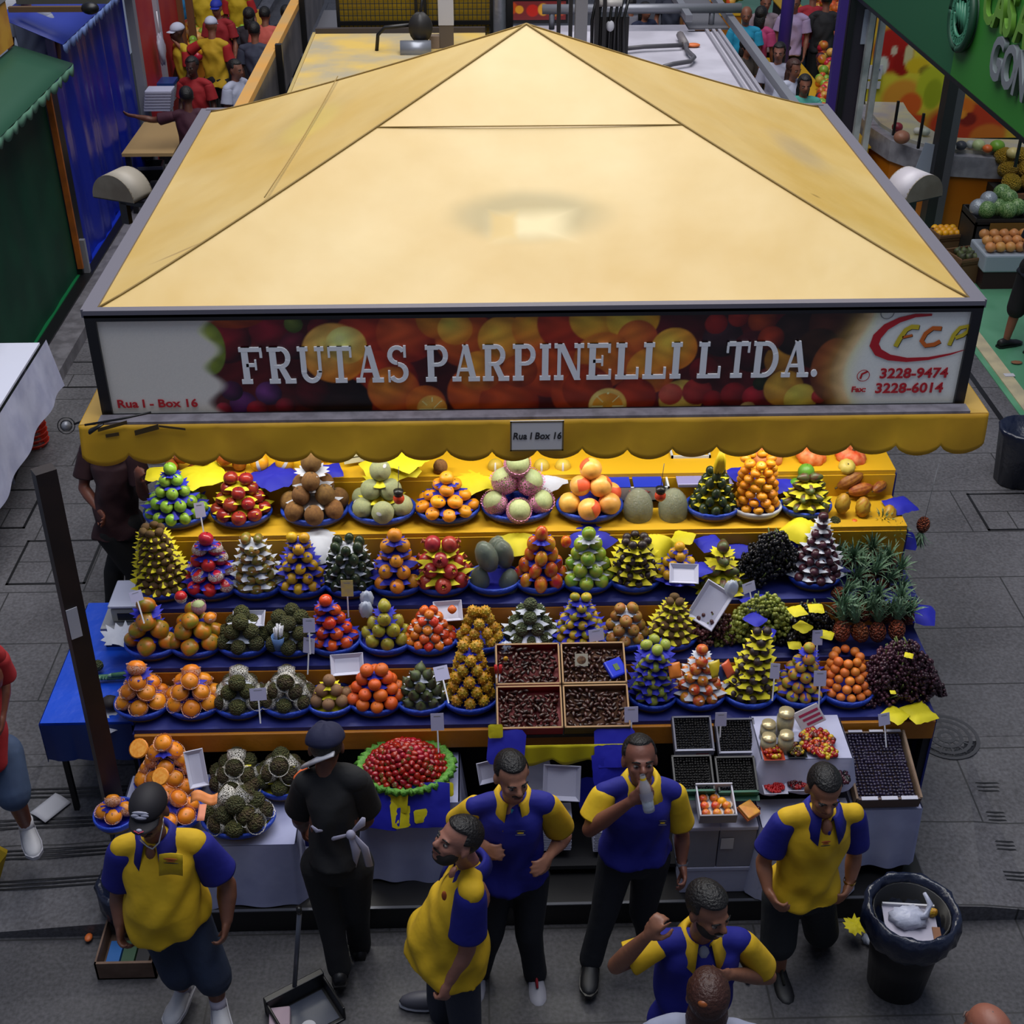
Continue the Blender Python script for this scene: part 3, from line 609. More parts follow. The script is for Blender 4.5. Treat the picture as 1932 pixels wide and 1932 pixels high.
def sticker(x=.3, z=.2, r_=.22, sq=1):
    m = MB(); d = Vector((x, -math.sqrt(max(0, 1 - x * x - z * z)), z)); M = d.to_track_quat('Z', 'Y').to_matrix().to_4x4()
    vs = [Vector((0, 0, 1.045))] + [Vector((r_ * 1.3 * math.cos(k * PI / 5), r_ * .8 * math.sin(k * PI / 5), 1.015)) for k in range(10)]
    vs = [M @ v for v in vs]; vs = [(v.x, v.y, v.z * sq) for v in vs]
    return m.add(vs, [(0, 1 + k, 1 + (k + 1) % 10) for k in range(10)]).mesh('sticker', WP)
def bumpy(n, m, amp, fr, sz=1):
    def d(t, a): return 1 + amp * (math.sin(fr * t + 2 * math.sin(a * 3)) * math.cos(a) * math.sin(fr * a))
    return MB().ell((0, 0, 0), (1, 1, sz), n, m, disp=d)
def leaves_crown(n=26, L_=3.0, z=.85):
    m = MB(); q = random.Random(3)
    for k in range(n):
        t = k * 2.4; tilt = .15 + .9 * (k / n); l = L_ * (1 - .3 * abs(k / n - .5)); d = Vector((math.cos(t), math.sin(t), 0)); s_ = Vector((-math.sin(t), math.cos(t), 0))
        pts = []
        for j in range(5):
            u = j / 4; ou = tilt * l * (u ** 1.3) * .8 + .12; h = z + l * math.sin(min(1.5, u * (1.55 - tilt * .35))) * (1 - tilt * .45) - (.25 * u * u if tilt > .6 else 0)
            w_ = .17 * (1 - u ** 1.5) + .008; p = d * ou + Vector((0, 0, h)); pts += [p - s_ * w_, p + s_ * w_]
        m.add(pts, [(2 * j, 2 * j + 1, 2 * j + 3, 2 * j + 2) for j in range(4)])
    return m.mesh('crown', mat('pineapple_leaf', '3b5a3c', .6, col2='64806a', nscale=3, var=.25))
def vor(m, sc=9, st=.8, dark=.5):
    nt = m.node_tree; N = nt.nodes.new; L = nt.links.new; b = nt.nodes['Principled BSDF']; tc = N('ShaderNodeTexCoord'); v = N('ShaderNodeTexVoronoi'); v.inputs['Scale'].default_value = sc
    L(tc.outputs['Object'], v.inputs[0]); bp = N('ShaderNodeBump'); bp.invert = True; bp.inputs['Strength'].default_value = st; bp.inputs['Distance'].default_value = .15; L(v.outputs['Distance'], bp.inputs['Height']); L(bp.outputs[0], b.inputs['Normal']); return m
def wrap(mt='cling_film'): return mat(mt, 'c4ccc4', .12, alpha=.22, spec=.9, bump=.6, bscale=9)
CACHE = {}
def meshes(k):
    if k in CACHE: return CACHE[k]
    s = lambda *a, **q: smat(*a, **q)
    if k == 'lime': r_ = [lat(rnd_prof(.06, .02, 1.02)).mesh('lime', s('lime_skin', '6f9a2a', .35, col2='8fb43c', nscale=1.2)), stem(.06, .93, .08)]
    elif k == 'apple': r_ = [lat(rnd_prof(.25, .12, .92)).mesh('apple', s('apple_red', '7a1a1e', .3, col2='98301f', nscale=1.5)), stem()]
    elif k == 'red_apple': r_ = [lat(rnd_prof(.22, .1, .95)).mesh('apple', s('apple_bright', 'b81f33', .3, col2='c84a3c', nscale=1.5)), net(.0, .75, 1, FOAMW)]
    elif k == 'apple_bare': r_ = [lat(rnd_prof(.22, .1, .95)).mesh('apple', s('apple_bright', 'b81f33', .3)), stem()]
    elif k == 'sapote': r_ = [MB().ell((0, 0, 0), (1, .95, 1.08), 16, 10).mesh('sapote', s('sapote_skin', '6d4a22', .8, col2='7f5a2a', nscale=4, bump=.4)), MB().lathe([(.12, 1.02), (.1, 1.12), (0, 1.12)], 8).mesh('stem_scar', STEM)]
    elif k == 'melon': r_ = [lat(rnd_prof(.05, .02, 1.02, 12), 30, wob=lambda t, j: 1 + .02 * math.cos(t * 10)).mesh('melon', s('melon_skin', '98a07a', .6, col2='a8ac7c', nscale=9, bump=.5)), sticker(.0, .55, .2)]
    elif k == 'melon_pink': r_ = [lat(rnd_prof(.06, .02, 1.05, 12)).mesh('melon', s('melon_pale', '93a070', .6, col2='9faa78', nscale=6)), net(-1, .5, 1.05, FOAMP)]
    elif k == 'grapefruit': r_ = [lat(rnd_prof(.06, .03, 1)).mesh('grapefruit', s('grapefruit_skin', 'd49a44', .4, col2='dca650', nscale=2)), MB().lathe([(1.02 * math.cos(a), 1.02 * math.sin(a)) for a in (-.25, 0, .3, .6, .9)], 12, ang=(-2.2, -.6)).mesh('red_net', mat('red_mesh', 'd8552c', .5))]
    elif k == 'guava_wrapped': r_ = [MB().ell((0, 0, 0), (1, .9, 1.45), 20, 14).mesh('jackfruit', s('jack_skin', '5e6238', .5, col2='6c6a3c', nscale=8, bump=.5)), MB().ell((0, 0, 0), (1.05, .95, 1.5), 20, 14, disp=lambda t, a: 1 + .01 * math.sin(7 * t + 5 * a)).mesh('cling_wrap', wrap())]
    elif k == 'dark_avocado': r_ = [MB().ell((0, 0, 0), (.85, .85, 1.1), 14, 9).mesh('avocado', s('avo_dark', '1c2a18', .4, col2='26381d', nscale=4)), stem(.08, 1.05, .08)]
    elif k == 'avocado': r_ = [MB().lathe([(.01, -1.15), (.55, -1.0), (.86, -.5), (.85, 0), (.6, .6), (.38, 1.05), (.2, 1.2), (.01, 1.24)], 14).mesh('avocado', s('avo_green', '4a5a28', .45, col2='5c3a2a', nscale=1.3, var=.3)), stem(.08, 1.2, .08)]
    elif k == 'big_dark': r_ = [MB().lathe([(.01, -1.6), (.6, -1.4), (.95, -.6), (1, .1), (.8, .9), (.45, 1.45), (.01, 1.6)], 16).mesh('papaya', s('papaya_dark', '1f3020', .35, col2='2b3f24', nscale=2)), MB().lathe([(.01, -1.66), (.65, -1.45), (1, -.6), (1.05, .1), (.85, .95), (.5, 1.5), (.01, 1.66)], 16).mesh('cling_wrap', wrap())]
    elif k == 'kiwi': r_ = [MB().ell((0, 0, 0), (1.15, .9, .88), 12, 8).mesh('kiwi', s('kiwi_skin', '4f3a1e', .85, col2='5d4522', nscale=4))]
    elif k == 'feijoa': r_ = [MB().ell((0, 0, 0), (1.3, .85, .85), 12, 8).mesh('mango', s('mango_green', '6d6e26', .35, col2='8a5a22', nscale=1.4, var=.25)), sticker(.1, .4, .14, .85)]
    elif k == 'orange': r_ = [lat(rnd_prof(.06, .03, .98)).mesh('orange', s('orange_skin', 'cc7e1c', .4, bump=.15, bscale=14)), stem(.02, .93, .09)]
    elif k == 'yellow_orange': r_ = [lat(rnd_prof(.06, .03, .98)).mesh('orange', s('yellow_orange_skin', 'c99a18', .4, bump=.15, bscale=14)), stem(.02, .93, .09)]
    elif k == 'mandarin': r_ = [lat(rnd_prof(.18, .06, .78), 20, wob=lambda t, j: 1 + .02 * math.cos(9 * t)).mesh('mandarin', s('mandarin_skin', 'da8d10', .45)), stem(.06, .6, .08)]
    elif k == 'small_mandarin': r_ = [lat(rnd_prof(.12, .05, .85)).mesh('mandarin', s('small_mandarin_skin', 'b8901c', .45, col2='8a8a20', nscale=.7, var=.22)), stem(.04, .74, .08)]
    elif k == 'tangerine': r_ = [lat(rnd_prof(.1, .04, .9)).mesh('tangerine', s('tangerine_skin', 'd05c18', .45, bump=.15, bscale=14)), stem(.04, .78, .08)]
    elif k == 'pomegranate': r_ = [lat(rnd_prof(.02, .05, .96)).mesh('pomegranate', s('pom_skin', '9a1c24', .35, col2='ae3830', nscale=1.2)), MB().lathe([(.22, .88), (.2, 1.1), (.32, 1.3)], 12, wob=lambda t, j: 1 + (.2 * math.cos(6 * t) if j == 2 else 0)).mesh('crown', s('pom_crown', '9c4a34', .5))]
    elif k == 'mango': r_ = [MB().ell((0, 0, 0), (.9, .85, 1.15), 14, 10).mesh('mango', s('mango_skin', 'c8861c', .3, col2='b83a20', nscale=.8, var=.15, hue=.025)), stem(.06, 1.1, .08)]
    elif k == 'green_apple': r_ = [lat(rnd_prof(.18, .08, 1)).mesh('apple', s('green_apple_skin', '6c9a2c', .35, col2='98a032', nscale=1)), stem(.1, .8)]
    elif k == 'black_passion': r_ = [MB().ell((0, 0, 0), (1.05, 1, .95), 12, 8).mesh('passion_fruit', s('passion_skin', '231a1c', .45, col2='33201f', nscale=3)), stem(.06, .93, .1)]
    elif k == 'plum': r_ = [lat(rnd_prof(.1, .03, .95)).mesh('plum', s('plum_skin', '3c1a28', .35, col2='4c2230', nscale=2)), stem(.06, .85, .06)]
    elif k == 'persimmon': r_ = [lat(rnd_prof(.1, .06, .86), 20, wob=lambda t, j: 1 + .035 * math.cos(4 * t)).mesh('persimmon', s('persimmon_skin', 'bc6c14', .35, col2='7c7a20', nscale=.8)), calyx(4, .6, .62)]
    elif k == 'persimmon_net': r_ = [lat(rnd_prof(.1, .06, .84), 20, wob=lambda t, j: 1 + .03 * math.cos(4 * t)).mesh('persimmon', s('persimmon_ripe', 'd8811a', .35)), calyx(4, .58, .5, smat('calyx_olive', '8a7a1c', .7)), net(-1, .25, .86, FOAMO), sticker(.25, .3, .2, .86)]
    elif k == 'red_persimmon': r_ = [lat(rnd_prof(.1, .05, .9), 16).mesh('persimmon', s('persimmon_red', 'cc4a10', .3, col2='b83614', nscale=1)), calyx(4, .68, .35)]
    elif k == 'mini_persimmon': r_ = [lat(rnd_prof(.08, .06, .8), 16, wob=lambda t, j: 1 + .05 * math.cos(4 * t)).mesh('persimmon', s('persimmon_mini', 'cc5a1a', .35, hue=.02)), calyx(4, .6, .5, smat('calyx_dark', '4c4a20', .7))]
    elif k == 'pear': r_ = [MB().lathe([(.01, -.98), (.5, -.9), (.9, -.45), (.98, .0), (.8, .5), (.5, .85), (.3, 1.05), (.01, 1.08)], 16).mesh('quince', s('quince_skin', '98922c', .4, col2='8c7c28', nscale=2)), stem(.14, 1.05)]
    elif k == 'atemoya': r_ = [bumpy(20, 14, .1, 9, 1.05).mesh('custard_apple', vor(s('atemoya_skin', '4c5224', .7, col2='5d5a2a', nscale=3, var=.28), 5)), stem(.12, 1.0)]
    elif k == 'atemoya_net': r_ = [bumpy(20, 14, .1, 9, 1.05).mesh('custard_apple', vor(s('atemoya_brown', '4e3c22', .7, col2='585a28', nscale=1.6, var=.28), 5)), net(-1, .35, 1.05, FOAMW, 1.14)]
    elif k == 'cherimoya': r_ = [bumpy(20, 14, .05, 8, 1.0).mesh('custard_apple', vor(s('cherimoya_skin', '647048', .7, col2='505c38', nscale=3), 4)), stem(.12, .98)]
    elif k == 'sapodilla': r_ = [lat(rnd_prof(.04, .02, .95)).mesh('sapodilla', s('sapodilla_skin', '7d5c40', .75)), stem(.04, .9)]
    elif k == 'fig': r_ = [MB().lathe([(.01, -.95), (.55, -.9), (.95, -.4), (.95, .1), (.6, .6), (.22, .95), (.14, 1.2), (.01, 1.22)], 14).mesh('fig', s('fig_skin', '3c3c2e', .55, col2='4e5a30', nscale=1.2, var=.25)), stem(.08, 1.18)]
    elif k == 'kiwano':
        m = MB().ell((0, 0, 0), (.9, .9, 1), 14, 10); q = random.Random(5)
        for i in range(34):
            z = 1 - 2 * (i + .5) / 34; t = i * 2.4; d = Vector((math.sqrt(1 - z * z) * math.cos(t) * .88, math.sqrt(1 - z * z) * math.sin(t) * .88, z * .98)); m.tube([d, d * 1.2], [.16, .03], 5, cap=False)
        r_ = [m.mesh('horned_melon', s('kiwano_skin', 'b87c10', .5, col2='a0861c', nscale=1.4))]
    elif k == 'nectarine': r_ = [lat(rnd_prof(.12, .03, .96)).mesh('nectarine', s('nectarine_skin', 'c04c22', .35, col2='cf8a30', nscale=.9, hue=.02)), stem(.04, .84)]
    elif k == 'peach': r_ = [lat(rnd_prof(.12, .03, .96)).mesh('peach', s('peach_skin', 'b86a2c', .6, col2='98942c', nscale=.9, hue=.02)), stem(.04, .84)]
    elif k == 'apricot': r_ = [lat(rnd_prof(.1, .03, .95)).mesh('apricot', s('apricot_skin', 'd8752a', .5))]
    elif k == 'green_plum': r_ = [MB().ell((0, 0, 0), (1.1, .95, .92), 14, 9).mesh('plum', s('green_plum_skin', '8a9a34', .4, col2='9c9c40', nscale=1)), stem(.05, .88, .06)]
    elif k == 'medlar': r_ = [lat(rnd_prof(.2, .05, .88)).mesh('pear', s('medlar_skin', '8a6c26', .5, col2='9a5a22', nscale=1)), stem(.1, .7)]
    elif k == 'pineapple': r_ = [MB().ell((0, 0, 0), (.85, .85, 1.1), 18, 14, disp=lambda t, a: 1 + .05 * math.sin(9 * t + 8 * a) * math.sin(9 * t - 8 * a)).mesh('pineapple', vor(s('pineapple_skin', 'b04c16', .6, col2='6c3418', nscale=5), 4, 1)), leaves_crown()]
    elif k == 'cacao': r_ = [MB().lathe([(.01, -2), (.4, -1.8), (.8, -1.1), (.95, -.2), (.85, .7), (.5, 1.4), (.15, 1.75), (.01, 1.9)], 30, wob=lambda t, j: 1 + .06 * math.cos(10 * t)).mesh('cacao_pod', s('cacao_skin', 'a0641a', .55, col2='7a3c1c', nscale=1.2)), MB().tube([(0, 0, -1.95), (0, .05, -2.3)], .12, 6).mesh('stem', STEM)]
    elif k == 'cacao_half': r_ = [MB().lathe([(.01, -1.5), (.5, -1.3), (.85, -.7), (.95, 0), (.85, .7), (.5, 1.3), (.01, 1.5)], 24, wob=lambda t, j: 1 + .05 * math.cos(10 * t)).mesh('cacao_pod', s('cacao_yellow', 'b8861c', .5, col2='a8781a', nscale=3)), bumpy(14, 10, .12, 7, 1.35).mesh('pulp', s('pulp', 'b89428', .5))]
    elif k == 'papaya': r_ = [MB().lathe([(.01, -1.35), (.6, -1.2), (1, -.5), (.95, .2), (.65, 1), (.35, 1.5), (.01, 1.6)], 16).mesh('papaya', s('papaya_skin', '8c3c18', .4, col2='a85a1e', nscale=1)), stem(.12, 1.55)]
    elif k == 'yellow_melon': r_ = [MB().ell((0, 0, 0), (1.0, 1.0, 1.02), 18, 12).mesh('melon', s('yellow_melon_skin', 'd89a10', .4)), MB().lathe([(1.02 * math.cos(a), 1.02 * math.sin(a)) for a in (-.6, -.3, 0, .3, .7)], 3, ang=(-1.9, -1.55)).mesh('paper_band', WP)]
    elif k == 'pale_melon': r_ = [lat(rnd_prof(.05, .02, 1.0)).mesh('melon', s('pale_melon_skin', 'b89c34', .5)), MB().lathe([(1.03 * math.cos(a), 1.03 * math.sin(a)) for a in (-.4, 0, .5, 1)], 2, ang=(-1.75, -1.5)).mesh('paper_band', WP)]
    elif k == 'pumpkin': r_ = [lat(rnd_prof(.3, .1, .7), 36, wob=lambda t, j: 1 + .09 * abs(math.cos(4.5 * t)) - .05).mesh('pumpkin', s('pumpkin_skin', 'c4501c', .5, col2='c87a4a', nscale=2)), stem(.25, .4, .1)]
    elif k == 'pomelo': r_ = [lat(rnd_prof(.04, .02, 1.0)).mesh('pomelo', s('pomelo_skin', '5e9a2c', .4, bump=.15, bscale=12)), stem(.04, .94)]
    elif k == 'date': r_ = [MB().ell((0, 0, 0), (1.7, .8, .75), 8, 6).mesh('date', s('date_skin', '2c1512', .3, var=.6, col2='3a1c14', nscale=2))]
    elif k == 'strawberry': r_ = [MB().lathe([(.01, -1.15), (.4, -.9), (.8, -.3), (.9, .2), (.7, .6), (.01, .72)], 10).mesh('strawberry', s('strawberry_skin', '8a0b0e', .25, var=.3)), calyx(5, .62, .6, LEAF)]
    elif k == 'watermelon': r_ = [lat(rnd_prof(.03, .02, 1, 12), 24).mesh('watermelon', mat('watermelon_skin', '3c6a2c', .4, col2='86a468', nscale=7, kind='v', var=.1)), sticker(.3, .3, .3)]
    elif k == 'onion': r_ = [lat(rnd_prof(-.1, .0, .9)).mesh('onion', s('onion_skin', 'c88a4c', .4)), stem(.25, .95)]
    elif k == 'blue_ball': r_ = [lat(rnd_prof(0, 0, 1)).mesh('wrapped_melon', mat('silver_wrap', 'a0a8b0', .25, metal=.3, bump=.4, bscale=6)), stem(.1, .9)]
    CACHE[k] = r_; return r_
def fruit(k, loc, r_, label, group=None, cat=None, rot=(0, 0, 0), skip=()):
    ms = meshes(k); o = link(ms[0].name.split('.')[0], ms[0], None, loc, label, cat or ms[0].name.split('.')[0].replace('_', ' '), group)
    o.scale = (r_,) * 3; o.rotation_euler = rot
    for m in ms[1:]:
        n = m.name.split('.')[0]
        if n in skip: continue
        link(n, m, o)
    return o
# paper, baskets
PAPER = {'blue': mat('blue_paper', '1519a0', .7, var=.15), 'yellow': mat('yellow_paper', 'c8bc0e', .7, var=.1), 'white': mat('tissue_white', 'b4b8c6', .75, var=.06)}
for c in PAPER: pass
BASK = wicker('wicker_tan', 'a08450'); BLUER = mat('blue_rim', '1c3fae', .45, bump=.4, bscale=50, var=.1)
RIMW = mat('rim_white', 'b9bcc8', .6)
def basket(loc, a, b, label, group=None, h=.075, rim=BLUER, lining=None, rz=0):
    t = thing('fruit_basket', label, 'basket', loc, rz, group)
    MB().lathe([(.01, .004), (.8, .004), (.93, h * .55), (.94, h * .58), (.9, .01 + h * .5), (.76, .01), (.01, .01)], 28, sx=a, sy=b).build('body', BASK, t)
    MB().lathe([(.9, h * .5), (.97, h * .5), (1.03, h * .8), (1.02, h), (.95, h * 1.02), (.92, h * .9), (.88, h * .55)], 28, sx=a, sy=b).build('rim', rim, t)
    MB().lathe([(.01, h * .45), (.9, h * .6)], 24, sx=a, sy=b).build('lining', PAPER[lining or 'blue'], t)
    return t
def sheet(loc, r_, color, label, group, sy=1, zig=12, droop=.25, amp=.16, seed=0, square=False, rz=0, noise=.03):
    q = random.Random(seed); ph = q.random() * 6; n = zig * 2; m = MB(); vs = [(0, 0, 0)]
    R_ = 4 if not square else 5
    for j in range(1, R_ + 1):
        u = j / R_
        for k in range(n):
            t = 2 * PI * k / n + ph
            if square: q2 = min(1 / max(abs(math.cos(t)), .001), 1 / max(abs(math.sin(t)), .001)); rr = r_ * u * q2 * .8
            else: rr = r_ * u * (1 + (amp if k % 2 else -amp) * u * u * (.7 + .6 * q.random()))
            z = -droop * r_ * u ** 3 + (.12 * r_ * u * (1 if k % 2 else -1) * u) * (0 if square else .7) + q.uniform(-1, 1) * noise * r_ * 2 * u
            vs.append((rr * math.cos(t), rr * math.sin(t) * sy, z))
    fs = [(0, 1 + k, 1 + (k + 1) % n) for k in range(n)]
    for j in range(R_ - 1):
        fs += [(1 + j * n + k, 1 + (j + 1) * n + k, 1 + (j + 1) * n + (k + 1) % n, 1 + j * n + (k + 1) % n) for k in range(n)]
    m.add(vs, fs); o = m.build('paper_sheet', PAPER[color], None, loc=loc, label=label, cat='paper', group=group); o.rotation_euler = (0, 0, rz); return o
def pile(px, row, d, k, r_, n, R0, R1=.0, paper=None, pz=None, bask=(.165, .14), name=None, lean=.0, y=None, z=None, front=None, sheetf=1.15, lim=1.0, mixk=None, tilt=.0, rot='up', skip=(), desc='', rim='blue', zig=12, rimmat=None, dx=0, py=None, dz=0):
    """a stacked pile of one fruit on a basket: d names the pile, desc describes one fruit"""
    ty, tz = TY[row] if row in TY else (y, z)
    if row in TY: r_ *= 1.07; R0 *= 1.08; R1 *= 1.08; bask = bask and (bask[0] * 1.07, bask[1] * 1.05)
    cx = P(px, py or {'E': 1320, 'D': 1212, 'C': 1100, 'B': 975, 'A': 890}.get(row, 1320), y=ty + .13).x + dx; cy = ty + (bask[1] if bask else .12) - .02
    if y is not None: cy = y
    if z is not None: tz = z
    if bask: basket((cx, cy, tz), bask[0], bask[1], 'blue-rimmed wicker basket under the ' + d if rimmat is None else 'pale-rimmed wicker basket under the ' + d, rim=rimmat or BLUER, lining=paper or 'blue')
    zz = tz + (.06 if bask else .0) + r_ * .8 + dz; q = random.Random(int(px * 7 + r_ * 1000)); P_ = pz or r_ * 1.62
    for i in range(n):
        f = i / max(1, n - 1); Rk = R0 * (1 - f) + R1 * f; yy = cy + lean * f; z_ = zz + i * P_; xx = cx + tilt * f
        if paper and i < n:
            pr = (Rk + r_ * 1.0) * sheetf if Rk > .01 else r_ * 1.5
            if i > 0 or not bask: sheet((xx, yy, z_ - r_ * .72), pr, paper, '%s paper in the %s' % (paper, d), paper + ' paper in the ' + d, sy=.9, zig=zig, seed=i * 31 + px, droop=.12)
        if Rk < r_ * .6: N_ = 1; Rk2 = 0
        else: N_ = max(2, int(2 * PI * Rk / (2.08 * r_ * lim))); Rk2 = Rk
        if N_ == 2 and Rk < r_ * 1.0: Rk2 = r_ * 1.02
        off = q.uniform(-.12, .12) + (PI / N_ if i % 2 else 0)
        for j in range(N_):
            t = -PI / 2 + 2 * PI * j / N_ + off
            if N_ > 4 and math.sin(t) > .55 and i < n - 1: continue
            rr = r_ * q.uniform(.93, 1.05)
            kk = k if not mixk or q.random() > mixk[1] else mixk[0]
            if rot == 'up': ro = (q.uniform(-.35, .35), q.uniform(-.35, .35), q.uniform(0, 6))
            elif rot == 'out': ro = Euler((R(62) + q.uniform(-.3, .2), 0, t + PI / 2)).to_matrix().to_euler()
            elif rot == 'tilt': ro = (R(35) + q.uniform(-.25, .25), q.uniform(-.3, .3), t + PI / 2 + q.uniform(-.4, .4))
            elif rot == 'flat': ro = (0, q.uniform(-.1, .1), t + PI / 2 + q.uniform(-.2, .2))
            elif rot == 'lie': ro = (R(80), 0, t + PI / 2 + q.uniform(-.3, .3))
            fruit(kk, (xx + Rk2 * math.cos(t), yy + Rk2 * .92 * math.sin(t), z_ + q.uniform(-.08, .08) * r_), rr, desc + ' in the ' + d, 'fruit of the ' + d, name, ro, skip)
    return cx, cy, zz + (n - 1) * P_
# ------------------------------------------------------------------ the display, row by row
p_ = pile
# top basket row (B)
p_(335, 'B', 'lime pyramid at the left end of the top basket row', 'lime', .036, 5, .145, 0, 'blue', .068, (.185, .15), desc='green lime')
p_(458, 'B', 'dark red apple pile on yellow paper', 'apple', .043, 4, .13, .03, 'yellow', .062, (.17, .14), desc='dark red apple', lean=.02)
p_(595, 'B', 'brown mamey pile beside the cantaloupes', 'sapote', .058, 4, .14, 0, 'white', .088, (.19, .15), desc='large round brown fruit', sheetf=.95, lean=.03)
p_(722, 'B', 'ribbed green cantaloupe pyramid', 'melon', .063, 3, .125, 0, 'yellow', .1, (.19, .15), desc='ribbed pale green melon', sheetf=.95, lean=.02)
p_(845, 'B', 'flat mandarin pyramid in the top basket row', 'mandarin', .044, 4, .14, 0, 'blue', .062, (.18, .14), desc='bright flat mandarin')
p_(976, 'B', 'pink-netted melon pyramid', 'melon_pink', .07, 3, .135, 0, None, .112, (.2, .15), desc='green melon in pink foam net', rot='tilt', lean=.03)
p_(1112, 'B', 'grapefruit pyramid on blue paper', 'grapefruit', .063, 3, .13, 0, None, .1, (.19, .15), desc='yellow grapefruit with red mesh', lean=.02)
for px in (1204, 1270): fruit('guava_wrapped', P(px, 960, y=6.74) + Vector((0, 0, 0)), .09, ('left' if px < 1240 else 'right') + ' of the two big olive fruits wrapped in cling film', None, 'jackfruit', (R(-10), 0, .2))
p_(1342, 'B', 'black avocado pile on a white tray', 'dark_avocado', .032, 5, .11, .035, 'yellow', .052, (.155, .13), desc='small black-green avocado', sheetf=.95)
p_(1422, 'B', 'clementine tower in white netting paper', 'mandarin', .031, 7, .1, .075, None, .044, (.145, .12), desc='small bright clementine', lean=.06, rimmat=RIMW)
p_(1515, 'B', 'green avocado pile on yellow paper below the pomelos', 'avocado', .034, 4, .1, .03, 'yellow', .056, (.145, .12), desc='small dull green avocado', rot='lie')
for (px, py, rr, yy) in ((1521, 890, .052, 6.9), (1502, 915, .045, 6.9), (1542, 922, .043, 6.86), (1490, 920, .04, 6.95)):
    fruit('pomelo', P(px, py, y=yy), rr, {.052: 'largest green pomelo on top of its pile', .045: 'green pomelo just below the largest one, on its left', .043: 'green pomelo above the small avocados on the right', .04: 'green pomelo half hidden at the left behind the white paper'}[rr], None, 'pomelo')
sheet(P(1520, 905, y=6.9), .1, 'white', 'white paper under the largest green pomelo', None, square=True, seed=4, rz=.5, droop=.5)
sheet(P(1515, 985, y=6.56), .14, 'yellow', 'yellow paper hanging below the green avocado basket', None, square=True, seed=5, rz=.8, droop=.55)
sheet(P(1235, 1005, y=6.6), .17, 'yellow', 'yellow paper hanging under the two wrapped fruits', None, square=True, seed=6, rz=.8, droop=.6)
sheet(P(1112, 995, y=6.62), .19, 'blue', 'blue paper hanging below the grapefruit basket', None, square=True, seed=7, rz=.75, droop=.4)
sheet(P(1110, 940, y=6.84), .17, 'blue', 'blue paper standing behind the grapefruits', None, square=True, seed=8, rz=.75, droop=.2)
sheet(P(975, 1000, y=6.62), .19, 'yellow', 'yellow paper hanging below the pink-netted melons', None, square=True, seed=9, rz=.8, droop=.35)
sheet(P(600, 1005, y=6.6), .2, 'white', 'white paper hanging below the brown mamey pile', None, square=True, seed=10, rz=.8, droop=.5)
# cacao and melons at the right end
for i, (px, py, yy, rr, ro, lb) in enumerate([(1606, 905, 6.95, .05, (0, R(62), .2), 'large orange cacao pod lying at the top of the pods'), (1625, 923, 6.9, .042, (0, R(78), .1), 'dark brown cacao pod below the large orange one'),
        (1660, 918, 6.92, .035, (0, R(85), .7), 'dark pod at the right behind the halved ones')]):
    fruit('cacao', P(px, py, y=yy), rr, lb, None, None, ro)
for (px, py, ro, lb) in [(1590, 950, -.5, 'left'), (1628, 957, -.25, 'middle'), (1678, 972, .1, 'rightmost')]:
    fruit('cacao_half', P(px, py, y=6.72), .045, lb + ' of the three halved yellow cacao pods', None, None, (R(-20), R(0), ro))
for i, (px, py, k, rr) in enumerate([(1553, 962, 'avocado', .04), (1575, 985, 'atemoya', .035), (1612, 985, 'tangerine', .022), (1647, 988, 'tangerine', .022), (1700, 1075, 'pear', .03)]):
    fruit(k, P(px, py, y=6.66), rr, ['dull green avocado beside the halved cacao pods', 'dark custard apple below the halved cacao pods', 'tiny orange fruit below the left cacao halves', 'tiny orange fruit below the right cacao half', 'yellow quince at the right edge of the pineapples'][i], None)
for i, (px, py, s_) in enumerate([(1700, 945, .11), (1700, 1010, .12), (1600, 965, .12), (1650, 1000, .12), (1735, 1150, .12), (1690, 1130, .06)]):
    sheet(P(px, py, y=6.8 if i < 4 else 6.2), s_, 'blue', ['blue paper standing at the right corner behind the cacao', 'blue paper below the cacao at the right corner', 'blue paper between the cacao halves', 'blue paper under the right cacao half', 'blue paper at the right side of the pineapples', 'crumpled blue paper ball among the pineapples'][i], None, square=True, seed=20 + i, rz=.4 + i, droop=.3)
# back shelf (A)
lab = {0: 'reddish brown papaya at the left end of the back shelf', 1: 'orange papaya behind the left one', 2: 'round orange papaya in the middle of its pile', 3: 'brown papaya lying low in front', 4: 'dark red papaya low at the right of its pile', 5: 'orange papaya partly behind the awning', 6: 'long papaya leaning beside the yellow melons'}
for i, (px, py, rr, ro) in enumerate([(325, 878, .045, (1.2, 0, .3)), (345, 862, .045, (1.4, 0, 1)), (386, 866, .045, (1.2, 0, .2)), (365, 888, .045, (1.5, 0, -.5)), (402, 890, .04, (1.3, 0, .4)), (425, 866, .042, (1.4, 0, 1.2)), (452, 872, .045, (.2, .25, .1))]):
    fruit('papaya', P(px, py, y=7.06), rr, lab[i], None, None, ro)
for i, (px, py) in enumerate([(489, 872), (537, 872), (587, 872), (612, 858)]):
    fruit('yellow_melon', P(px, py, y=7.05 + (i == 3) * .1), .058 - (i == 3) * .02, ['leftmost bright yellow melon with a paper band', 'largest bright yellow melon on blue paper', 'yellow melon behind the top brown mamey', 'small yellow melon half behind the awning edge'][i], None, 'melon', (0, R((-10, 35, 10, 50)[i]), .2))
for i, (px, py) in enumerate([(935, 880), (978, 872), (1022, 880), (1062, 880)]):
    fruit('pale_melon', P(px, py, y=7.04), .05, 'dull yellow melon %s on the back shelf' % ['left of the pink-netted top melon', 'behind the pink-netted top melon', 'just right of the pink-netted top melon', 'farthest right of its row'][i], None, 'melon')
fruit('sapote', P(831, 880, y=7.0), .045, 'brown oval mamey alone on the yellow cloth', None, 'mamey', (0, 0, 0))
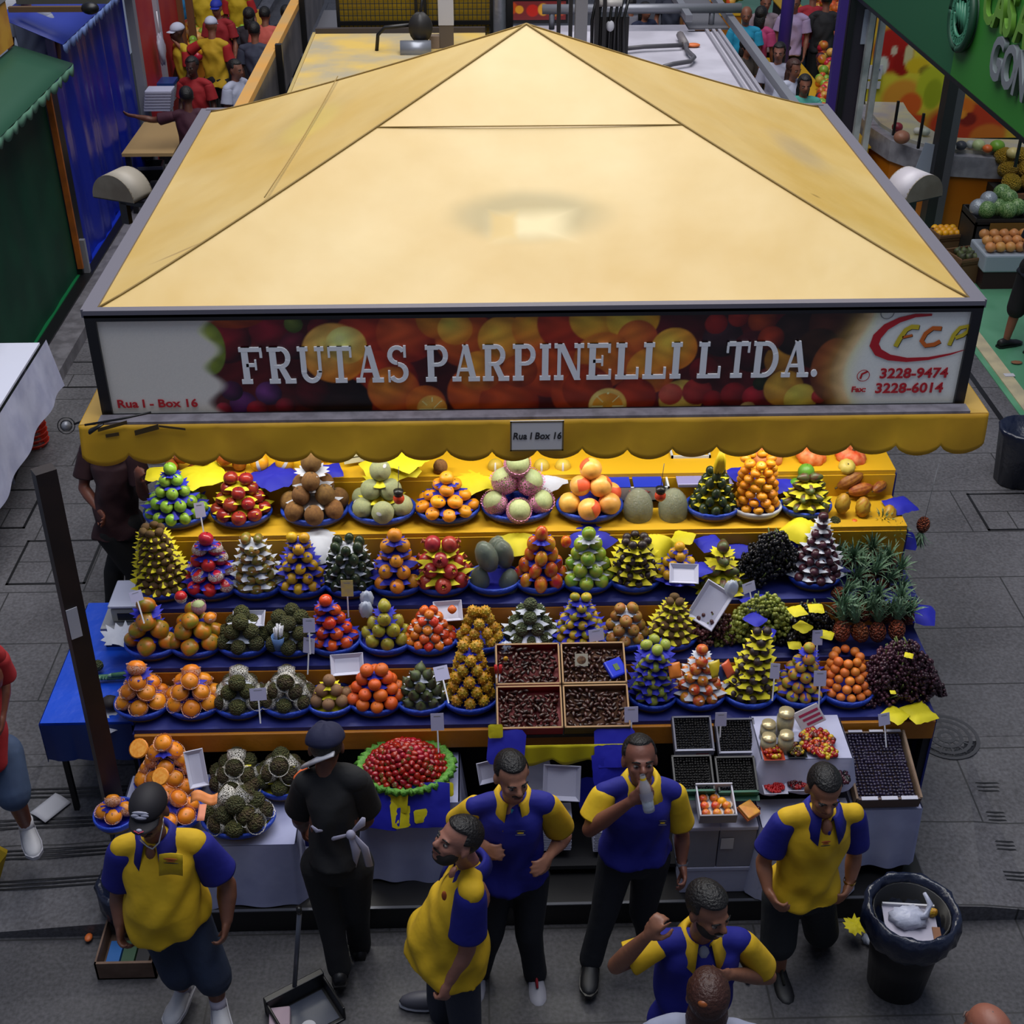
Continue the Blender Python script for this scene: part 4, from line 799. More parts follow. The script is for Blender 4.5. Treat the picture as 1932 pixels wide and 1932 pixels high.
for i, (px, py, rr) in enumerate([(1445, 858, .11), (1530, 858, .1), (1605, 862, .1), (1550, 880, .04)]):
    fruit('pumpkin', P(px, py, y=7.1), rr, ['pale orange pumpkin half behind the awning', 'deep orange ribbed pumpkin half behind the awning', 'light orange ribbed pumpkin at the right corner', 'small pumpkin right of the green pomelo'][i], None, None, (R(20), 0, i))
fruit('pumpkin', P(1598, 880, y=6.98), .05, 'small yellow ribbed squash above the cacao pods', None, 'squash', (R(30), 0, 0)).data = MB().lathe(rnd_prof(.2, .1, .8), 36, wob=lambda t, j: 1 + .08 * abs(math.cos(4 * t))).mesh('squash', smat('squash_skin', 'b09a44', .5))
for i, (px, py, s_, c, rz) in enumerate([(380, 890, .17, 'yellow', .5), (455, 905, .13, 'yellow', .2), (520, 893, .17, 'blue', .8), (620, 885, .1, 'blue', .3), (735, 875, .2, 'yellow', .4), (765, 862, .15, 'yellow', .9), (890, 900, .17, 'yellow', .6), (935, 905, .12, 'yellow', .1), (1020, 900, .17, 'white', .7), (1478, 905, .14, 'blue', .3), (1400, 890, .1, 'blue', .3), (300, 890, .1, 'yellow', .1)]):
    sheet(P(px, py, y=6.93), s_, c, ['yellow paper under the papayas', 'yellow paper right of the papayas', 'blue paper under the largest yellow melon', 'blue paper right of the banded yellow melons', 'big yellow paper on the back shelf', 'bright folded yellow paper against the awning', 'yellow paper right of the lone brown mamey', 'yellow paper corner left of the dull yellow melons', 'white paper under the dull yellow melons', 'blue paper between clementines and pomelo', 'blue paper below the hanging bananas', 'yellow paper corner at the left end of the back shelf'][i], None, square=True, seed=40 + i, rz=rz, droop=.15)
# boxes on the back shelf
def carton(p, w, d, h, label, top=None, m1=None, rz=0):
    t = thing('carton_box', label, 'box', p, rz); m1 = m1 or mat('carton_white', 'b4bac2', .7)
    m = MB(); m.box(-w / 2, w / 2, -d / 2, d / 2, 0, .01); m.box(-w / 2, w / 2, -d / 2, -d / 2 + .012, 0, h).box(-w / 2, w / 2, d / 2 - .012, d / 2, 0, h).box(-w / 2, -w / 2 + .012, -d / 2, d / 2, 0, h).box(w / 2 - .012, w / 2, -d / 2, d / 2, 0, h)
    m.build('tray', m1, t, smooth=False); return t
t = carton(P(1190, 922, y=6.98), .44, .3, .1, 'white carton with two blue panels on the back shelf')
for x in (-.11, .09): MB().box(x - .09, x + .09, -.15, .15, .1, .105).build('blue_panel', mat('blue_card', '1a2fa8', .5), t, smooth=False)
for x in (-.13, -.03, .07, .17): MB().tube([(x, -.152, .06), (x + .03, -.153, .07), (x, -.152, .08)], .004, 5).build('printed_mark', mat('mark_red', '9c3a2c', .6), t)
t = thing('cardboard_sheet', 'purple-grey cardboard sheet on the back shelf', 'cardboard', P(1325, 895, y=6.98), 0); MB().box(-.17, .17, -.15, .15, 0, .008).build('panel', mat('mauve_card', '7c78a8', .7), t, smooth=False)
MB().box(-.17, .17, -.15, -.14, .008, .02).build('folded_edge', mat('mauve_edge', '9a97c0', .7), t, smooth=False)
t = carton(P(1300, 862, y=7.2), .25, .15, .05, 'small white carton behind the purple-grey sheet')
t = thing('blue_tray', 'light blue plastic tray behind the red apples', 'tray', P(472, 930, y=6.98), 0, None, (R(65), 0, 0))
MB().box(-.1, .1, -.09, .09, 0, .006).build('base', mat('sky_plastic', '1c7cc8', .35), t, smooth=False, bevel=.003)
m = MB(); m.box(-.105, .105, -.095, -.085, 0, .02).box(-.105, .105, .085, .095, 0, .02).box(-.105, -.095, -.095, .095, 0, .02).box(.095, .105, -.095, .095, 0, .02); m.build('rim', mat('sky_plastic_rim', '3c94d8', .35), t, smooth=False)
def bananas(p, n, L_, label, rot=(0, 0, 0)):
    t = thing('banana_bunch', label, 'bananas', p, 0, None, rot); mt = mat('banana', 'c8b012', .5)
    for k in range(n):
        a = (k - n / 2) * .25; MB().tube([(math.sin(a) * .01, 0, 0), (math.sin(a) * .04, -.02, -L_ * .35), (math.sin(a) * .06, -.015, -L_ * .7), (math.sin(a) * .06, .01, -L_)], [.008, .017, .016, .005], 7).build('banana', mt, t)
    MB().tube([(0, 0, .03), (0, 0, -.01)], .012, 6).build('stem', STEM, t)
bananas(P(1362, 848, y=6.7), 4, .17, 'small bunch of bananas hanging below the awning')
fruit('cacao', P(700, 858, y=7.1), .03, 'long orange gourd tip by the yellow papers', None, 'gourd', (0, .4, 0))
t = thing('paper_sign', 'cream paper note left of the big yellow papers', 'note', P(672, 862, y=7.1), 0, None, (R(70), 0, .3)); MB().box(-.08, .08, -.035, .035, 0, .002).build('sheet', mat('cream_paper', 'b8b494', .7), t, smooth=False)
MB().box(-.05, .05, -.003, .003, .002, .003).build('written_line', DK, t, smooth=False)
# hanging red ornaments like little tomatoes, not lamps
def pendant(px, py, yy, label):
    t = thing('hanging_ornament', label, 'hanging ornament', P(px, py, y=yy))
    MB().ell((0, 0, -.02), (.034, .034, .036)).build('red_body', mat('tomato_red', 'b83a1c', .35), t)
    MB().lathe([(.0, .005), (.028, .005), (.03, .035), (.0, .04)], 14).build('black_cap', BLACK, t)
    MB().tube([(0, 0, .04), (.01, 0, .2)], .002, 4).build('string', STEEL, t)
pendant(752, 935, 6.6, 'red ornament with black cap before the cantaloupes'); pendant(1246, 930, 6.55, 'red ornament with black cap between the two wrapped fruits')
pp = fruit('pineapple', P(1742, 990, y=6.9), .05, 'small pineapple hanging alone right of the stall', None, None, (R(160), .2, 0))
link('string', MB().tube([(0, 0, -1.0), (.0, .0, -8)], .03, 4).mesh('string', STEEL), pp)
# third row (C)
p_(310, 'C', 'tall kiwi tower with yellow paper at the left', 'kiwi', .025, 9, .125, .05, 'yellow', .041, (.15, .13), desc='small brown kiwi', rot='flat', sheetf=1.12, lean=.06, zig=14, tilt=-.03)
p_(402, 'C', 'white-netted red apple pile on blue paper', 'red_apple', .041, 5, .12, .0, 'blue', .07, (.155, .13), desc='red apple with white net cap', mixk=('apple_bare', .35))
p_(487, 'C', 'green mango tower with white paper', 'feijoa', .033, 6, .115, .03, 'white', .058, (.15, .13), desc='small green-brown mango', rot='flat', zig=8)
p_(572, 'C', 'yellow orange tower with blue paper', 'yellow_orange', .033, 6, .115, .02, 'blue', .058, (.15, .13), desc='yellow-skinned orange', lim=1.15)
p_(662, 'C', 'dark green avocado pile with white paper', 'dark_avocado', .034, 5, .12, .07, 'white', .058, (.15, .13), desc='dark green avocado', sheetf=.95)
p_(750, 'C', 'smooth orange tower in the middle', 'orange', .041, 5, .11, .0, 'blue', .072, (.155, .13), desc='smooth round orange', lim=1.12)
p_(835, 'C', 'red pomegranate pile', 'pomegranate', .046, 4, .12, .03, 'yellow', .072, (.16, .13), desc='red pomegranate', rot='out')
for i, (px, py, rr, yy) in enumerate([(918, 1050, .065, 6.36), (950, 1045, .06, 6.42), (905, 1095, .06, 6.36), (960, 1100, .06, 6.36), (935, 1035, .055, 6.48)]):
    fruit('big_dark', P(px, py, y=yy), rr, ['tallest front', 'upper right', 'lower left', 'lower right', 'rearmost'][i] + ' of the dark green papayas wrapped in film', None, None, (.1, .15 * (i - 2), 0))
basket((P(932, 1125, y=6.4).x, 6.39, 1.35), .165, .14, 'blue-rimmed basket under the wrapped dark papayas')
p_(1020, 'C', 'red and yellow mango pile', 'mango', .042, 5, .115, .0, 'blue', .07, (.155, .13), desc='red and yellow mango', sheetf=.95)
p_(1107, 'C', 'green apple tower with white paper', 'green_apple', .04, 5, .115, .0, 'white', .07, (.155, .13), desc='green apple', sheetf=.98)
p_(1195, 'C', 'black passion fruit tower with yellow paper', 'black_passion', .026, 6, .115, .06, 'yellow', .048, (.15, .13), desc='small black passion fruit', rot='flat', zig=9)
p_(1275, 'C', 'small yellow orange pile above the kiwi tower', 'yellow_orange', .03, 4, .09, .0, 'blue', .052, None, desc='small yellow orange', dz=.1)
p_(1355, 'C', 'brown and green avocado pile behind the white tray', 'avocado', .042, 4, .1, .0, 'yellow', .072, None, desc='brown-green avocado', dz=.03, rot='lie')
p_(1532, 'C', 'purple plum tower with white paper', 'plum', .029, 8, .12, .0, 'white', .05, (.15, .13), desc='dark purple plum', rot='flat', zig=8, tilt=.02, lean=.05, sheetf=1.2)
for px, rr in ((1068, .033), (1545, .03)): pass
fruit('mango', P(1068, 1022, y=6.5), .036, 'orange mango alone left of the green apples', None)
# black grape heap and other grapes: every bunch is a thing
def bunch_mesh(n, L_, w_, rr, mt, seed=0, res=(7, 5)):
    q = random.Random(seed); m = MB()
    for i in range(n):
        u = (i + .5) / n; R_ = w_ * math.sqrt(max(.05, 1 - u)) * (.9 if u > .12 else .6); t = q.random() * 6.28; k = math.sqrt(q.uniform(.35, 1))
        m.ell((R_ * k * math.cos(t), R_ * k * math.sin(t), -u * L_), rr * q.uniform(.9, 1.1), *res)
    return m.mesh('berries', mt)
def stem_mesh(L_): return MB().tube([(0, 0, .03), (.005, 0, -.01), (0, 0, -L_ * .5)], .004, 5).mesh('stem', mat('stem_green', '5c6a30', .7))
BG = mat('black_grape', '14131a', .3, var=.4); GG = mat('green_grape', '768232', .3, var=.2, col2='8a8c3c', nscale=20); RG = mat('red_grape', '3a1c1e', .35, var=.3, col2='522a2c', nscale=12); PG = mat('purple_grape', '2c141e', .35, var=.4, col2='4a2434', nscale=20)
def bunches(c, rx, ry, hz, n, ms, sm, cap, label, group, cat='grapes', seed=1, skip=0):
    q = random.Random(seed)
    for i in range(n):
        u = (i + .5) / n; t = i * 2.399; r0 = math.sqrt(u); x = r0 * math.cos(t); y = r0 * math.sin(t)
        z = hz * (1 - r0 ** 1.6)
        o = link(cap, ms[i % len(ms)], None, (c[0] + rx * x, c[1] + ry * y, c[2] + z + .05), label, cat, group)
        o.rotation_euler = (-R(65) * y * 1.0 - R(20) + q.uniform(-.2, .2), -R(60) * x + q.uniform(-.2, .2), q.uniform(0, .5)); s_ = q.uniform(.85, 1.15); o.scale = (s_,) * 3
        link('stem', sm, o)
sm = stem_mesh(.12)
bm = [bunch_mesh(60, .15, .06, .0125, BG, s_) for s_ in (1, 2)]
c = P(1448, 1105, y=6.4); bunches((c.x, 6.42, 1.39), .15, .11, .26, 30, bm, sm, 'grape_bunch', 'bunch of black grapes in the heap left of the plum tower', 'black grape heap')
gm = [bunch_mesh(60, .15, .06, .0125, GG, s_) for s_ in (3, 4)]
c = P(1432, 1210, y=6.1); bunches((c.x, 6.12, 1.17), .17, .12, .24, 26, gm, sm, 'grape_bunch', 'bunch of green grapes over blue paper', 'green grape heap', seed=2)
rm = [bunch_mesh(55, .14, .058, .0115, RG, s_) for s_ in (5, 6)]
c = P(1335, 1215, y=6.1); bunches((c.x, 6.1, 1.16), .14, .11, .16, 20, rm, sm, 'grape_bunch', 'bunch of dull red grapes below the tilted white tray', 'red grape heap', seed=3)
pm = [bunch_mesh(70, .16, .07, .0115, PG, s_) for s_ in (7, 8)]
c = P(1690, 1300, y=5.8); bunches((c.x, 5.84, .95), .2, .16, .32, 56, pm, sm, 'grape_bunch', 'bunch of purple grapes in the big heap at the right corner', 'purple grape heap', seed=4)
km = [bunch_mesh(55, .14, .058, .013, mat('blackest', '100e12', .35), s_) for s_ in (9,)]
c = P(1522, 1200, y=6.1); bunches((c.x, 6.1, 1.16), .11, .1, .2, 16, km, sm, 'grape_bunch', 'bunch of black grapes wrapped in yellow paper', 'black grapes with yellow paper', seed=5)
for i, (px, py, s_, c, yy) in enumerate([(1430, 1135, .1, 'blue', 6.15), (1425, 1165, .07, 'blue', 5.99), (1450, 1190, .05, 'blue', 5.95), (1540, 1145, .055, 'yellow', 5.98), (1505, 1150, .06, 'yellow', 5.98), (1515, 1180, .06, 'yellow', 5.95), (1560, 1195, .05, 'yellow', 5.95), (1500, 1215, .05, 'yellow', 5.95), (1735, 1340, .1, 'yellow', 5.62), (1690, 1345, .08, 'yellow', 5.6), (1715, 1235, .03, 'yellow', 5.62), (1685, 1305, .02, 'yellow', 5.5), (1340, 1020, .1, 'blue', 6.5), (1390, 1030, .1, 'blue', 6.55), (1290, 1010, .08, 'yellow', 6.5), (1480, 1010, .12, 'blue', 6.58), (1320, 1070, .08, 'blue', 6.3)]):
    sheet(P(px, py, y=yy), s_, c, ['blue paper behind the green grapes', 'blue paper folded into the green grapes', 'blue paper scrap low in the green grapes', 'flat yellow paper on the wrapped black grapes', 'crumpled yellow paper left on the wrapped black grapes', 'yellow paper strip across the wrapped black grapes', 'yellow paper scrap right of the price tag', 'yellow paper scrap left under the wrapped grapes', 'yellow paper under the right of the purple grapes', 'yellow paper under the middle of the purple grapes', 'yellow scrap high on the purple grapes', 'yellow scrap low on the purple grapes', 'blue paper above the black passion fruit', 'blue paper above the avocado pile', 'yellow paper above the small yellow oranges', 'blue paper above the black grapes', 'blue paper square right of the small oranges'][i], None, square=True, seed=60 + i, rz=.3 + i * .4, droop=.2)
# pineapples
for i, (px, py, yy, rr, rx) in enumerate([(1600, 1040, 6.62, .055, 1.1), (1605, 1060, 6.45, .055, .5), (1582, 1120, 6.25, .05, .6), (1655, 1130, 6.2, .05, .5), (1680, 1060, 6.5, .05, .5), (1690, 1115, 6.3, .045, .6), (1640, 1090, 6.35, .05, .3), (1588, 1190, 6.0, .062, -.4), (1622, 1192, 6.0, .062, -.45), (1656, 1192, 6.0, .06, -.4), (1692, 1188, 6.0, .06, -.45), (1605, 1160, 6.15, .05, .3), (1650, 1160, 6.15, .05, .2), (1695, 1160, 6.15, .048, .3), (1640, 1020, 6.68, .05, .3), (1680, 1020, 6.65, .05, .2), (1625, 1085, 6.42, .05, .1)] + [(x_, y_, yy_, .05, .3) for x_, y_, yy_ in ((1575, 1060, 6.5), (1660, 1075, 6.45), (1620, 1130, 6.25), (1665, 1105, 6.35), (1700, 1140, 6.2), (1580, 1150, 6.12), (1628, 1160, 6.1), (1672, 1165, 6.1), (1640, 1045, 6.55), (1610, 1100, 6.35), (1690, 1085, 6.4), (1575, 1020, 6.66), (1660, 1000, 6.72), (1712, 1165, 6.12))]):
    if i in (7, 8, 9, 10): lb = 'orange pineapple in the front row, ' + ['leftmost', 'second from left', 'third from left', 'rightmost'][i - 7]; g = None
    else: lb = 'pineapple with spiky crown heaped behind the front row'; g = 'heaped pineapples'
    q = random.Random(i); fruit('pineapple', P(px, py, y=yy), rr, lb, g, None, (rx, q.uniform(-.4, .4), q.uniform(-.5, .5)))
# fourth row (D)
p_(290, 'D', 'big green and orange persimmon pile at the left', 'persimmon', .052, 4, .1, .0, 'blue', .075, (.15, .13), desc='big green-orange persimmon', sheetf=.85, rot='tilt')
p_(372, 'D', 'big persimmon pile left of the plastic cup', 'persimmon', .05, 3, .11, .03, 'blue', .075, (.15, .13), desc='large yellow-green persimmon', sheetf=.85, rot='tilt')
fruit('melon_pink', P(375, 1145, y=6.1), .04, 'fruit wrapped in white foam net above the persimmons', None, 'wrapped fruit'); fruit('persimmon_net', P(396, 1165, y=6.08), .035, 'persimmon in peach net above the large persimmons', None)
fruit('red_apple', P(341, 1125, y=6.1), .034, 'red apple in white net below the kiwi tower', None, 'apple', (R(180), 0, 0))
p_(462, 'D', 'green custard apples on white paper left of the cup', 'atemoya', .043, 3, .11, .03, 'white', .066, (.15, .13), desc='dark green custard apple', sheetf=.95)
p_(553, 'D', 'green custard apples around the cup of forks', 'atemoya', .042, 3, .12, .06, 'white', .066, (.15, .13), desc='green custard apple', sheetf=.9)
p_(632, 'D', 'red persimmon tower on blue paper', 'red_persimmon', .037, 5, .1, .0, 'blue', .062, (.145, .13), desc='smooth red-orange persimmon', tilt=-.03)
p_(730, 'D', 'yellow quince pile', 'pear', .039, 4, .1, .0, 'blue', .067, (.15, .13), desc='yellow quince', sheetf=.85, rot='tilt')
p_(812, 'D', 'small orange persimmon pile on white paper', 'mini_persimmon', .028, 5, .12, .03, 'white', .042, (.155, .13), desc='small orange persimmon', sheetf=.95, rot='tilt')
p_(905, 'D', 'upper horned melon pile', 'kiwano', .033, 4, .1, .03, None, .055, (.14, .12), desc='spiky golden horned melon')
p_(1000, 'D', 'pale green cherimoya pile on white paper', 'cherimoya', .04, 4, .11, .02, 'white', .066, (.155, .13), desc='scaly pale green cherimoya')
p_(1092, 'D', 'little mandarin tower with blue paper', 'small_mandarin', .03, 6, .115, .02, 'blue', .05, (.155, .13), desc='little yellow-green mandarin')
p_(1177, 'D', 'russet pear pile right of the little mandarins', 'medlar', .034, 4, .1, .03, 'white', .058, (.14, .12), desc='round russet pear', sheetf=.85, rot='tilt')
p_(1265, 'D', 'kiwi tower with yellow paper right of the pears', 'kiwi', .026, 6, .11, .03, 'yellow', .046, (.14, .12), desc='round brown kiwi', rot='flat')
# front row (E)
p_(270, 'E', 'netted persimmon basket at the left front corner', 'persimmon_net', .046, 4, .1, .0, 'blue', .07, (.15, .14), desc='labelled orange persimmon in foam net', rot='tilt', sheetf=.85)
p_(367, 'E', 'second netted persimmon basket of the front row', 'persimmon_net', .046, 3, .11, .04, 'blue', .07, (.155, .14), desc='labelled orange persimmon in foam net', rot='tilt', sheetf=.85)
p_(455, 'E', 'foam-netted custard apple basket beside the persimmons', 'atemoya_net', .043, 3, .11, .03, 'white', .062, (.15, .14), desc='foam-netted custard apple', rot='out', mixk=('atemoya', .3), sheetf=.85)
p_(545, 'E', 'foam-netted custard apple basket beside the sapodillas', 'atemoya_net', .043, 3, .11, .03, 'white', .062, (.15, .14), desc='foam-netted custard apple', rot='out', mixk=('atemoya', .3), sheetf=.85)
p_(625, 'E', 'sapodilla basket', 'sapodilla', .036, 3, .085, .0, 'yellow', .055, (.135, .13), desc='tan round sapodilla', sheetf=.9)
p_(710, 'E', 'tangerine pile of the front row', 'tangerine', .038, 4, .125, .03, 'blue', .056, (.155, .14), desc='deep orange tangerine', sheetf=.8)
p_(797, 'E', 'fig pile of the front row', 'fig', .032, 4, .115, .04, 'white', .05, (.15, .14), desc='dark green fig', sheetf=.9, rot='tilt')
p_(888, 'E', 'lower horned melon tower', 'kiwano', .034, 6, .11, .03, 'blue', .058, (.155, .14), desc='spiky orange horned melon', sheetf=.8, lean=.05)
p_(1229, 'E', 'tall green plum tower with blue paper', 'green_plum', .031, 7, .09, .05, 'blue', .055, (.135, .13), desc='oval green plum')
p_(1315, 'E', 'red nectarine tower with white paper', 'nectarine', .033, 6, .115, .0, 'white', .056, (.15, .14), desc='red and yellow nectarine', lim=1.05)
p_(1410, 'E', 'leaning dark plum tower with yellow paper', 'black_passion', .026, 8, .11, .02, 'yellow', .052, (.15, .14), desc='dark plum', rot='flat', tilt=.05, lean=.06, zig=8, sheetf=1.2)
p_(1505, 'E', 'peach tower with blue paper', 'peach', .033, 6, .11, .0, 'blue', .056, (.15, .14), desc='blushed peach', tilt=.02)
p_(1592, 'E', 'apricot basket of the front row', 'apricot', .026, 5, .115, .07, None, .038, (.15, .14), desc='small orange apricot', lean=.08)
# ------------------------------------------------------------------ front tables, boxes and what stands below the counter
for i in range(3):
    t = thing('tube_lamp', 'tube lamp under the stall roof, %s of three' % ['leftmost', 'middle', 'rightmost'][i], 'lamp', (-1.3 + 1.6 * i, 6.75, 2.82))
    MB().box(-.62, .62, -.05, .05, 0, .05).build('housing', GREY, t, smooth=False)
    MB().tube([(-.58, 0, -.015), (.58, 0, -.015)], .014, 10).build('tube', mat('lamp_glow', 'fffbe8', .4, emit=2.5), t)
CLOTH = mat('table_cloth_white', '8c90b4', .8, col2='a0a4c4', nscale=3, bump=.2, bscale=6)
def table(name, label, x0, x1, y0, y1, z, drop, mt=CLOTH, seed=1, z0=ZG, flare=.05):
    t = thing(name, label, 'table', (0, 0, z0)); z -= z0; q = random.Random(seed)
    m = MB(); m.box(x0, x1, y0, y1, z - .02, z)
    m.build('table_top', mt, t, smooth=False)
    for x in (x0 + .04, x1 - .04):
        for y in (y0 + .04, y1 - .04): MB().box(x - .02, x + .02, y - .02, y + .02, 0, z - .02).build('leg', BLACK, t, smooth=False)
    per = [(x0, y1), (x0, y0), (x1, y0), (x1, y1)]; segs = [(per[i], per[i + 1]) for i in range(3)]; L_ = [math.dist(*s) for s in segs]; tot = sum(L_)
    def fn(u, v):
        s = u * tot; i = 0
        while i < 2 and s > L_[i]: s -= L_[i]; i += 1
        (ax, ay), (bx, by) = segs[i]; k = s / L_[i]; x = ax + (bx - ax) * k; y = ay + (by - ay) * k
        nx, ny = [(-1, 0), (0, -1), (1, 0)][i]; w_ = .012 * math.sin(u * 40 + seed) * v + flare * v + .008
        d = drop * (1 - .04 * math.sin(u * 11 + seed)); return (x + nx * w_, y + ny * w_, z - d * v + .002)
    MB().grid(fn, 120, 10).build('tablecloth', mt, t)
    return t
xa, xb = P(205, 1560, y=5.1).x, P(556, 1580, y=5.1).x
table('display_table', 'low table with white cloth at the left front under netted fruit', xa, xb, 5.07, 5.62, .60, .44)
TY['F'] = (5.3, .6)
def heap(px, py, yy, z, d, k, r_, n, R0, R1, desc, paper='white', a=.17, b=.15, **q): return pile(px, 'F', d, k, r_ / 1.07, n, R0 / 1.08, R1 / 1.08, paper, bask=(a / 1.07, b / 1.05), desc=desc, y=yy, z=z, py=py, **q)
heap(308, 1440, 5.5, .62, 'tall heap of persimmons on the left front table', 'persimmon_net', .05, 5, .15, .0, 'foam-netted orange persimmon', 'blue', .2, .16, pz=.06, rot='tilt', sheetf=.8)
heap(345, 1530, 5.24, .62, 'persimmon basket behind the man in the cap', 'persimmon_net', .046, 2, .11, .04, 'foam-netted orange persimmon', 'blue', .17, .13, rot='tilt', sheetf=.8)
heap(243, 1535, 5.24, .62, 'persimmon basket left of the man in the cap', 'persimmon_net', .044, 2, .06, .0, 'foam-netted orange persimmon', 'blue', .12, .12, rot='tilt', sheetf=.8)
heap(443, 1455, 5.48, .62, 'back left tray of netted custard apples', 'atemoya_net', .05, 3, .12, .04, 'foam-netted custard apple', 'yellow', .165, .14, rot='out', mixk=('atemoya', .3), sheetf=.85, pz=.055)
heap(527, 1450, 5.48, .62, 'back right tray of netted custard apples', 'atemoya_net', .048, 3, .11, .04, 'foam-netted custard apple', 'yellow', .15, .14, rot='out', mixk=('atemoya', .35), sheetf=.85, pz=.055)
heap(472, 1555, 5.2, .62, 'front tray of netted custard apples', 'atemoya_net', .052, 3, .14, .06, 'foam-netted custard apple', 'yellow', .2, .15, rot='out', mixk=('atemoya', .35), sheetf=.85, pz=.05)
def halved(px, py, yy, r_, label):
    o = link('orange_half', MB().lathe([(.01, -.9), (.55, -.78), (.92, -.35), (1, 0), (.01, .02)], 18).mesh('orange_half', mat('half_skin', 'd98020', .4)), None, P(px, py, y=yy), label, 'persimmon'); o.scale = (r_,) * 3; o.rotation_euler = (R(35), R(-15), 0)
    MB().lathe([(.9, .03), (.01, .05)], 18).build('cut_face', mat('cut_flesh', 'e8902c', .3, col2='f0a848', nscale=3), o)
halved(261, 1412, 5.3, .055, 'halved orange persimmon in a net on the left heap'); halved(302, 1465, 5.2, .05, 'halved orange persimmon above the black cap')
t = thing('orange_tag', 'peach coloured paper ribbon between persimmons and custard apples', 'paper', P(385, 1510, y=5.12)); MB().grid(lambda u, v: (-.07 + .14 * u, -.02 + .05 * v, .02 * math.sin(u * 6) + .03 * v), 8, 3).build('ribbon', mat('peach_paper', 'e08a4c', .6), t, solid=.002)
MB().grid(lambda u, v: (-.02 + .04 * u, -.03 - .1 * v, -.02 * v), 4, 3).build('ribbon_tail', mat('peach_light', 'd8886a', .6), t, solid=.002)
# strawberries
xa, xb = P(690, 1520, y=5.3).x, P(865, 1520, y=5.3).x
table('strawberry_table', 'small table under white cloth below the strawberries', xa, xb, 5.24, 5.64, .72, .56, seed=4, flare=.06)
sc_ = Vector((P(765, 1440, y=5.42).x, 5.42, .72))
t = thing('strawberry_basket', 'wide brown wicker basket full of strawberries', 'basket', sc_)
MB().lathe([(.01, .0), (.8, .0), (.95, .05), (1, .09), (.94, .095), (.85, .04), (.01, .03)], 36, sx=.255, sy=.2).build('body', wicker('wicker_brown', '5c3a1e'), t)
m = MB(); q = random.Random(2)
m.lathe([(.82, .09), (.95, .12), (1.06, .13), (1.12, .1), (1.02, .085)], 110, sx=.25, sy=.2, wob=lambda a, j: 1 + (.05 * math.sin(37 * a + j) + .03 * math.sin(61 * a + 2 * j)) * (j > 0))
m.build('lettuce_edge', mat('lettuce', '3f7a20', .6, col2='5a9430', nscale=30, bump=.5, bscale=80), t)
MB().ell((0, 0, .08), (.215, .17, .13), 20, 10).build('packing', mat('dark_leaf', '0f1c0c', .8), t)
q = random.Random(11); N_ = 165
for i in range(N_):
    u = (i + .5) / N_; th = i * 2.399963; r0 = math.sqrt(u); x = .225 * r0 * math.cos(th); y = .18 * r0 * math.sin(th); zz = .1 + .16 * (1 - r0 ** 1.8)
    fruit('strawberry', sc_ + Vector((x, y, zz)), q.uniform(.022, .028), 'ripe red strawberry heaped in the wide brown basket', 'strawberries in the basket', None, (q.uniform(.6, 2.6), q.uniform(-.8, .8), q.uniform(0, 6)))
for i, (px, py, s_, c, yy, rx) in enumerate([(715, 1525, .15, 'blue', 5.2, 1.1), (805, 1520, .16, 'blue', 5.2, 1.1), (765, 1535, .1, 'yellow', 5.18, 1.1), (750, 1515, .07, 'yellow', 5.2, 1.2), (842, 1490, .05, 'yellow', 5.25, 1.1), (795, 1540, .05, 'yellow', 5.17, 1.2), (955, 1410, .13, 'blue', 5.35, 1.0), (1160, 1410, .14, 'blue', 5.35, 1.0), (1150, 1450, .12, 'blue', 5.3, 1.2), (1125, 1500, .12, 'blue', 5.5, .9), (935, 1380, .05, 'yellow', 5.38, 1.2)]):
    o = sheet(P(px, py, y=yy), s_, c, ['blue paper hanging left below the strawberries', 'blue paper hanging right below the strawberries', 'yellow paper between the two blue ones below the strawberries', 'yellow strip directly under the strawberry basket', 'yellow paper right of the strawberry basket', 'small yellow paper corner low on the strawberry table', 'blue paper left below the date boxes', 'blue paper right below the date boxes', 'blue paper beside the bottle drinker', 'blue paper lower behind the bottle drinker', 'yellow paper at the left edge of the date boxes'][i], None, square=True, seed=90 + i, rz=.6 + i, droop=.05, noise=.015); o.rotation_euler = (rx, 0, .2 * (i % 3 - 1))
o = MB().grid(lambda u, v: (u * .6, -.012 * math.sin(u * 20) * v - .02, -v * (.1 + .05 * abs(math.sin(u * 3 * PI)))), 40, 6).build('paper_frill', PAPER['yellow'], None, loc=P(975, 1402, y=5.38), label='draped yellow paper frill under the date boxes', cat='paper', solid=.002)
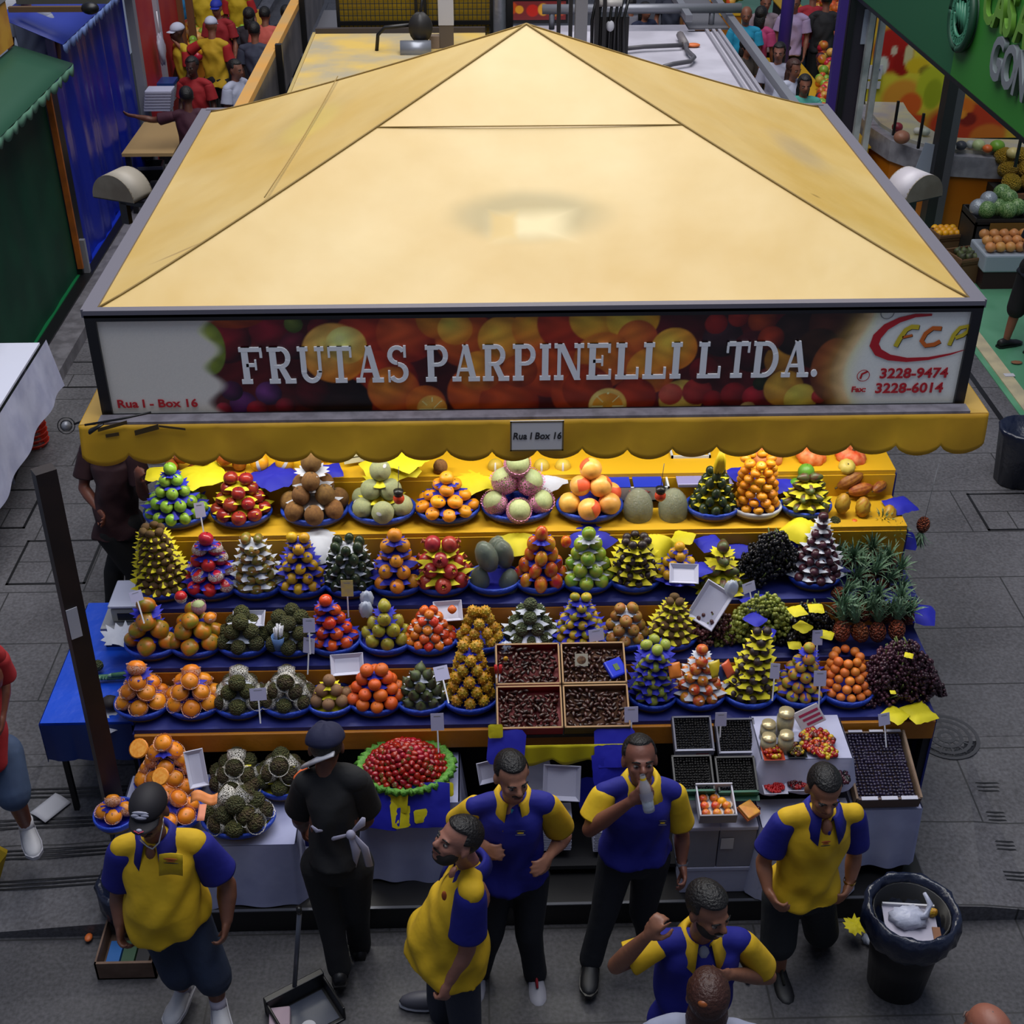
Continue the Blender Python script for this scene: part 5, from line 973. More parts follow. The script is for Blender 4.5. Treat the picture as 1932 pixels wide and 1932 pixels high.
# date boxes
DB = Euler((R(23), 0, 0)).to_matrix().to_4x4(); KR = mat('kraft', '7c5236', .7); DR = mat('date_red', '8c1418', .5)
o0 = P(1063, 1388, y=5.43); W_, L_ = .365, .26
bx = (P(1188, 1388, y=5.43).x - P(935, 1388, y=5.43).x) / 2
STUFF = MB(); nd = 0; q = random.Random(9)
for r0 in (0, 1):
    for c0 in (0, 1):
        org = Vector((o0.x - bx + c0 * bx, 5.43, o0.z + .01)); M = Matrix.Translation(org) @ DB @ Matrix.Translation((bx / 2, (r0 + .5) * L_ * 1.03, 0))
        t = thing('date_box', 'open cardboard box of dark dates, %s of the four' % [['front left', 'front right'], ['back left', 'back right']][r0][c0], 'box'); t.matrix_world = M
        w2, l2 = bx / 2 - .004, L_ / 2; m = MB(); m.box(-w2, w2, -l2, l2, 0, .006); m.box(-w2, w2, l2 - .008, l2, 0, .075).box(-w2, -w2 + .008, -l2, l2, 0, .075).box(w2 - .008, w2, -l2, l2, 0, .075)
        m.build('body', KR if c0 else DR, t, smooth=False); MB().box(-w2, w2, -l2 - .002, -l2 + .008, 0, .075).build('front_wall', DR if c0 == 0 else mat('kraft_olive', '5a4a1c', .7), t, smooth=False)
        m = MB(); m.box(-w2, w2, -l2, -l2 + .009, .075, .079).box(-w2, w2, l2 - .009, l2, .075, .079).box(-w2, -w2 + .009, -l2, l2, .075, .079).box(w2 - .009, w2, -l2, l2, .075, .079); m.build('rim', mat('kraft_light', '9c7a54', .7), t, smooth=False)
        for i in range(75):
            x = -w2 + .022 + (2 * w2 - .044) * ((i % 10) + .5 * ((i // 10) % 2) + q.uniform(-.2, .2)) / 10; y = -l2 + .025 + (2 * l2 - .05) * ((i // 10) + q.uniform(-.25, .25)) / 7
            p = M @ Vector((max(-w2 + .02, min(w2 - .02, x)), max(-l2 + .02, min(l2 - .02, y)), .05 + q.uniform(0, .012)))
            fruit('date', p, q.uniform(.0115, .0135), 'dark date lying on top in the cardboard date boxes', 'dates in the boxes', None, (q.uniform(-.4, .4), q.uniform(-.4, .4), q.uniform(0, 6)))
        for i in range(110):
            STUFF.ell(M @ Vector((q.uniform(-w2 + .02, w2 - .02), q.uniform(-l2 + .02, l2 - .02), q.uniform(.02, .045))), (.012, .012, .012), 6, 5)
STUFF.build('dates', meshes('date')[0].materials[0], None, label='dark dates filling the boxes under the top layer', cat='dates', kind='stuff')
t = thing('shelf_bracket', 'slanted shelf carrying the four date boxes', 'shelf', (o0.x, 5.43, o0.z))
MB().box(-bx, bx, -.0, .56, -.02, .006, DB).build('board', DARKW, t, smooth=False); 
for x in (-bx + .03, bx - .05): MB().box(x, x + .03, .02, .05, -o0.z + ZG, -.01).build('leg', DARKW, t, smooth=False)
o = thing('blue_packet', 'glossy blue packet lying on the back right date box', 'packet', P(1160, 1263, y=5.75), .5, None, (R(25), 0, .5)); MB().box(-.055, .055, -.055, .055, 0, .03).build('body', mat('packet_blue', '1a30c0', .25), o, smooth=False, bevel=.01); MB().box(-.015, .015, -.02, .02, .03, .033).build('green_leaf_print', LEAF, o, smooth=False)
t = thing('label_card', 'card with a round date picture on the date boxes', 'card', P(1097, 1245, y=5.78), 0, None, (R(60), 0, 0)); MB().box(-.037, .037, -.035, .035, 0, .003).build('card', mat('card_cream', 'b8b09c', .6), t, smooth=False); MB().lathe([(.026, .004), (.02, .006), (0, .006)], 16, sy=.9).build('round_picture', mat('card_brown', '8a6a4a', .6, col2='5c4030', nscale=60), t)
t = thing('tongs', 'red-handled serving tongs leaning on the left date box', 'tongs', P(940, 1270, y=5.7))
m = MB(); m.tube([(-.012, 0, .0), (-.004, -.03, -.1)], .004, 5); MB().tube([(-.014, .01, .05), (-.012, 0, 0)], .009, 6).build('handle', mat('plastic_red', 'a8141c', .4), t); MB().tube([(.014, .01, .05), (.01, 0, 0)], .009, 6).build('handle', MATS['plastic_red'], t); m.build('arm', WPL, t)
MB().tube([(.01, 0, .0), (.0, -.03, -.1)], .004, 5).build('arm', WPL, t); MB().ell((-.002, -.033, -.11), .012).build('tip', MATS['plastic_red'], t)
fruit('cacao_half', P(954, 1243, y=5.8), .013, 'halved dried fruit slice at the corner of the left date box', None, 'dried fruit', (.5, 0, .5))
# foam trays
def foamtray(name, p, w_, l_, rot, label, mt=None):
    t = thing(name, label, 'tray', p, 0, None, rot); mt = mt or mat('styrofoam', 'b4b4c8', .6)
    MB().box(-w_ + .02, w_ - .02, -l_ + .02, l_ - .02, 0, .005).build('base', mt, t, smooth=False)
    m = MB(); b0 = [(-w_ + .02, -l_ + .02), (w_ - .02, -l_ + .02), (w_ - .02, l_ - .02), (-w_ + .02, l_ - .02)]; b1 = [(-w_, -l_), (w_, -l_), (w_, l_), (-w_, l_)]
    m.add([(x, y, 0) for x, y in b0] + [(x, y, .022) for x, y in b1] + [(x * 1.04, y * 1.04, .02) for x, y in b1], [(i, (i + 1) % 4, 4 + (i + 1) % 4, 4 + i) for i in range(4)] + [(4 + i, 4 + (i + 1) % 4, 8 + (i + 1) % 4, 8 + i) for i in range(4)])
    m.build('rim', mt, t, smooth=False, solid=.003); return t
foamtray('foam_tray', P(1340, 1142, y=6.1), .085, .12, (R(50), R(18), R(-32)), 'white foam tray tilted over the red grapes')
foamtray('foam_tray', P(845, 1155, y=6.15), .08, .06, (R(35), 0, .1), 'white foam tray behind the small persimmons'); fruit('mini_persimmon', P(853, 1150, y=6.1), .026, 'orange persimmon alone on the white foam tray', None, 'persimmon', (.7, 0, 0))
foamtray('foam_tray', P(470, 1170, y=6.13), .09, .05, (R(25), 0, .0), 'white foam tray of custard apples at the left')
foamtray('foam_tray', P(655, 1255, y=5.9), .09, .06, (R(40), 0, .1), 'white foam tray behind the sapodillas')
foamtray('foam_tray', P(1290, 1085, y=6.2), .08, .06, (R(30), 0, -.1), 'white foam tray under the small yellow oranges')
foamtray('foam_tray', P(1350, 965, y=6.9), .1, .16, (R(55), 0, -.1), 'white foam tray behind the black avocados')
foamtray('foam_tray', P(1422, 960, y=6.9), .1, .18, (R(50), 0, 0), 'white foam tray behind the clementines')
foamtray('foam_tray', P(1595, 1300, y=5.93), .1, .12, (R(50), 0, 0), 'white foam tray behind the apricots')
foamtray('foam_tray', P(370, 1450, y=5.4), .05, .1, (R(50), 0, .3), 'white foam tray edge right of the persimmon heap')
foamtray('foam_tray', P(1060, 1475, y=5.35), .1, .1, (R(65), 0, -.1), 'single white foam tray leaning below the date boxes')
foamtray('foam_tray', P(1000, 1465, y=5.5), .12, .1, (R(55), 0, .3), 'white foam tray half hidden behind the man with hands on hips')
foamtray('foam_tray', P(920, 1455, y=5.4), .06, .06, (R(60), 0, .3), 'small foam tray left of the man with hands on hips')
for i, (px, py, nn, wx) in enumerate([(1045, 1618, 18, .1), (1150, 1620, 12, .09), (1180, 1560, 4, .05)]):
    b = P(px, py, y=5.2)
    if i < 2:
        for k in range(nn):
            MB().box(-wx, wx, -.07, .07, 0, .012).build('foam_tray', mat('styrofoam', 'b4b4c8', .6, var=.1), None, False, loc=(b.x + .003 * (k % 2), 5.32, b.z + k * .0135), bevel=.004, label='white foam tray in the %s stack under the date boxes' % ['left', 'right'][i], cat='tray', group='foam trays in the %s stack' % ['left', 'right'][i])
t = thing('under_shelf', 'low dark shelf under the counter carrying foam trays', 'shelf', (0, 0, ZG)); b = P(1100, 1620, y=5.25).z
MB().box(P(880, 1600, y=5.3).x, P(1275, 1600, y=5.3).x, 5.2, 5.75, b - ZG - .03, b - ZG - .002).build('board', DARKW, t, smooth=False)
for x in (900, 1265): MB().box(P(x, 1600, y=5.3).x, P(x, 1600, y=5.3).x + .03, 5.25, 5.3, 0, b - ZG - .03).build('leg', DARKW, t, smooth=False)
# black berry boxes
def berry_box(px, py, yy, w_, l_, h, label, mt, edge_, rx=18, berry='jabuticabas', rr=.009, bm_=None, n=None, rim2=None):
    o = P(px, py, y=yy); M = Matrix.Translation(o) @ Euler((R(rx), 0, 0)).to_matrix().to_4x4(); t = thing('berry_box', label, 'box'); t.matrix_world = M
    m = MB(); m.box(-w_, w_, 0, l_, 0, .006).box(-w_, w_, l_ - .01, l_, 0, h).box(-w_, -w_ + .01, 0, l_, 0, h).box(w_ - .01, w_, 0, l_, 0, h); m.build('body', mt, t, smooth=False)
    MB().box(-w_, w_, -.004, .008, 0, h).build('front_wall', edge_, t, smooth=False)
    q = random.Random(int(px)); m = MB(); st = rr * 1.75; x = -w_ + .02
    while x < w_ - .015:
        y = .018
        while y < l_ - .015: m.ell((x + q.uniform(-.2, .2) * rr, y + q.uniform(-.2, .2) * rr, h - .016 + q.uniform(-.4, .4) * rr), rr, 6, 5); y += st
        x += st
    for v in range(len(m.v)): m.v[v] = tuple(M @ Vector(m.v[v]))
    m.build('berries', bm_ or mat('jabuticaba', '08080b', .5, spec=.25), None, label='dark berries filling the ' + label, cat='berries', kind='stuff'); return t, M
WB = mat('box_white', '8e90a4', .6); GB = mat('box_green', '1c5c44', .5)
for i, (px, py, yy, lb, e) in enumerate([(1309, 1424, 5.4, 'back left black berry box', WB), (1391, 1428, 5.4, 'back right black berry box', WB), (1309, 1500, 5.16, 'front left black berry box', GB), (1391, 1502, 5.16, 'front right black berry box', GB)]):
    t, M = berry_box(px, py, yy, .11, .21, .06, lb, mat('box_side', '5c5c6c', .6) if i < 2 else BLACK, e, 22)
    if i < 2: MB().box(.01, .08, -.006, -.003, .01, .025).build('red_print', mat('print_red', '8c3a4a', .6), t, smooth=False)
    else: MB().box(-.12, .12, -.03, .0, .0, .004).build('green_lip', GB, t, smooth=False)
# styrofoam boxes under them
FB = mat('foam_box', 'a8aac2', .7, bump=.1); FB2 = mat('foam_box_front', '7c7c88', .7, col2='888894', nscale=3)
xa, xb = P(1288, 1560, y=4.95 + .1).x, P(1430, 1560, y=5.05).x
zt = P(1350, 1560, y=5.05).z; zm = P(1350, 1636, y=5.05).z; zb = .165
def crate_box(x0, x1, y0, y1, z0, z1, label, mt=FB):
    t = thing('storage_box', label, 'box', ((x0 + x1) / 2, y0, z0)); w_ = (x1 - x0) / 2
    MB().box(-w_, w_, 0, y1 - y0, 0, z1 - z0 - .03).build('body', mt, t, smooth=False, bevel=.006)
    MB().box(-w_ - .004, w_ + .004, -.004, y1 - y0, z1 - z0 - .03, z1 - z0).build('lid', FB, t, smooth=False, bevel=.006); return t
crate_box(xa, (xa + xb) / 2 - .002, 5.05, 5.32, zm + .002, zt, 'white box in the upper pair, left, below the berry boxes', FB2)
crate_box((xa + xb) / 2 + .002, xb, 5.05, 5.32, zm + .002, zt, 'white box in the upper pair, right, below the berry boxes', FB2)
t = crate_box(P(1286, 1640, y=5.05).x, P(1600, 1640, y=5.05).x - .2, 5.05, 5.4, zb, zm, 'wide white box at the bottom of the right stack')
t = thing('small_note', 'small note taped on the white boxes', 'note', P(1372, 1592, y=5.04)); MB().box(-.035, .035, 0, .002, -.04, .04).build('paper', WP, t, smooth=False)
# persimmon gift box
o = P(1355, 1547, y=4.98); t = thing('gift_box', 'small white box of persimmons in net cups', 'box', o + Vector((0, 0, .02)), 0, None, (R(10), 0, 0))
m = MB(); m.box(-.1, .1, 0, .2, -.05, -.045).box(-.1, -.092, 0, .2, -.05, .02).box(.092, .1, 0, .2, -.05, .02).box(-.1, .1, .192, .2, -.05, .03); m.build('body', mat('gift_white', 'aaaab8', .6), t, smooth=False); MB().box(-.1, .1, -.003, .005, -.05, .02).build('front_wall', FB2, t, smooth=False)
for i in range(8):
    c0 = o + Vector((-.06 + .06 * (i % 3), .04 + .055 * (i // 3), .01))
    fruit('nectarine', c0, .024, 'red persimmon in a white net cup in the small gift box', 'fruit in the gift box', 'persimmon'); 
    MB().lathe([(.01, -.024), (.022, -.016), (.028, .008), (.031, .012)], 12).build('net_cup', FOAMW, None, loc=c0, label='white foam net cup holding a persimmon in the gift box', cat='net cup', group='net cups in the gift box')
fruit('yellow_melon', P(1362, 1513, y=5.1), .026, 'sliced yellow fruit on top of the gift box', None, 'fruit', (0, 0, 0), skip=('paper_band',))
t = thing('fruit_jelly', 'orange block of quince paste right of the gift box', 'food', P(1412, 1530, y=5.08), .6, None, (R(15), 0, .6)); MB().box(-.045, .045, -.045, .045, 0, .025).build('block', mat('quince_paste', 'c8803c', .4, col2='d89838', nscale=20), t, smooth=False, bevel=.006); MB().box(-.047, .047, -.047, .047, -.008, .006).build('tray', mat('orange_tray', 'c86a3c', .5), t, smooth=False)
# preserves table
xa, xb = P(1437, 1450, y=5.25).x, P(1606, 1440, y=5.25).x; zt = ZPT = P(1500, 1432, y=5.25).z
table('preserve_table', 'white cloth table with jars and red berries beside the purple crate', xa, xb, 5.25, 5.6, zt, .2, seed=7, mt=mat('bright_cloth', 'a2a4c0', .8, bump=.2, bscale=8))
xa2 = P(1437, 1560, y=5.05).x
t2 = table('berry_table', 'lower white ledge with red berry tray behind the man in yellow', xa2, P(1610, 1560, y=5.05).x, 5.03, 5.24, P(1500, 1555, y=5.05).z, .5, seed=8, mt=FB)
JG = mat('jar_glass', 'c4c8c0', .08, alpha=.35, spec=.9); JF = mat('jar_fill', '7c6a30', .5, col2='a08c50', nscale=40)
def jar(px, py, yy, r_, h, label, mt=JF):
    t = thing('glass_jar', label, 'jar', P(px, py, z=ZPT)); MB().lathe([(.0, 0), (r_, 0), (r_, h * .75), (r_ * .75, h * .85), (r_ * .8, h * .86)], 16).build('glass', JG, t)
    MB().lathe([(.0, .004), (r_ * .93, .004), (r_ * .93, h * .72), (0, h * .74)], 16).build('contents', mt, t); MB().lathe([(r_ * .84, h * .86), (r_ * .86, h), (0, h)], 16).build('lid', mat('lid_metal', 'c8b890', .3, metal=.5), t)
for i, (px, py, yy, r_, h) in enumerate([(1447, 1392, 5.5, .045, .11), (1478, 1385, 5.5, .05, .17), (1448, 1412, 5.42, .045, .09), (1480, 1415, 5.4, .045, .12)]):
    jar(px, py, yy, r_, h, ['small glass jar at the back left of the preserves', 'tallest glass jar with silver lid', 'short round jar in front at the left', 'jar of brown preserve in front of the tallest jar'][i], JF)
def bits(px, py, yy, w_, l_, n, r_, cols, label, cat, tray=None, seed=1):
    o = P(px, py, z=ZPT) if py < 1450 else P(px, py, y=yy); q = random.Random(seed)
    if tray: foamtray('food_tray', o, w_, l_, (0, 0, 0), 'shallow tray under the ' + label, tray)
    m = MB()
    for i in range(n): m.m = i % len(cols); a = q.random() * 6.28; k = math.sqrt(q.random()); m.ell((w_ * .85 * k * math.cos(a), l_ * .85 * k * math.sin(a), .015 + r_ + .02 * (1 - k) * q.random()), r_ * q.uniform(.7, 1.2), 7, 5)
    m.build('candied_fruit' if 'cand' in label else 'berries', cols, None, loc=o, label=label, cat=cat, kind='stuff')
CR = [mat('cherry', '8c0f14', .2), mat('candy_orange', 'b84a14', .25), mat('candy_yellow', 'b89a20', .3), mat('candy_brown', '5c2a1c', .3)]
bits(1457, 1425, 5.34, .055, .06, 50, .012, CR[:3], 'candied red and orange fruit cup at the left of the preserves', 'candied fruit', mat('tray_red', 'b0442c', .4))
bits(1500, 1420, 5.36, .05, .06, 60, .01, [CR[2], CR[3], mat('olive_fill', '4c4420', .4)], 'candied dark and yellow bits in a clear tub', 'candied fruit', BLACK, 2)
bits(1540, 1405, 5.45, .11, .12, 160, .015, [CR[0], CR[3], CR[0], CR[2], CR[1]], 'candied cherries and fruits in bags at the back right', 'candied fruit', None, 3)
bits(1555, 1425, 5.36, .08, .06, 90, .013, [CR[0], CR[0], CR[2]], 'candied cherries with yellow bits at the front right', 'candied fruit', None, 4)
bits(1460, 1488, 5.2, .062, .06, 260, .007, [mat('red_currant', 'a00e14', .2)], 'bright red currants in a white tray', 'berries', mat('tray_white', 'b8b8cc', .5), 5)
bits(1502, 1482, 5.22, .06, .06, 120, .011, [mat('dark_cherry', '3c0a10', .2), CR[0]], 'dark cherries in a white tray', 'berries', mat('tray_white', 'b8b8cc', .5), 6)
bits(1423, 1535, 5.1, .03, .03, 20, .014, [mat('plum_dark', '3a1020', .25)], 'dark plums half behind the blue sleeve', 'berries', None, 7)
bits(1588, 1470, 5.2, .04, .08, 70, .012, [mat('plum_dark', '3a1020', .25), BLACK], 'black berries right of the man in yellow', 'berries', None, 8)
t = thing('price_board', 'white board with red printed text leaning over the preserves', 'sign', P(1527, 1352, y=5.5), 0, None, (R(55), R(0), 0)); t.rotation_euler = (R(60), R(-33), 0)
MB().box(-.075, .075, -.055, .055, 0, .012).build('board', mat('board_white', 'b4aeb8', .6), t, smooth=False, bevel=.004)
for k in range(3): MB().box(-.05 + .01 * k, .065, .025 - .028 * k - .008, .025 - .028 * k + .006, .012, .014).build('red_text_line', mat('text_magenta', '94244c', .6), t, smooth=False)
# purple crate
o = P(1672, 1520, y=5.17); M_ = mat('crate_wood', '6a5444', .7, col2='8a7460', nscale=8)
t, M = berry_box(1672, 1522, 5.17, .178, .44, .085, 'large crate of purple jabuticaba at the right', M_, mat('crate_front', '5c4a44', .7), 14, rr=.0115, bm_=mat('purple_berry', '1f1a30', .35, var=.3, col2='2c2440', nscale=14))
m = MB()
for k in (-.11, 0.0, .11): m.box(k - .045, k + .045, -.01, .012, .086, .092)
for k in (-.1, 0.02, .12): m.box(k - .04, k + .04, .43, .445, .086, .092)
m.build('white_edge', mat('crate_edge', 'b4b4c4', .6), t, smooth=False)
m = MB(); m.box(-.183, -.17, 0, .44, .086, .092).box(.17, .183, 0, .44, .086, .092); m.build('side_rail', M_, t, smooth=False)
for i, (px, py, s_) in enumerate([(1632, 1430, .028), (1697, 1430, .045), (1700, 1485, .035), (1675, 1500, .012)]):
    p = P(px, py, y=5.5 - (py - 1420) * .0035) ; o = MB().add([(-s_ * .8, -s_, 0), (s_ * .9, -s_ * 1.1, .006), (.1 * s_, s_ * 1.6, .01)], [(0, 1, 2)]).build('paper_scrap', WP, None, False, loc=p + Vector((0, 0, .01)), label='white paper triangle on the purple berries, %s' % ['left one', 'largest one', 'lower right one', 'tiny one at the front'][i], cat='paper', solid=.002); o.rotation_euler = (R(14), 0, 0)
xa, xb = P(1608, 1530, y=5.17).x, P(1738, 1530, y=5.17).x
table('crate_stand', 'stand with white cloth under the purple berry crate', xa, xb, 5.17, 5.6, P(1670, 1524, y=5.17).z - .01, .42, seed=11, flare=.02)
# price tags on sticks
for i, (px, py, yy, rx, rz, w_, h_) in enumerate([(377, 962, 6.6, 70, .3, .03, .045), (583, 1180, 5.95, 70, 0, .034, .042), (583, 1218, 5.93, 70, -.25, .034, .045), (487, 1310, 5.55, 65, .1, .045, .035), (833, 1270, 5.6, 40, .3, .04, .04), (825, 1362, 5.45, 70, .05, .036, .05), (1125, 1198, 5.95, 65, .25, .045, .035), (1191, 1348, 5.45, 70, .05, .038, .045), (1360, 1357, 5.5, 75, 0, .032, .042), (1413, 1108, 6.2, 65, .5, .045, .03), (1542, 1203, 5.93, 70, 0, .03, .045), (1462, 1266, 5.6, 70, -.15, .026, .045), (1547, 1280, 5.6, 70, 0, .035, .045), (1668, 1357, 5.5, 65, .25, .035, .035), (655, 1110, 6.2, 75, 0, .035, .05), (257, 1125, 6.0, 60, .5, .035, .03)]):
    nm = ['right of the lime pyramid', 'left of the red persimmons, upper one', 'left of the red persimmons, lower one', 'between the two custard apple baskets', 'over the fig basket', 'at the top right of the strawberries', 'right of the little mandarin tower', 'at the right of the date boxes', 'above the black berry boxes', 'on a stick in the black grapes', 'at the wrapped black grapes', 'left of the peach tower', 'between the peaches and apricots', 'below the purple grapes', 'yellow card in the white paper avocados', 'on the blue tarp at the left'][i]
    t = thing('price_tag', 'small %s price tag %s' % ('yellow' if i == 14 else 'white', nm) if i != 14 else 'small yellow picture card standing in the dark green avocados', 'price tag', P(px, py, y=yy), 0, None, (R(rx), 0, rz)); MB().box(-w_, w_, -h_, h_, 0, .002).build('card', mat('tag_yellow', 'b8a858', .6, col2='a89a70', nscale=30) if i == 14 else mat('tag_white', 'a6a4c2', .6), t, smooth=False)
    MB().box(-w_ * .5, w_ * .5, h_ * .62, h_ * .72, .002, .003).build('printed_line', GREY, t, smooth=False); MB().box(-.004, .004, -h_ - .13, -h_, 0, .002).build('stick', WPL, t, smooth=False)
# cup of forks
t = thing('fork_cup', 'blue plastic cup full of white plastic forks', 'cup', P(527, 1222, y=5.98)); MB().lathe([(0, 0), (.03, 0), (.04, .085), (.037, .085), (.028, .004)], 18).build('cup', mat('cup_blue', '5a7ab0', .4), t); q = random.Random(4)
for k in range(22): a = q.random() * 6.28; r_ = q.uniform(.2, 1); MB().tube([(.02 * r_ * math.cos(a), .02 * r_ * math.sin(a), .03), (.035 * r_ * math.cos(a) + .012, .04 * r_ * math.sin(a), .15 + .02 * q.random())], [.002, .003], 4).build('fork', WPL, t)
# rolled paper cups between piles
for i, (px, py, yy, lb) in enumerate([(692, 1130, 6.2, 'crumpled white plastic bag behind the quinces'), (690, 1150, 6.15, 'second crumpled bag left of the quinces'), (1380, 1110, 6.1, 'clear twisted bag left of the green grapes'), (955, 1225, 5.9, 'clear pink-tinted bag left of the cherimoyas'), (1250, 1270, 5.7, 'clear bag between the plum tower and nectarines'), (1625, 1330, 5.6, 'twist of clear bag by the apricots')][:4]):
    o = MB().ell((0, 0, 0), (.04, .03, .055), 16, 10, disp=lambda t, a: 1 + .18 * math.sin(5 * t + 3 * a) * math.cos(4 * a)).build('plastic_bag', mat('bag_clear', 'b4bcd0', .25, alpha=.7), None, loc=P(px, py, y=yy), label=lb, cat='bag')
for i, (px, py, yy, c) in enumerate([(1140, 1228, 5.95, 'e09a44'), (1273, 1265, 5.7, 'd87a2c'), (1350, 1262, 5.62, 'b8a01c'), (1364, 1268, 5.62, '24305c'), (1374, 1262, 5.62, 'c0502c')]):
    t = thing('snack_packet', ['yellow-orange packet right of the mandarin tag', 'orange packet between plums and nectarines', 'yellow packet left of the leaning plum tower', 'dark blue packet left of the leaning plum tower', 'red packet left of the leaning plum tower'][i], 'packet', P(px, py, y=yy), 0, None, (R(55), 0, .2 * i)); MB().grid(lambda u, v: ((u - .5) * .07, (v - .5) * .09, .012 * math.sin(u * PI) * math.sin(v * PI)), 6, 6).build('packet', mat('packet_' + c, c, .35), t, solid=.004)
# left side stand with scale, leeks and blue tarp
t = thing('side_table', 'side table under blue tarp at the left of the stall', 'table', (-2.28, 5.75, ZG))
BT = mat('blue_sheet', '1446c0', .3, bump=.4, bscale=8, spec=.6)
MB().box(-.27, .26, 0, 1.15, .72, .75).build('table_top', BT, t, smooth=False)
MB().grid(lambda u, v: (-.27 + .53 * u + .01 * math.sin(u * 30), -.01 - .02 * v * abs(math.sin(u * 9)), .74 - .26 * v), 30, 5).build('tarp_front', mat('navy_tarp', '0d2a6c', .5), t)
MB().grid(lambda u, v: (-.28 - .02 * v * abs(math.sin(u * 9)), 1.15 * u, .74 - .3 * v), 30, 5).build('tarp_side', BT, t)
for x in (-.22, .2):
    for y in (.05, 1.1): MB().box(x, x + .03, y, y + .03, 0, .72).build('leg', BLACK, t, smooth=False)
o = P(238, 1092, y=6.6); t = thing('weighing_scale', 'pale weighing scale at the left side of the stall', 'scale', (o.x, 6.62, 1.05), 0)
MB().box(-.1, .1, -.13, .13, 0, .1).build('body', mat('scale_cream', '9c9c90', .5), t, smooth=False, bevel=.015); MB().box(-.11, .11, -.14, .14, .11, .13).build('pan', mat('scale_pan', 'a4a8c0', .3, metal=.2), t, smooth=False, bevel=.01); MB().box(-.05, .05, -.04, .04, .1, .11).build('pan_post', BLACK, t, smooth=False); MB().box(-.06, .06, -.134, -.13, .02, .07).build('display', BLACK, t, smooth=False)
t = thing('scale_shelf', 'dark cabinet under the weighing scale', 'cabinet', (o.x, 6.62, ZG)); MB().box(-.15, .13, -.18, .3, 0, .895).build('body', mat('navy_dark', '101a44', .6), t, smooth=False); MB().box(-.16, .14, -.19, .31, .88, .899).build('top', GREY, t, smooth=False)
for i, (a, b) in enumerate([((187, 1212), (245, 1222)), ((180, 1232), (250, 1236)), ((190, 1248), (245, 1246)), ((165, 1266), (215, 1266)), ((200, 1225), (250, 1230))]):
    pa, pb = P(*a, y=6.1), P(*b, y=6.12); pa.z = pb.z = .935 + .02 * (i == 4); t = thing('leek', 'long green leek on the blue tarp, %s' % ['topmost', 'second from top', 'third from top', 'lowest and palest', 'thin one between the upper two'][i], 'leek', pa); d = pb - pa; d.z = 0
    MB().tube([(0, 0, 0), d * .5, d], [.014, .016, .012], 8).build('stalk', mat('leek_green', '4c7c5a', .5, col2='2c5a44', nscale=10), t); MB().tube([(0, 0, 0), -d * .15], [.014, .008], 8).build('root_end', mat('leek_pale', '7ca088', .5), t)
bo = P(200, 1300, y=5.85); fruit('atemoya', (bo.x, 5.86, .95), .05, 'dark rough root vegetable on white cloth at the left', None, 'vegetable').data = bumpy(20, 14, .1, 9, .8).mesh('root_vegetable', mat('root_dark', '1c1418', .7))
sheet((bo.x - .02, 5.84, .905), .16, 'white', 'white paper hanging under the dark root at the left', None, square=True, seed=77, rz=.5, droop=.4)
sheet(P(225, 1195, y=6.3), .1, 'white', 'crumpled white cloth on the blue tarp', None, square=False, seed=78, rz=.5, droop=.1, noise=.1)
fruit('cherimoya', (P(165, 1225, y=6.1).x, 6.2, .95), .035, 'dark bundle at the left end of the leeks', None, 'vegetable')
# ------------------------------------------------------------------ bins and litter on the ground
c = Vector((P(1722, 1715, z=.58).x, P(1722, 1715, z=.58).y, 0))
t = thing('trash_bin', 'black bin lined with dark blue bag at the right front', 'bin', c)
MB().lathe([(0, .0), (.15, 0), (.2, .56), (.19, .56), (.145, .02)], 28).build('bin_body', BLACK, t)
def wb(a, j): return 1 + .03 * math.sin(9 * a + j) + .02 * math.sin(17 * a + 2 * j)
MB().lathe([(.16, .36), (.185, .45), (.2, .54), (.215, .6), (.235, .6), (.25, .54), (.245, .46), (.215, .4)], 50, wob=wb).build('bin_bag', mat('bag_navy', '10182e', .3, spec=.7, bump=.5, bscale=14), t)
MB().lathe([(.0, .4), (.17, .42), (.205, .52), (.218, .6)], 40, wob=wb).build('bag_inside', MATS['bag_navy'], t)
o = MB().ell(c + Vector((-.0, .02, .49)), (.1, .07, .05), 16, 9, disp=lambda t, a: 1 + .15 * math.sin(5 * t + 4 * a)).build('plastic_bag', mat('bag_white', 'a8acc0', .4, bump=.4, bscale=15), None, label='white plastic bag thrown in the black bin', cat='bag')
MB().tube([(.0, 0, 0), (.05, 0, .03), (.07, .03, .08), (.04, .06, .13)], [.02, .018, .016, .01], 7).build('bag_handle', MATS['bag_white'], o, loc=c + Vector((.03, .0, .5)))
t = thing('paper_carton', 'flattened white carton sticking out of the black bin', 'box', c + Vector((.02, -.02, .46)), 0, None, (R(8), 0, -.1)); MB().box(-.15, .12, -.12, .12, 0, .008).build('panel', mat('carton_pale', 'a8a4b4', .6), t, smooth=False); MB().box(-.15, .12, .115, .125, 0, .03).build('flap', WP, t, smooth=False)
MB().box(.09, .13, -.13, .0, .008, .016).build('brown_strip', KR, t, smooth=False)
o = fruit('cacao_half', c + Vector((.13, .04, .5)), .022, 'piece of avocado peel in the black bin', None, 'peel', (.5, 0, 1))
sheet(P(1613, 1743, z=.14), .06, 'yellow', 'crumpled yellow paper on the step beside the bin', None, seed=5, noise=.15)
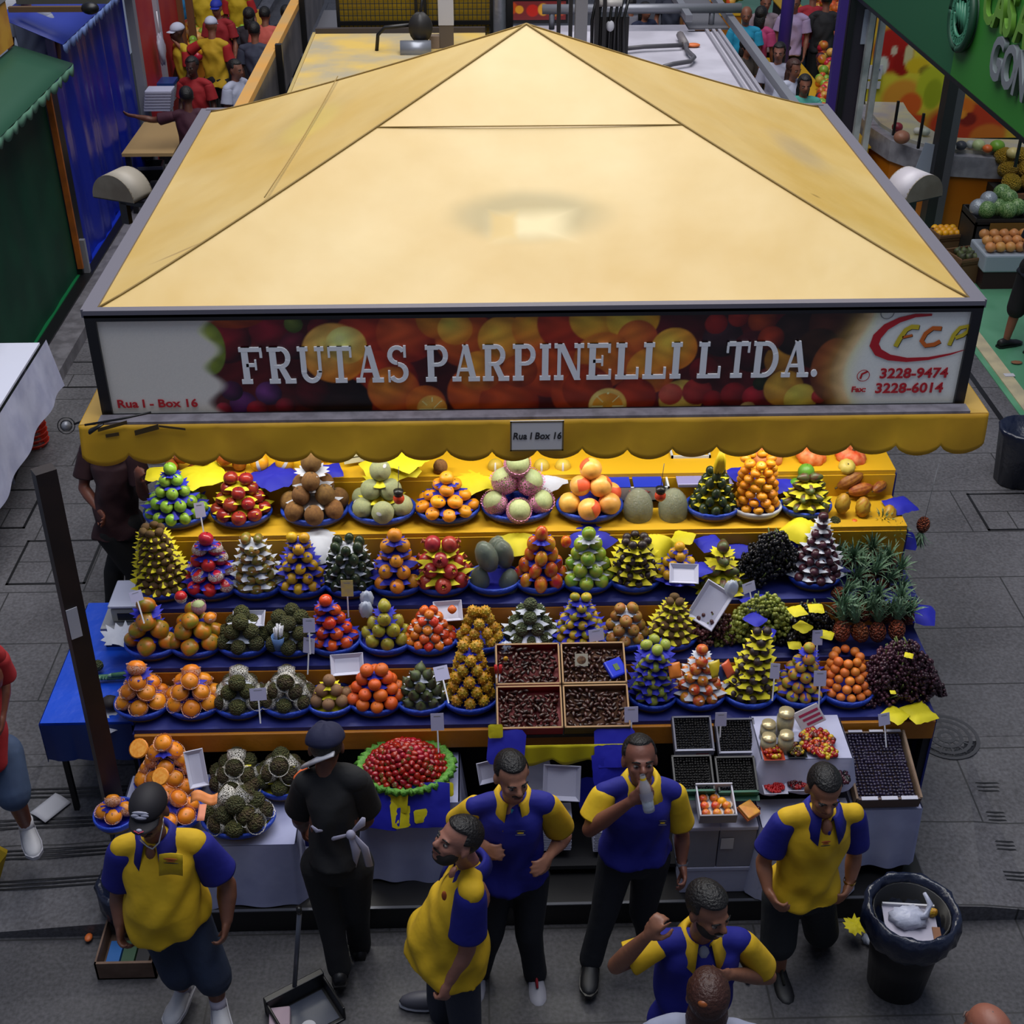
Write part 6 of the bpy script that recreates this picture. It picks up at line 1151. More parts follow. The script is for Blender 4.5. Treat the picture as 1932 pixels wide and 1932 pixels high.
t = thing('wrapper', 'clear wrapper with foil on the ground left of the bin', 'wrapper', P(1643, 1775, z=.01)); MB().ell((0, 0, .015), (.05, .04, .02), 14, 8, disp=lambda a, b: 1 + .25 * math.sin(6 * a + 5 * b)).build('film', mat('bag_clear', 'b4bcd0', .25, alpha=.7), t); MB().ell((.0, 0, .035), (.015, .012, .008), 8, 6).build('foil', KR, t)
t = thing('paper_slip', 'white paper slip on the ground at the left', 'paper', P(95, 1523, z=.13), -.6); MB().grid(lambda u, v: ((u - .5) * .14, (v - .5) * .2, .006 * math.sin(u * 4)), 6, 6).build('sheet', WP, t, solid=.002)
t = thing('litter', 'small orange peel left of the wooden crate', 'litter', P(168, 1772, z=.01)); MB().ell((0, 0, .015), (.022, .03, .015), 10, 7, disp=lambda a, b: 1 + .2 * math.sin(5 * a)).build('peel', mat('peel_orange', 'c8662c', .5), t)
t = thing('litter', 'small orange peel on the floor below the right man', 'litter', P(1410, 1852, z=.01)); MB().ell((0, 0, .01), (.015, .02, .01), 10, 7).build('peel', MATS['peel_orange'], t)
t = thing('litter', 'bit of white paper on the ground at the far left', 'litter', P(10, 1757, z=.02)); MB().ell((0, 0, .008), (.025, .02, .01), 8, 6, disp=lambda a, b: 1 + .2 * math.sin(5 * a)).build('scrap', WP, t)
# wooden crate with black bag at the lower left
o = P(240, 1845, z=0.01); t = thing('wooden_crate', 'low wooden crate of rubbish behind the man in the cap', 'crate', (o.x, o.y, 0)); W3 = mat('crate_brown', '5c4638', .7, col2='6e5648', nscale=9)
m = MB(); m.box(-.16, .16, 0, .015, 0, .13).box(-.16, .16, .3, .315, 0, .13).box(-.16, -.15, 0, .31, 0, .13).box(.15, .16, 0, .31, 0, .13).box(-.16, .16, 0, .31, 0, .01); m.build('body', W3, t, smooth=False)
t2 = thing('rubbish_bag', 'black rubbish bag holding orange peels at the lower left', 'bag', (o.x - .02, o.y + .42, 0))
MB().lathe([(.0, 0), (.15, 0), (.19, .15), (.2, .3), (.18, .33), (.14, .3), (.1, .22), (0, .2)], 30, wob=wb).build('bag', MATS['bag_navy'], t2)
for i in range(7): q = random.Random(i); MB().ell((q.uniform(-.09, .1), q.uniform(-.08, .08), .24), (.03, .025, .02), 9, 6).build('peel', MATS['peel_orange'], t2)
for i, c_ in enumerate(('1c5a9c', '2c4a34', '1a1a1e')): MB().box(-.12 + i * .08, -.05 + i * .08, .06, .2, .03, .07).build('carton_litter', mat('lit_' + c_, c_, .5), t, smooth=False)
# dustpan with pole
o = P(575, 1905, z=.05); t = thing('dustpan', 'black long-handled dustpan on the floor', 'dustpan', (o.x, o.y, 0), -.0, None, (0, 0, R(32)))
m = MB(); m.box(-.17, .17, -.14, .14, 0, .012).box(-.17, .17, .1, .14, 0, .12).box(-.17, -.155, -.14, .14, 0, .1).box(.155, .17, -.14, .14, 0, .1); m.build('pan', BLACK, t, smooth=False, bevel=.006)
MB().box(-.14, .14, -.12, .09, .012, .016).build('grey_inside', mat('pan_grey', '3a4050', .4), t, smooth=False); MB().lathe([(.04, .017), (0, .018)], 18, Matrix.Translation((-.02, -.08, 0))).build('round_badge', WP, t)
p1 = P(565, 1722, y=o.y + .05) - Vector((o.x, o.y, 0)); p1 = Matrix.Rotation(-R(32), 3, 'Z') @ p1
MB().tube([(0, .12, .08), p1], .013, 8).build('handle', mat('pole_grey', '5a5e6a', .35, metal=.5), t); MB().tube([p1, p1 + Vector((0, 0, .04))], .015, 8).build('grip', BLACK, t)
t = thing('broom', 'brush with pale pink bristles behind the dustpan', 'broom', (o.x - .13, o.y - .05, 0.0), .1); MB().box(-.05, .06, -.06, .06, .0, .07).build('bristles', mat('bristle_pink', 'a08c98', .8), t, smooth=False, bevel=.01); MB().box(-.06, .07, -.07, .07, .0, .015).build('base', BLACK, t, smooth=False)
t = thing('plastic_spoon', 'white plastic spoon on the step left of the black trousers', 'spoon', P(566, 1665, z=.17)); MB().tube([(0, .06, .005), (.01, -.06, .005)], .007, 6).build('handle', WPL, t); MB().ell((.013, -.08, .006), (.016, .022, .007), 10, 6).build('bowl', WPL, t)
t = thing('white_scrap', 'crumpled white plastic under the counter beside the black trousers', 'litter', P(585, 1610, z=.2)); MB().ell((0, 0, .02), (.06, .04, .02), 12, 7, disp=lambda a, b: 1 + .25 * math.sin(5 * a + 3 * b)).build('scrap', WP, t)
t = thing('blue_cup', 'small dark blue box hanging left of the white apron bow', 'box', P(584, 1583, y=5.2)); MB().box(-.025, .025, -.02, .02, -.04, .04).build('body', mat('cup_navy', '0c1272', .5), t, smooth=False, bevel=.004); MB().box(-.026, .026, -.021, .021, .03, .042).build('lid', mat('cup_navy', '0c1272', .5), t, smooth=False)
t = thing('yellow_bag', 'yellow bag corner entering at the left edge', 'bag', P(-8, 1630, z=.25)); MB().add([(-.1, -.1, -.12), (.08, 0, .08), (.0, 0, -.12), (-.1, .05, .2), (.07, .04, .07), (-.1, .1, -.1)], [(0, 2, 1), (0, 1, 3), (1, 4, 3), (2, 5, 4), (2, 4, 1), (0, 3, 5), (3, 4, 5), (0, 5, 2)]).build('bag', mat('bag_yellow', 'a88a0c', .5), t, smooth=False)
# ------------------------------------------------------------------ people
V = Vector
def remesh(m, vox, mt, name, sm=4):
    me = m.mesh('t', mt); o = bpy.data.objects.new('t', me); COL.objects.link(o)
    r_ = o.modifiers.new('r', 'REMESH'); r_.mode = 'VOXEL'; r_.voxel_size = vox; r_.use_smooth_shade = True
    s = o.modifiers.new('s', 'SMOOTH'); s.factor = .5; s.iterations = sm
    n = bpy.data.meshes.new_from_object(o.evaluated_get(bpy.context.evaluated_depsgraph_get())); bpy.data.objects.remove(o)
    n.name = name; n.materials.clear(); n.materials.append(mt); return n
def limb(m, pts, rs, n=12, flat=1):
    P2 = []; R2 = []
    for i in range(len(pts) - 1):
        for k in range(4): t = k / 4; P2.append(V(pts[i]).lerp(V(pts[i + 1]), t)); R2.append(rs[i] * (1 - t) + rs[i + 1] * t)
    P2.append(V(pts[-1])); R2.append(rs[-1]); m.tube(P2, R2, n, flat=flat)
    for p, r_ in zip(pts, rs): m.ell(p, r_ * .98, 12, 8)
def frame(fwd, up=V((0, 0, 1))):
    y = V(fwd).normalized(); x = y.cross(up).normalized(); z = x.cross(y); return Matrix((x, y, z)).transposed()
SK = {}
def skin(c): return SK.setdefault(c, mat('skin_' + c, c, .5, bump=.1, bscale=30))
def cloth(c, **k): return mat('cloth_' + c, c, .8, bump=.5, bscale=7, **k)
def hand(m, w_, d, n, curl=.6, side=1, s=1, point=None):
    """palm from the wrist along d, back of the hand facing n; thumb on the given side; five separate bent fingers"""
    d = V(d).normalized(); n = (V(n) - d * V(n).dot(d)).normalized(); x = d.cross(n) * side
    F_ = Matrix((x, d, n)).transposed(); L = lambda a, b, c: V(w_) + F_ @ V((a, b, c)) * s
    m.ell(L(0, .045, 0), (.04 * s, .05 * s, .018 * s), 14, 8, M=F_.to_4x4()); limb(m, [w_, L(0, .035, 0)], [.026 * s, .024 * s])
    for i, (fx, fl) in enumerate([(.03, .068), (.011, .078), (-.01, .072), (-.03, .056)]):
        c = curl * (1 + .08 * i) if not (point and i in point) else .12
        p = [L(fx * .9, .07, 0)]; a = 0; b = .075; z = 0; seg = (.45, .32, .26)
        yy, zz = .085, 0.
        p.append(L(fx, yy, zz)); ang = 0
        for q_, sg_ in enumerate(seg):
            ang += c * (.75 if q_ == 0 else .95); yy += fl * sg_ * math.cos(ang); zz -= fl * sg_ * math.sin(ang); p.append(L(fx * (1 + .12 * (q_ + 1) * (1 - c * .5)), yy, zz))
        limb(m, p, [.0105 * s, .0105 * s, .0098 * s, .009 * s, .008 * s], 8)
    limb(m, [L(.026, .02, 0), L(.052, .048, -.01), L(.06, .075, -.02 - .02 * curl), L(.054, .095, -.028 - .025 * curl)], [.014 * s, .013 * s, .0115 * s, .0095 * s], 8)
def head(root, c, fd, sk, hair=None, s=1, m=None, style='short', beard=0, cap=None, smile=0, tone=None, tilt=V((0, 0, 1)), body=None):
    F_ = frame(fd, tilt); M3 = F_.to_4x4(); L = lambda x, y, z: V(c) + F_ @ V((x, y, z)) * s
    e = lambda x, y, z, a, b, d, n=14, k=9: m.ell(L(x, y, z), (a * s, b * s, d * s), n, k, M=M3)
    e(0, -.012, .03, .076, .096, .085, 20, 14); e(0, .02, -.04, .06, .068, .078, 18, 12); e(0, .055, -.088, .03, .03, .024); e(0, .05, -.045, .052, .04, .05)
    e(0, .082, .012, .05, .014, .012); e(.033, .06, -.03, .024, .025, .022); e(-.033, .06, -.03, .024, .025, .022)
    limb(m, [L(0, .085, .005), L(0, .108, -.026)], [.010 * s, .015 * s]); e(.012, .1, -.03, .008, .01, .008); e(-.012, .1, -.03, .008, .01, .008)
    e(0, .085, -.058, .024, .012, .007); e(0, .083, -.069, .02, .012, .008)
    for q in (-1, 1): e(q * .078, -.01, -.012, .011, .02, .032)
    ex = lambda name, x, y, z, a, b, d, mt, n=10, k=7, **kw: MB().ell(L(x, y, z), (a * s, b * s, d * s), n, k, M=M3).build(name, mt, root, **kw)
    def extras():
        hm = hair or mat('hair_black', '0f0c0b', .5, bump=.5, bscale=90)
        for q in (-1, 1):
            ee = ex('eye', q * .03, .077, -.006, .0135, .01, .008, mat('eye_white', '7a716a', .3)); ex('iris', q * .03, .0845, -.007, .0062, .004, .0062, BLACK, 8, 6).name = 'iris'
            MB().tube([L(q * .013, .093, .012), L(q * .03, .092, .018), L(q * .05, .078, .013)], [.0035 * s, .0045 * s, .003 * s], 6).build('eyebrow', hm, root)
        if smile: MB().tube([L(-.022, .088, -.06), L(0, .098, -.066), L(.022, .088, -.06)], [.003 * s, .006 * s, .003 * s], 6).build('teeth', mat('teeth', 'b4aca0', .4), root)
        MB().tube([L(-.022, .089, -.0635), L(0, .0965, -.0645), L(.022, .089, -.0635)], .0022 * s, 6).build('mouth', mat('lip_dark', '5a2a24', .5), root)
        if style:
            def hd(t, a):
                y = math.cos(a) * math.sin(t); z = math.sin(a); x = math.cos(a) * math.cos(t)
                if style == 'bald': return 1.03 if (z < .35 and y < .25 and z > -.45 - .3 * (y < -.3)) or y < -.75 else .9
                if style == 'long': return 1.12 if not (y > .38 and z < .52) else .85
                hl = .5 if style != 'high' else .68
                inn = (z > hl and y < .9) or (y < .28 and z > -.02) or (y < -.1 and z > -.6) or (z > .72)
                g = {'short': .065, 'buzz': .035, 'thick': .1, 'high': .07, 'quiff': .09}.get(style, .065)
                q = 1 + g + (.012 * math.sin(31 * t) * math.sin(23 * a)) + (.09 * max(0, z) if style == 'quiff' else 0)
                return q if inn else .88
            MB().ell(L(0, -.012, .03), (.0775 * s, .098 * s, .087 * s), 48, 32, M=M3, disp=hd).build('hair', hm, root)
            if style == 'long': MB().lathe([(.03, .0), (.075, -.04), (.085, -.12), (.075, -.22), (.02, -.27)], 16, Matrix.Translation(L(0, -.045, .05)) @ (F_ * s).to_4x4(), sy=.65).build('hair_length', hm, root)
        if beard:
            bm_ = mat('stubble_' + str(beard), '1c1512' if beard > 1 else '2a1c18', .8)
            MB().tube([L(-.03, .083, -.052), L(0, .099, -.048), L(.03, .083, -.052)], [.004 * s, .0065 * s, .004 * s], 7).build('moustache', bm_, root)
            if beard > 1: MB().ell(L(0, .028, -.062), (.0615 * s, .066 * s, .062 * s), 24, 16, M=M3, disp=lambda t, a: 1.03 if (math.sin(a) < -.15 or abs(math.cos(t)) > .72) and not (math.sin(t) * math.cos(a) > .6 and math.sin(a) > -.6) else .9).build('beard', bm_, root)
        if cap:
            cp = MB().ell(L(0, -.012, .035), (.084 * s, .105 * s, .088 * s), 28, 18, M=M3, disp=lambda t, a: 1 if math.sin(a) > -.05 else .85).build('cap', cap, root)
            def vz(u, v): a = -1.05 + 2.1 * u; return L(.078 * math.sin(a), .082 * math.cos(a) + .065 * v * math.cos(a * .9), .035 - .012 * v - .018 * math.sin(a) ** 2)
            MB().grid(vz, 14, 5).build('visor', cap, cp, solid=.004)
            return cp, L, F_
    return L, F_, extras
def person(name, label, J, fd, bd, sk='6a4030', hair=None, style='short', beard=0, shirt=None, sleeve=None, collar=None, pants=None, shorts=False, shoes=None, hs=1, belly=0, cap=None, smile=0, hem=None, sr=1, vox=.0085, hands=None, curl=(.5, .5), hn=(None, None), pt=(None, None), tilt=V((0, 0, 1)), sock=None, tee=None, rad=1, root_z=0, noleg=False, hemw=1):
    """J holds the joints in the market; fd is where the face looks, bd where the chest points"""
    sk_ = skin(sk); bd = V(bd).normalized(); rt = bd.cross(V((0, 0, 1))).normalized(); hp = V(J['pelvis'])
    t = thing(name, label, 'person', (hp.x, hp.y, root_z)); O = V((hp.x, hp.y, root_z)); j = {k: V(v) - O for k, v in J.items()}
    if 'hipR' not in j: j['hipR'] = j['pelvis'] + rt * .09 - V((0, 0, .04)); j['hipL'] = j['pelvis'] - rt * .09 - V((0, 0, .04))
    m = MB(); sh = (j['shR'] + j['shL']) / 2; nk = j['neck']; pv = j['pelvis']
    m.ell(pv, (.15, .11, .12), 14, 9); m.ell(pv.lerp(sh, .45) + bd * .02 * belly, (.13, .1, .2), 14, 9); m.ell(sh - V((0, 0, .12)), (.13, .09, .15), 14, 9)
    limb(m, [sh - V((0, 0, .05)), nk, j['head'] - V((0, 0, .03))], [.09, .055, .052])
    for s_ in 'RL':
        limb(m, [nk - V((0, 0, .06)), j['sh' + s_] - V((0, 0, .006)), j['el' + s_], j['wr' + s_]], [.055, .048 * rad, .041 * rad, .027 * rad])
        limb(m, [j['el' + s_], j['el' + s_].lerp(j['wr' + s_], .35), j['wr' + s_]], [.041 * rad, .043 * rad, .026 * rad])
        if hands is None or s_ in hands:
            i = 0 if s_ == 'R' else 1; d = j.get('hd' + s_); d = (d + O - J['wr' + s_]) if d is not None else (j['wr' + s_] - j['el' + s_])
            n = hn[i] or (rt * (1 if s_ == 'R' else -1)); hand(m, j['wr' + s_], d, n, curl[i], 1 if s_ == 'R' else -1, hs, pt[i])
        if not noleg: limb(m, [j['hip' + s_], j['kn' + s_], j['kn' + s_].lerp(j['an' + s_], .3), j['an' + s_]], [.085, .056, .055, .037])
    r_ = head(t, j['head'], fd, sk_, hair, 1.03 * hs, m, style, beard, cap, smile, tilt=tilt)
    me = remesh(m, vox, sk_, 'body'); link('body', me, t); r2 = r_[2]()
    hem_p = j.get('hem', pv - V((0, 0, .1)))
    if shirt:
        m = MB(); ax0 = (j['shR'] - j['shL']); sw_ = ax0.length / 2; ax0 = ax0.normalized(); n = 32
        prof = [(0.0, .055, .055), (.03, .07, .068), (.08, .6 * sw_ + .02, .09), (.13, .88 * sw_, .11), (.2, sw_ * .95, .125), (.34, sw_ * .93, .13 + .015 * belly), (.5, sw_ * .9, .125 + .045 * belly), (.66, sw_ * .88 + .02 * belly, .125 + .07 * belly), (.82, sw_ * .9 * hemw + .02 * belly, .128 + .07 * belly), (.95, sw_ * 1.0 * hemw + .02 * belly, .145 + .055 * belly), (1.0, sw_ * 1.05 * hemw + .01 * belly, .152 + .05 * belly)]
        top = nk + V((0, 0, .0)); vs = []; q = random.Random(len(label))
        for i, (f, rx, ry) in enumerate(prof):
            c = (top.lerp(sh - V((0, 0, .03)), f / .13) if f < .13 else (sh - V((0, 0, .03))).lerp(hem_p, (f - .13) / .87)) + bd * (.03 * belly * math.sin(f * PI))
            w_ = min(1, f * 1.2); ax = (ax0 * (1 - w_) + (-(-rt)) * w_).normalized(); by = V((0, 0, 1)).cross(ax).normalized(); by = by if by.dot(bd) > 0 else -by
            for k in range(n):
                a = 2 * PI * k / n; wr = 1 + (.03 * math.sin(5 * a + 9 * f) + .02 * math.sin(9 * a - 14 * f)) * max(0, f - .25)
                e_ = 1.0; vs.append(c + ax * rx * wr * math.cos(a) * sr + by * ry * wr * math.sin(a) * sr + V((0, 0, .012 * math.sin(3 * a + 1) * (f > .97))))
        np_ = len(prof); m.add(vs, [(i * n + k, (i + 1) * n + k, (i + 1) * n + (k + 1) % n, i * n + (k + 1) % n) for i in range(np_ - 1) for k in range(n)] + [tuple(range(n)), tuple(range(np_ * n - 1, (np_ - 1) * n - 1, -1))])
        for s_ in 'RL': limb(m, [nk - V((0, 0, .055)), nk.lerp(j['sh' + s_], .55) - V((0, 0, .012)), j['sh' + s_]], [.07, .062, .057 * rad])
        me = remesh(m, .011, shirt, 'shirt', 6); co = np.empty(len(me.vertices) * 3, 'f'); me.vertices.foreach_get('co', co); co = co.reshape(-1, 3); nn = np.empty_like(co).ravel(); me.vertices.foreach_get('normal', nn); nn = nn.reshape(-1, 3)
        w_ = .5 + .5 * np.clip((sh.z - co[:, 2]) / .3, 0, 1); ph = (len(label) % 7)
        d_ = (.008 * np.sin(co[:, 0] * 21 + co[:, 2] * 13 + ph + 2 * np.sin(co[:, 2] * 9)) + .007 * np.sin(co[:, 1] * 26 - co[:, 2] * 24 + co[:, 0] * 8) + .005 * np.sin(co[:, 0] * 47 + 3 * np.sin(co[:, 2] * 11 + ph))) * w_
        me.vertices.foreach_set('co', (co + nn * d_[:, None]).ravel()); link('shirt', me, t)
        if collar and not tee: MB().ell(nk + bd * .068 - V((0, 0, .052)), (.034, .034, .05), 14, 9).build('open_neckline', sk_, t)
        for s_ in 'RL':
            a, b = j['sh' + s_], j['el' + s_]; a2 = nk.lerp(a, .62) - V((0, 0, .015)); e_ = a.lerp(b, .72 if sleeve is not None else .7)
            mm = MB(); pts = [a - (e_ - a) * .12, a, a.lerp(e_, .12), a.lerp(e_, .35), a.lerp(e_, .7), e_]; rs = [.03 * rad, .062 * rad, .068 * rad, .071 * rad, .076 * rad, .084 * rad]
            vs0 = len(mm.v); mm.tube(pts, rs, 20, cap=False, flat=.92); 
            mm.v = [tuple(V(v) * (1 + 0) + V((.003 * math.sin(v[2] * 80 + v[0] * 50), 0, .003 * math.sin(v[0] * 90)))) for v in mm.v]
            o = mm.build('sleeve', sleeve or shirt, t, solid=.004); sb = o.modifiers.new('s', 'SUBSURF'); sb.levels = sb.render_levels = 1
        if collar:
            F_ = Matrix((rt, bd, V((0, 0, 1)))).transposed(); c = nk; mm = MB(); n = 22; vs = []
            for k in range(n + 1):
                a = R(112) + (R(360 + 68) - R(112)) * k / n; fr_ = max(0, math.cos(a - PI / 2)); dn = (abs(k / n - .5) * 2) ** 3
                for (rr, z) in ((.062, -.01), (.069, .04), (.085, .036), (.112 + .03 * dn, -.018 - .062 * dn)): vs.append(c + F_ @ V((rr * math.cos(a), rr * 1.02 * math.sin(a), z - .03 * fr_)))
            mm.add(vs, [(k * 4 + i, k * 4 + i + 1, k * 4 + i + 5, k * 4 + i + 4) for k in range(n) for i in range(3)]); mm.build('collar', collar, t, solid=.004)
            if tee: MB().ell(nk + bd * .045 - V((0, 0, .055)), (.045, .05, .05), 14, 9).build('undershirt', tee, t)
    if pants and not noleg:
        m = MB(); m.ell(pv - V((0, 0, .02)), (.165, .125 + .02 * belly, .14), 18, 12)
        for s_ in 'RL':
            h, k, a = j['hip' + s_], j['kn' + s_], j['an' + s_]
            if shorts: k2 = k.lerp(a, .12); limb(m, [h, h.lerp(k2, .5), k2], [.105, .1, .098], 16)
            else: limb(m, [h, k, k.lerp(a, .5), a - V((0, 0, .02))], [.105, .075, .066, .066], 16)
        link('trousers', remesh(m, .012, pants, 'trousers', 3), t)
    if shoes and not noleg:
        for i, s_ in enumerate('RL'):
            a = j['an' + s_]; td = j.get('toe' + s_); td = (td + O - J['an' + s_]) if td is not None else bd; td.z = 0; td.normalize(); F_ = frame(td); g = a.z - .075
            L = lambda x, y, z: V((a.x, a.y, g)) + F_ @ V((x, y, z)); m = MB(); vs = []; st = [(-.085, .03, .085), (-.06, .038, .09), (0, .04, .1), (.05, .043, .075), (.1, .05, .055), (.15, .048, .048), (.185, .035, .035), (.2, .012, .025)]
            for (y, w_, h_) in st:
                for k in range(12): an = 2 * PI * k / 12; vs.append(L(w_ * math.cos(an), y, max(.012, h_ * .5 + h_ * .5 * math.sin(an))))
            m.add(vs, [(q_ * 12 + k, q_ * 12 + (k + 1) % 12, (q_ + 1) * 12 + (k + 1) % 12, (q_ + 1) * 12 + k) for q_ in range(len(st) - 1) for k in range(12)] + [tuple(range(11, -1, -1)), tuple(range((len(st) - 1) * 12, len(st) * 12))])
            so = m.build('shoe', shoes[0], t); ms = MB(); ms.add([L(w_ * 1.08 * q_, y, z) for (y, w_, h_) in [(-.095, .028, 0), (-.06, .04, 0), (.0, .043, 0), (.1, .052, 0), (.17, .045, 0), (.21, .015, 0)] for q_ in (-1, 1) for z in (0, .022)], [(4 * i_, 4 * i_ + 1, 4 * i_ + 5, 4 * i_ + 4) for i_ in range(5)] + [(4 * i_ + 2, 4 * i_ + 6, 4 * i_ + 7, 4 * i_ + 3) for i_ in range(5)] + [(4 * i_ + 1, 4 * i_ + 3, 4 * i_ + 7, 4 * i_ + 5) for i_ in range(5)] + [(0, 2, 3, 1), (20, 21, 23, 22)])
            ms.build('sole', shoes[1], so, smooth=False)
            if len(shoes) > 2: MB().tube([L(0, .03, .098), L(0, .06, .078), L(0, .1, .06)], [.026, .026, .02], 8, flat=.35, up=(1, 0, 0)).build('laces', shoes[2], so)
            if sock: MB().tube([a - V((0, 0, .03)), a + V((0, 0, .05))], [.042, .044], 12).build('sock', sock, t)
    return t, j, r2, r_[0], r_[1]
def pj(spec): return {k: P(v[0], v[1], y=v[2]) for k, v in spec.items()}
YEL = cloth('c9a210'); NAVY = cloth('0b1078'); YEL2 = cloth('d0ac14'); JEAN = mat('denim', '1a2438', .8, col2='222f48', nscale=5, bump=.3, bscale=12); DJEAN = mat('dark_denim', '10131c', .8, bump=.3, bscale=12)
WSH = mat('shoe_white', 'a8a8ae', .5); BSH = mat('shoe_black', '101013', .5); SOLEW = mat('sole_white', '9a9aa4', .6)
def badge(t, p, bd, cols, w_=.05):
    F_ = frame(bd); c = V(p) - t.location
    for i, (z, ww, h_, mt) in enumerate([(.012, w_, .006, cols[0]), (0, w_ * .7, .005, cols[1]), (-.012, w_ * 1.1, .003, cols[2])]):
        m = MB().ell((0, 0, 0), (ww / 2, .003, h_), 12, 6); mm = m.build('shirt_emblem', mt, t, loc=c + F_ @ V((0, 0, z))); mm.rotation_euler = F_.to_euler()
EMR = mat('emblem_red', '9c4a14', .7); EMW = mat('emblem_white', 'a8a8b8', .7)
# A: stout man in a cap
A, j, cp, Lh, Fh = person('person', 'stout man in dark cap, yellow shirt with blue sleeves and long denim shorts', pj(dict(head=(281, 1530, 4.4), neck=(293, 1575, 4.5), shR=(234, 1598, 4.48), shL=(370, 1588, 4.52), elR=(226, 1682, 4.52), elL=(428, 1668, 4.55), wrR=(226, 1742, 4.4), wrL=(428, 1735, 4.45), pelvis=(325, 1722, 4.52), hem=(318, 1722, 4.5), knR=(338, 1830, 4.43), knL=(402, 1838, 4.42), anR=(345, 1862, 4.5), anL=(412, 1894, 4.38), toeR=(315, 1885, 4.35), toeL=(415, 1925, 4.2), hdR=(228, 1775, 4.35), hdL=(424, 1765, 4.4))),
    (-.1, -.95, -.12), (-.12, -1, 0), '6b4434', style='buzz', beard=1, shirt=YEL, sleeve=NAVY, collar=NAVY, pants=JEAN, shorts=True, shoes=(WSH, SOLEW), sock=mat('sock', 'a09aa8', .8), belly=1.0, cap=mat('cap_black', '19161c', .7), rad=1.2, curl=(.7, .6), sr=1.12)
SIL = mat('cap_silver', 'b0b0c0', .5)
for (x, z, w_, h_, mt) in [(0, .085, .04, .012, SIL), (-.02, .075, .02, .01, SIL), (.024, .072, .02, .012, SIL), (.0, .064, .03, .01, SIL)]:
    MB().ell(Lh(x, .078 + (.085 - z) * .5, z - .0), (w_, .006, h_), 10, 6, M=Fh.to_4x4()).build('cap_print', mt, cp[0])
MB().ell(Lh(0, .13, .032), (.014, .008, .008), 10, 6, M=Fh.to_4x4()).build('visor_emblem', SIL, cp[0]); MB().tube([Lh(-.022, .135, .034), Lh(0, .142, .026), Lh(.022, .135, .034)], .003, 5).build('visor_emblem_edge', mat('pink_red', 'b83a54', .5), cp[0])
badge(A, P(322, 1625, y=4.31), (-.1, -1, .1), (EMR, EMR, DK), .07)
MB().grid(lambda u, v: (V(P(300 + 45 * u, 1612 + 40 * v - 3 * math.sin(u * PI), y=4.325)) - A.location), 4, 3).build('chest_pocket', YEL2, A, solid=.003)
m = MB().tube([V(P(a, b, y=c)) - A.location for a, b, c in [(265, 1585, 4.42), (278, 1597, 4.36), (288, 1602, 4.34), (300, 1590, 4.36), (306, 1562, 4.42), (308, 1545, 4.46)]], .004, 6); m.build('necklace', mat('silver', 'b4b8c4', .3, metal=.7), A)
# B: person in black seen from behind, navy beret, white apron bow
BLK = mat('black_cloth', '0a0b10', .85, bump=.4, bscale=8)
B, j, r2, Lh, Fh = person('person', 'person in black clothes and navy beret seen from behind, white apron bow', pj(dict(head=(615, 1408, 4.9), neck=(615, 1448, 4.86), shL=(580, 1478, 4.84), shR=(672, 1470, 4.82), elL=(566, 1540, 4.95), elR=(690, 1545, 4.92), wrL=(572, 1560, 5.1), wrR=(668, 1560, 5.12), pelvis=(635, 1618, 4.75), hem=(635, 1608, 4.75), knL=(622, 1730, 4.7), knR=(672, 1720, 4.75), anL=(640, 1822, 4.62), anR=(678, 1778, 4.85), toeL=(645, 1790, 4.9), toeR=(680, 1750, 5.1))),
    (-.1, 1, -.35), (.05, 1, 0), '5a3424', style='short', shirt=BLK, sleeve=BLK, pants=BLK, shoes=(BSH, BLACK), rad=1.15, curl=(.8, .8), sr=1.08)
NB = mat('navy_cap', '0e1236', .8, bump=.3, bscale=10)
MB().ell(Lh(0, -.02, .045), (.098, .112, .088), 28, 18, M=Fh.to_4x4(), disp=lambda t, a: 1 + .05 * math.sin(4 * t) if math.sin(a) > -.15 else .85).build('beret', NB, B)
def W(px, py, y): return V(P(px, py, y=y)) - B.location
MB().tube([W(575, 1445, 4.88), W(600, 1432, 4.8), W(630, 1422, 4.79)], [.03, .032, .02], 8, flat=.4).build('neckerchief', WP, B)
MB().tube([W(578, 1448, 4.9), W(560, 1470, 4.88), W(556, 1520, 4.86)], [.02, .032, .012], 8, flat=.4).build('orange_scarf', mat('scarf_orange', 'e0642c', .7), B)
m = MB()
for pts, rs in [([(662, 1572), (682, 1555), (686, 1543)], [.008, .022, .01]), ([(658, 1575), (630, 1582), (620, 1583)], [.01, .014, .02]), ([(662, 1578), (672, 1605), (670, 1636)], [.014, .024, .006]), ([(666, 1574), (688, 1600), (697, 1634)], [.01, .02, .02]), ([(588, 1558), (598, 1568), (612, 1567)], [.006, .014, .006])]:
    MB().tube([W(a, b, 4.66) for a, b in pts], rs, 8, flat=.35, up=(0, 1, 0)).build('apron_string', mat('apron_white', 'a4a2b8', .8), B)
MB().ell(W(662, 1575, 4.65), (.025, .02, .03)).build('apron_knot', MATS['apron_white'], B)
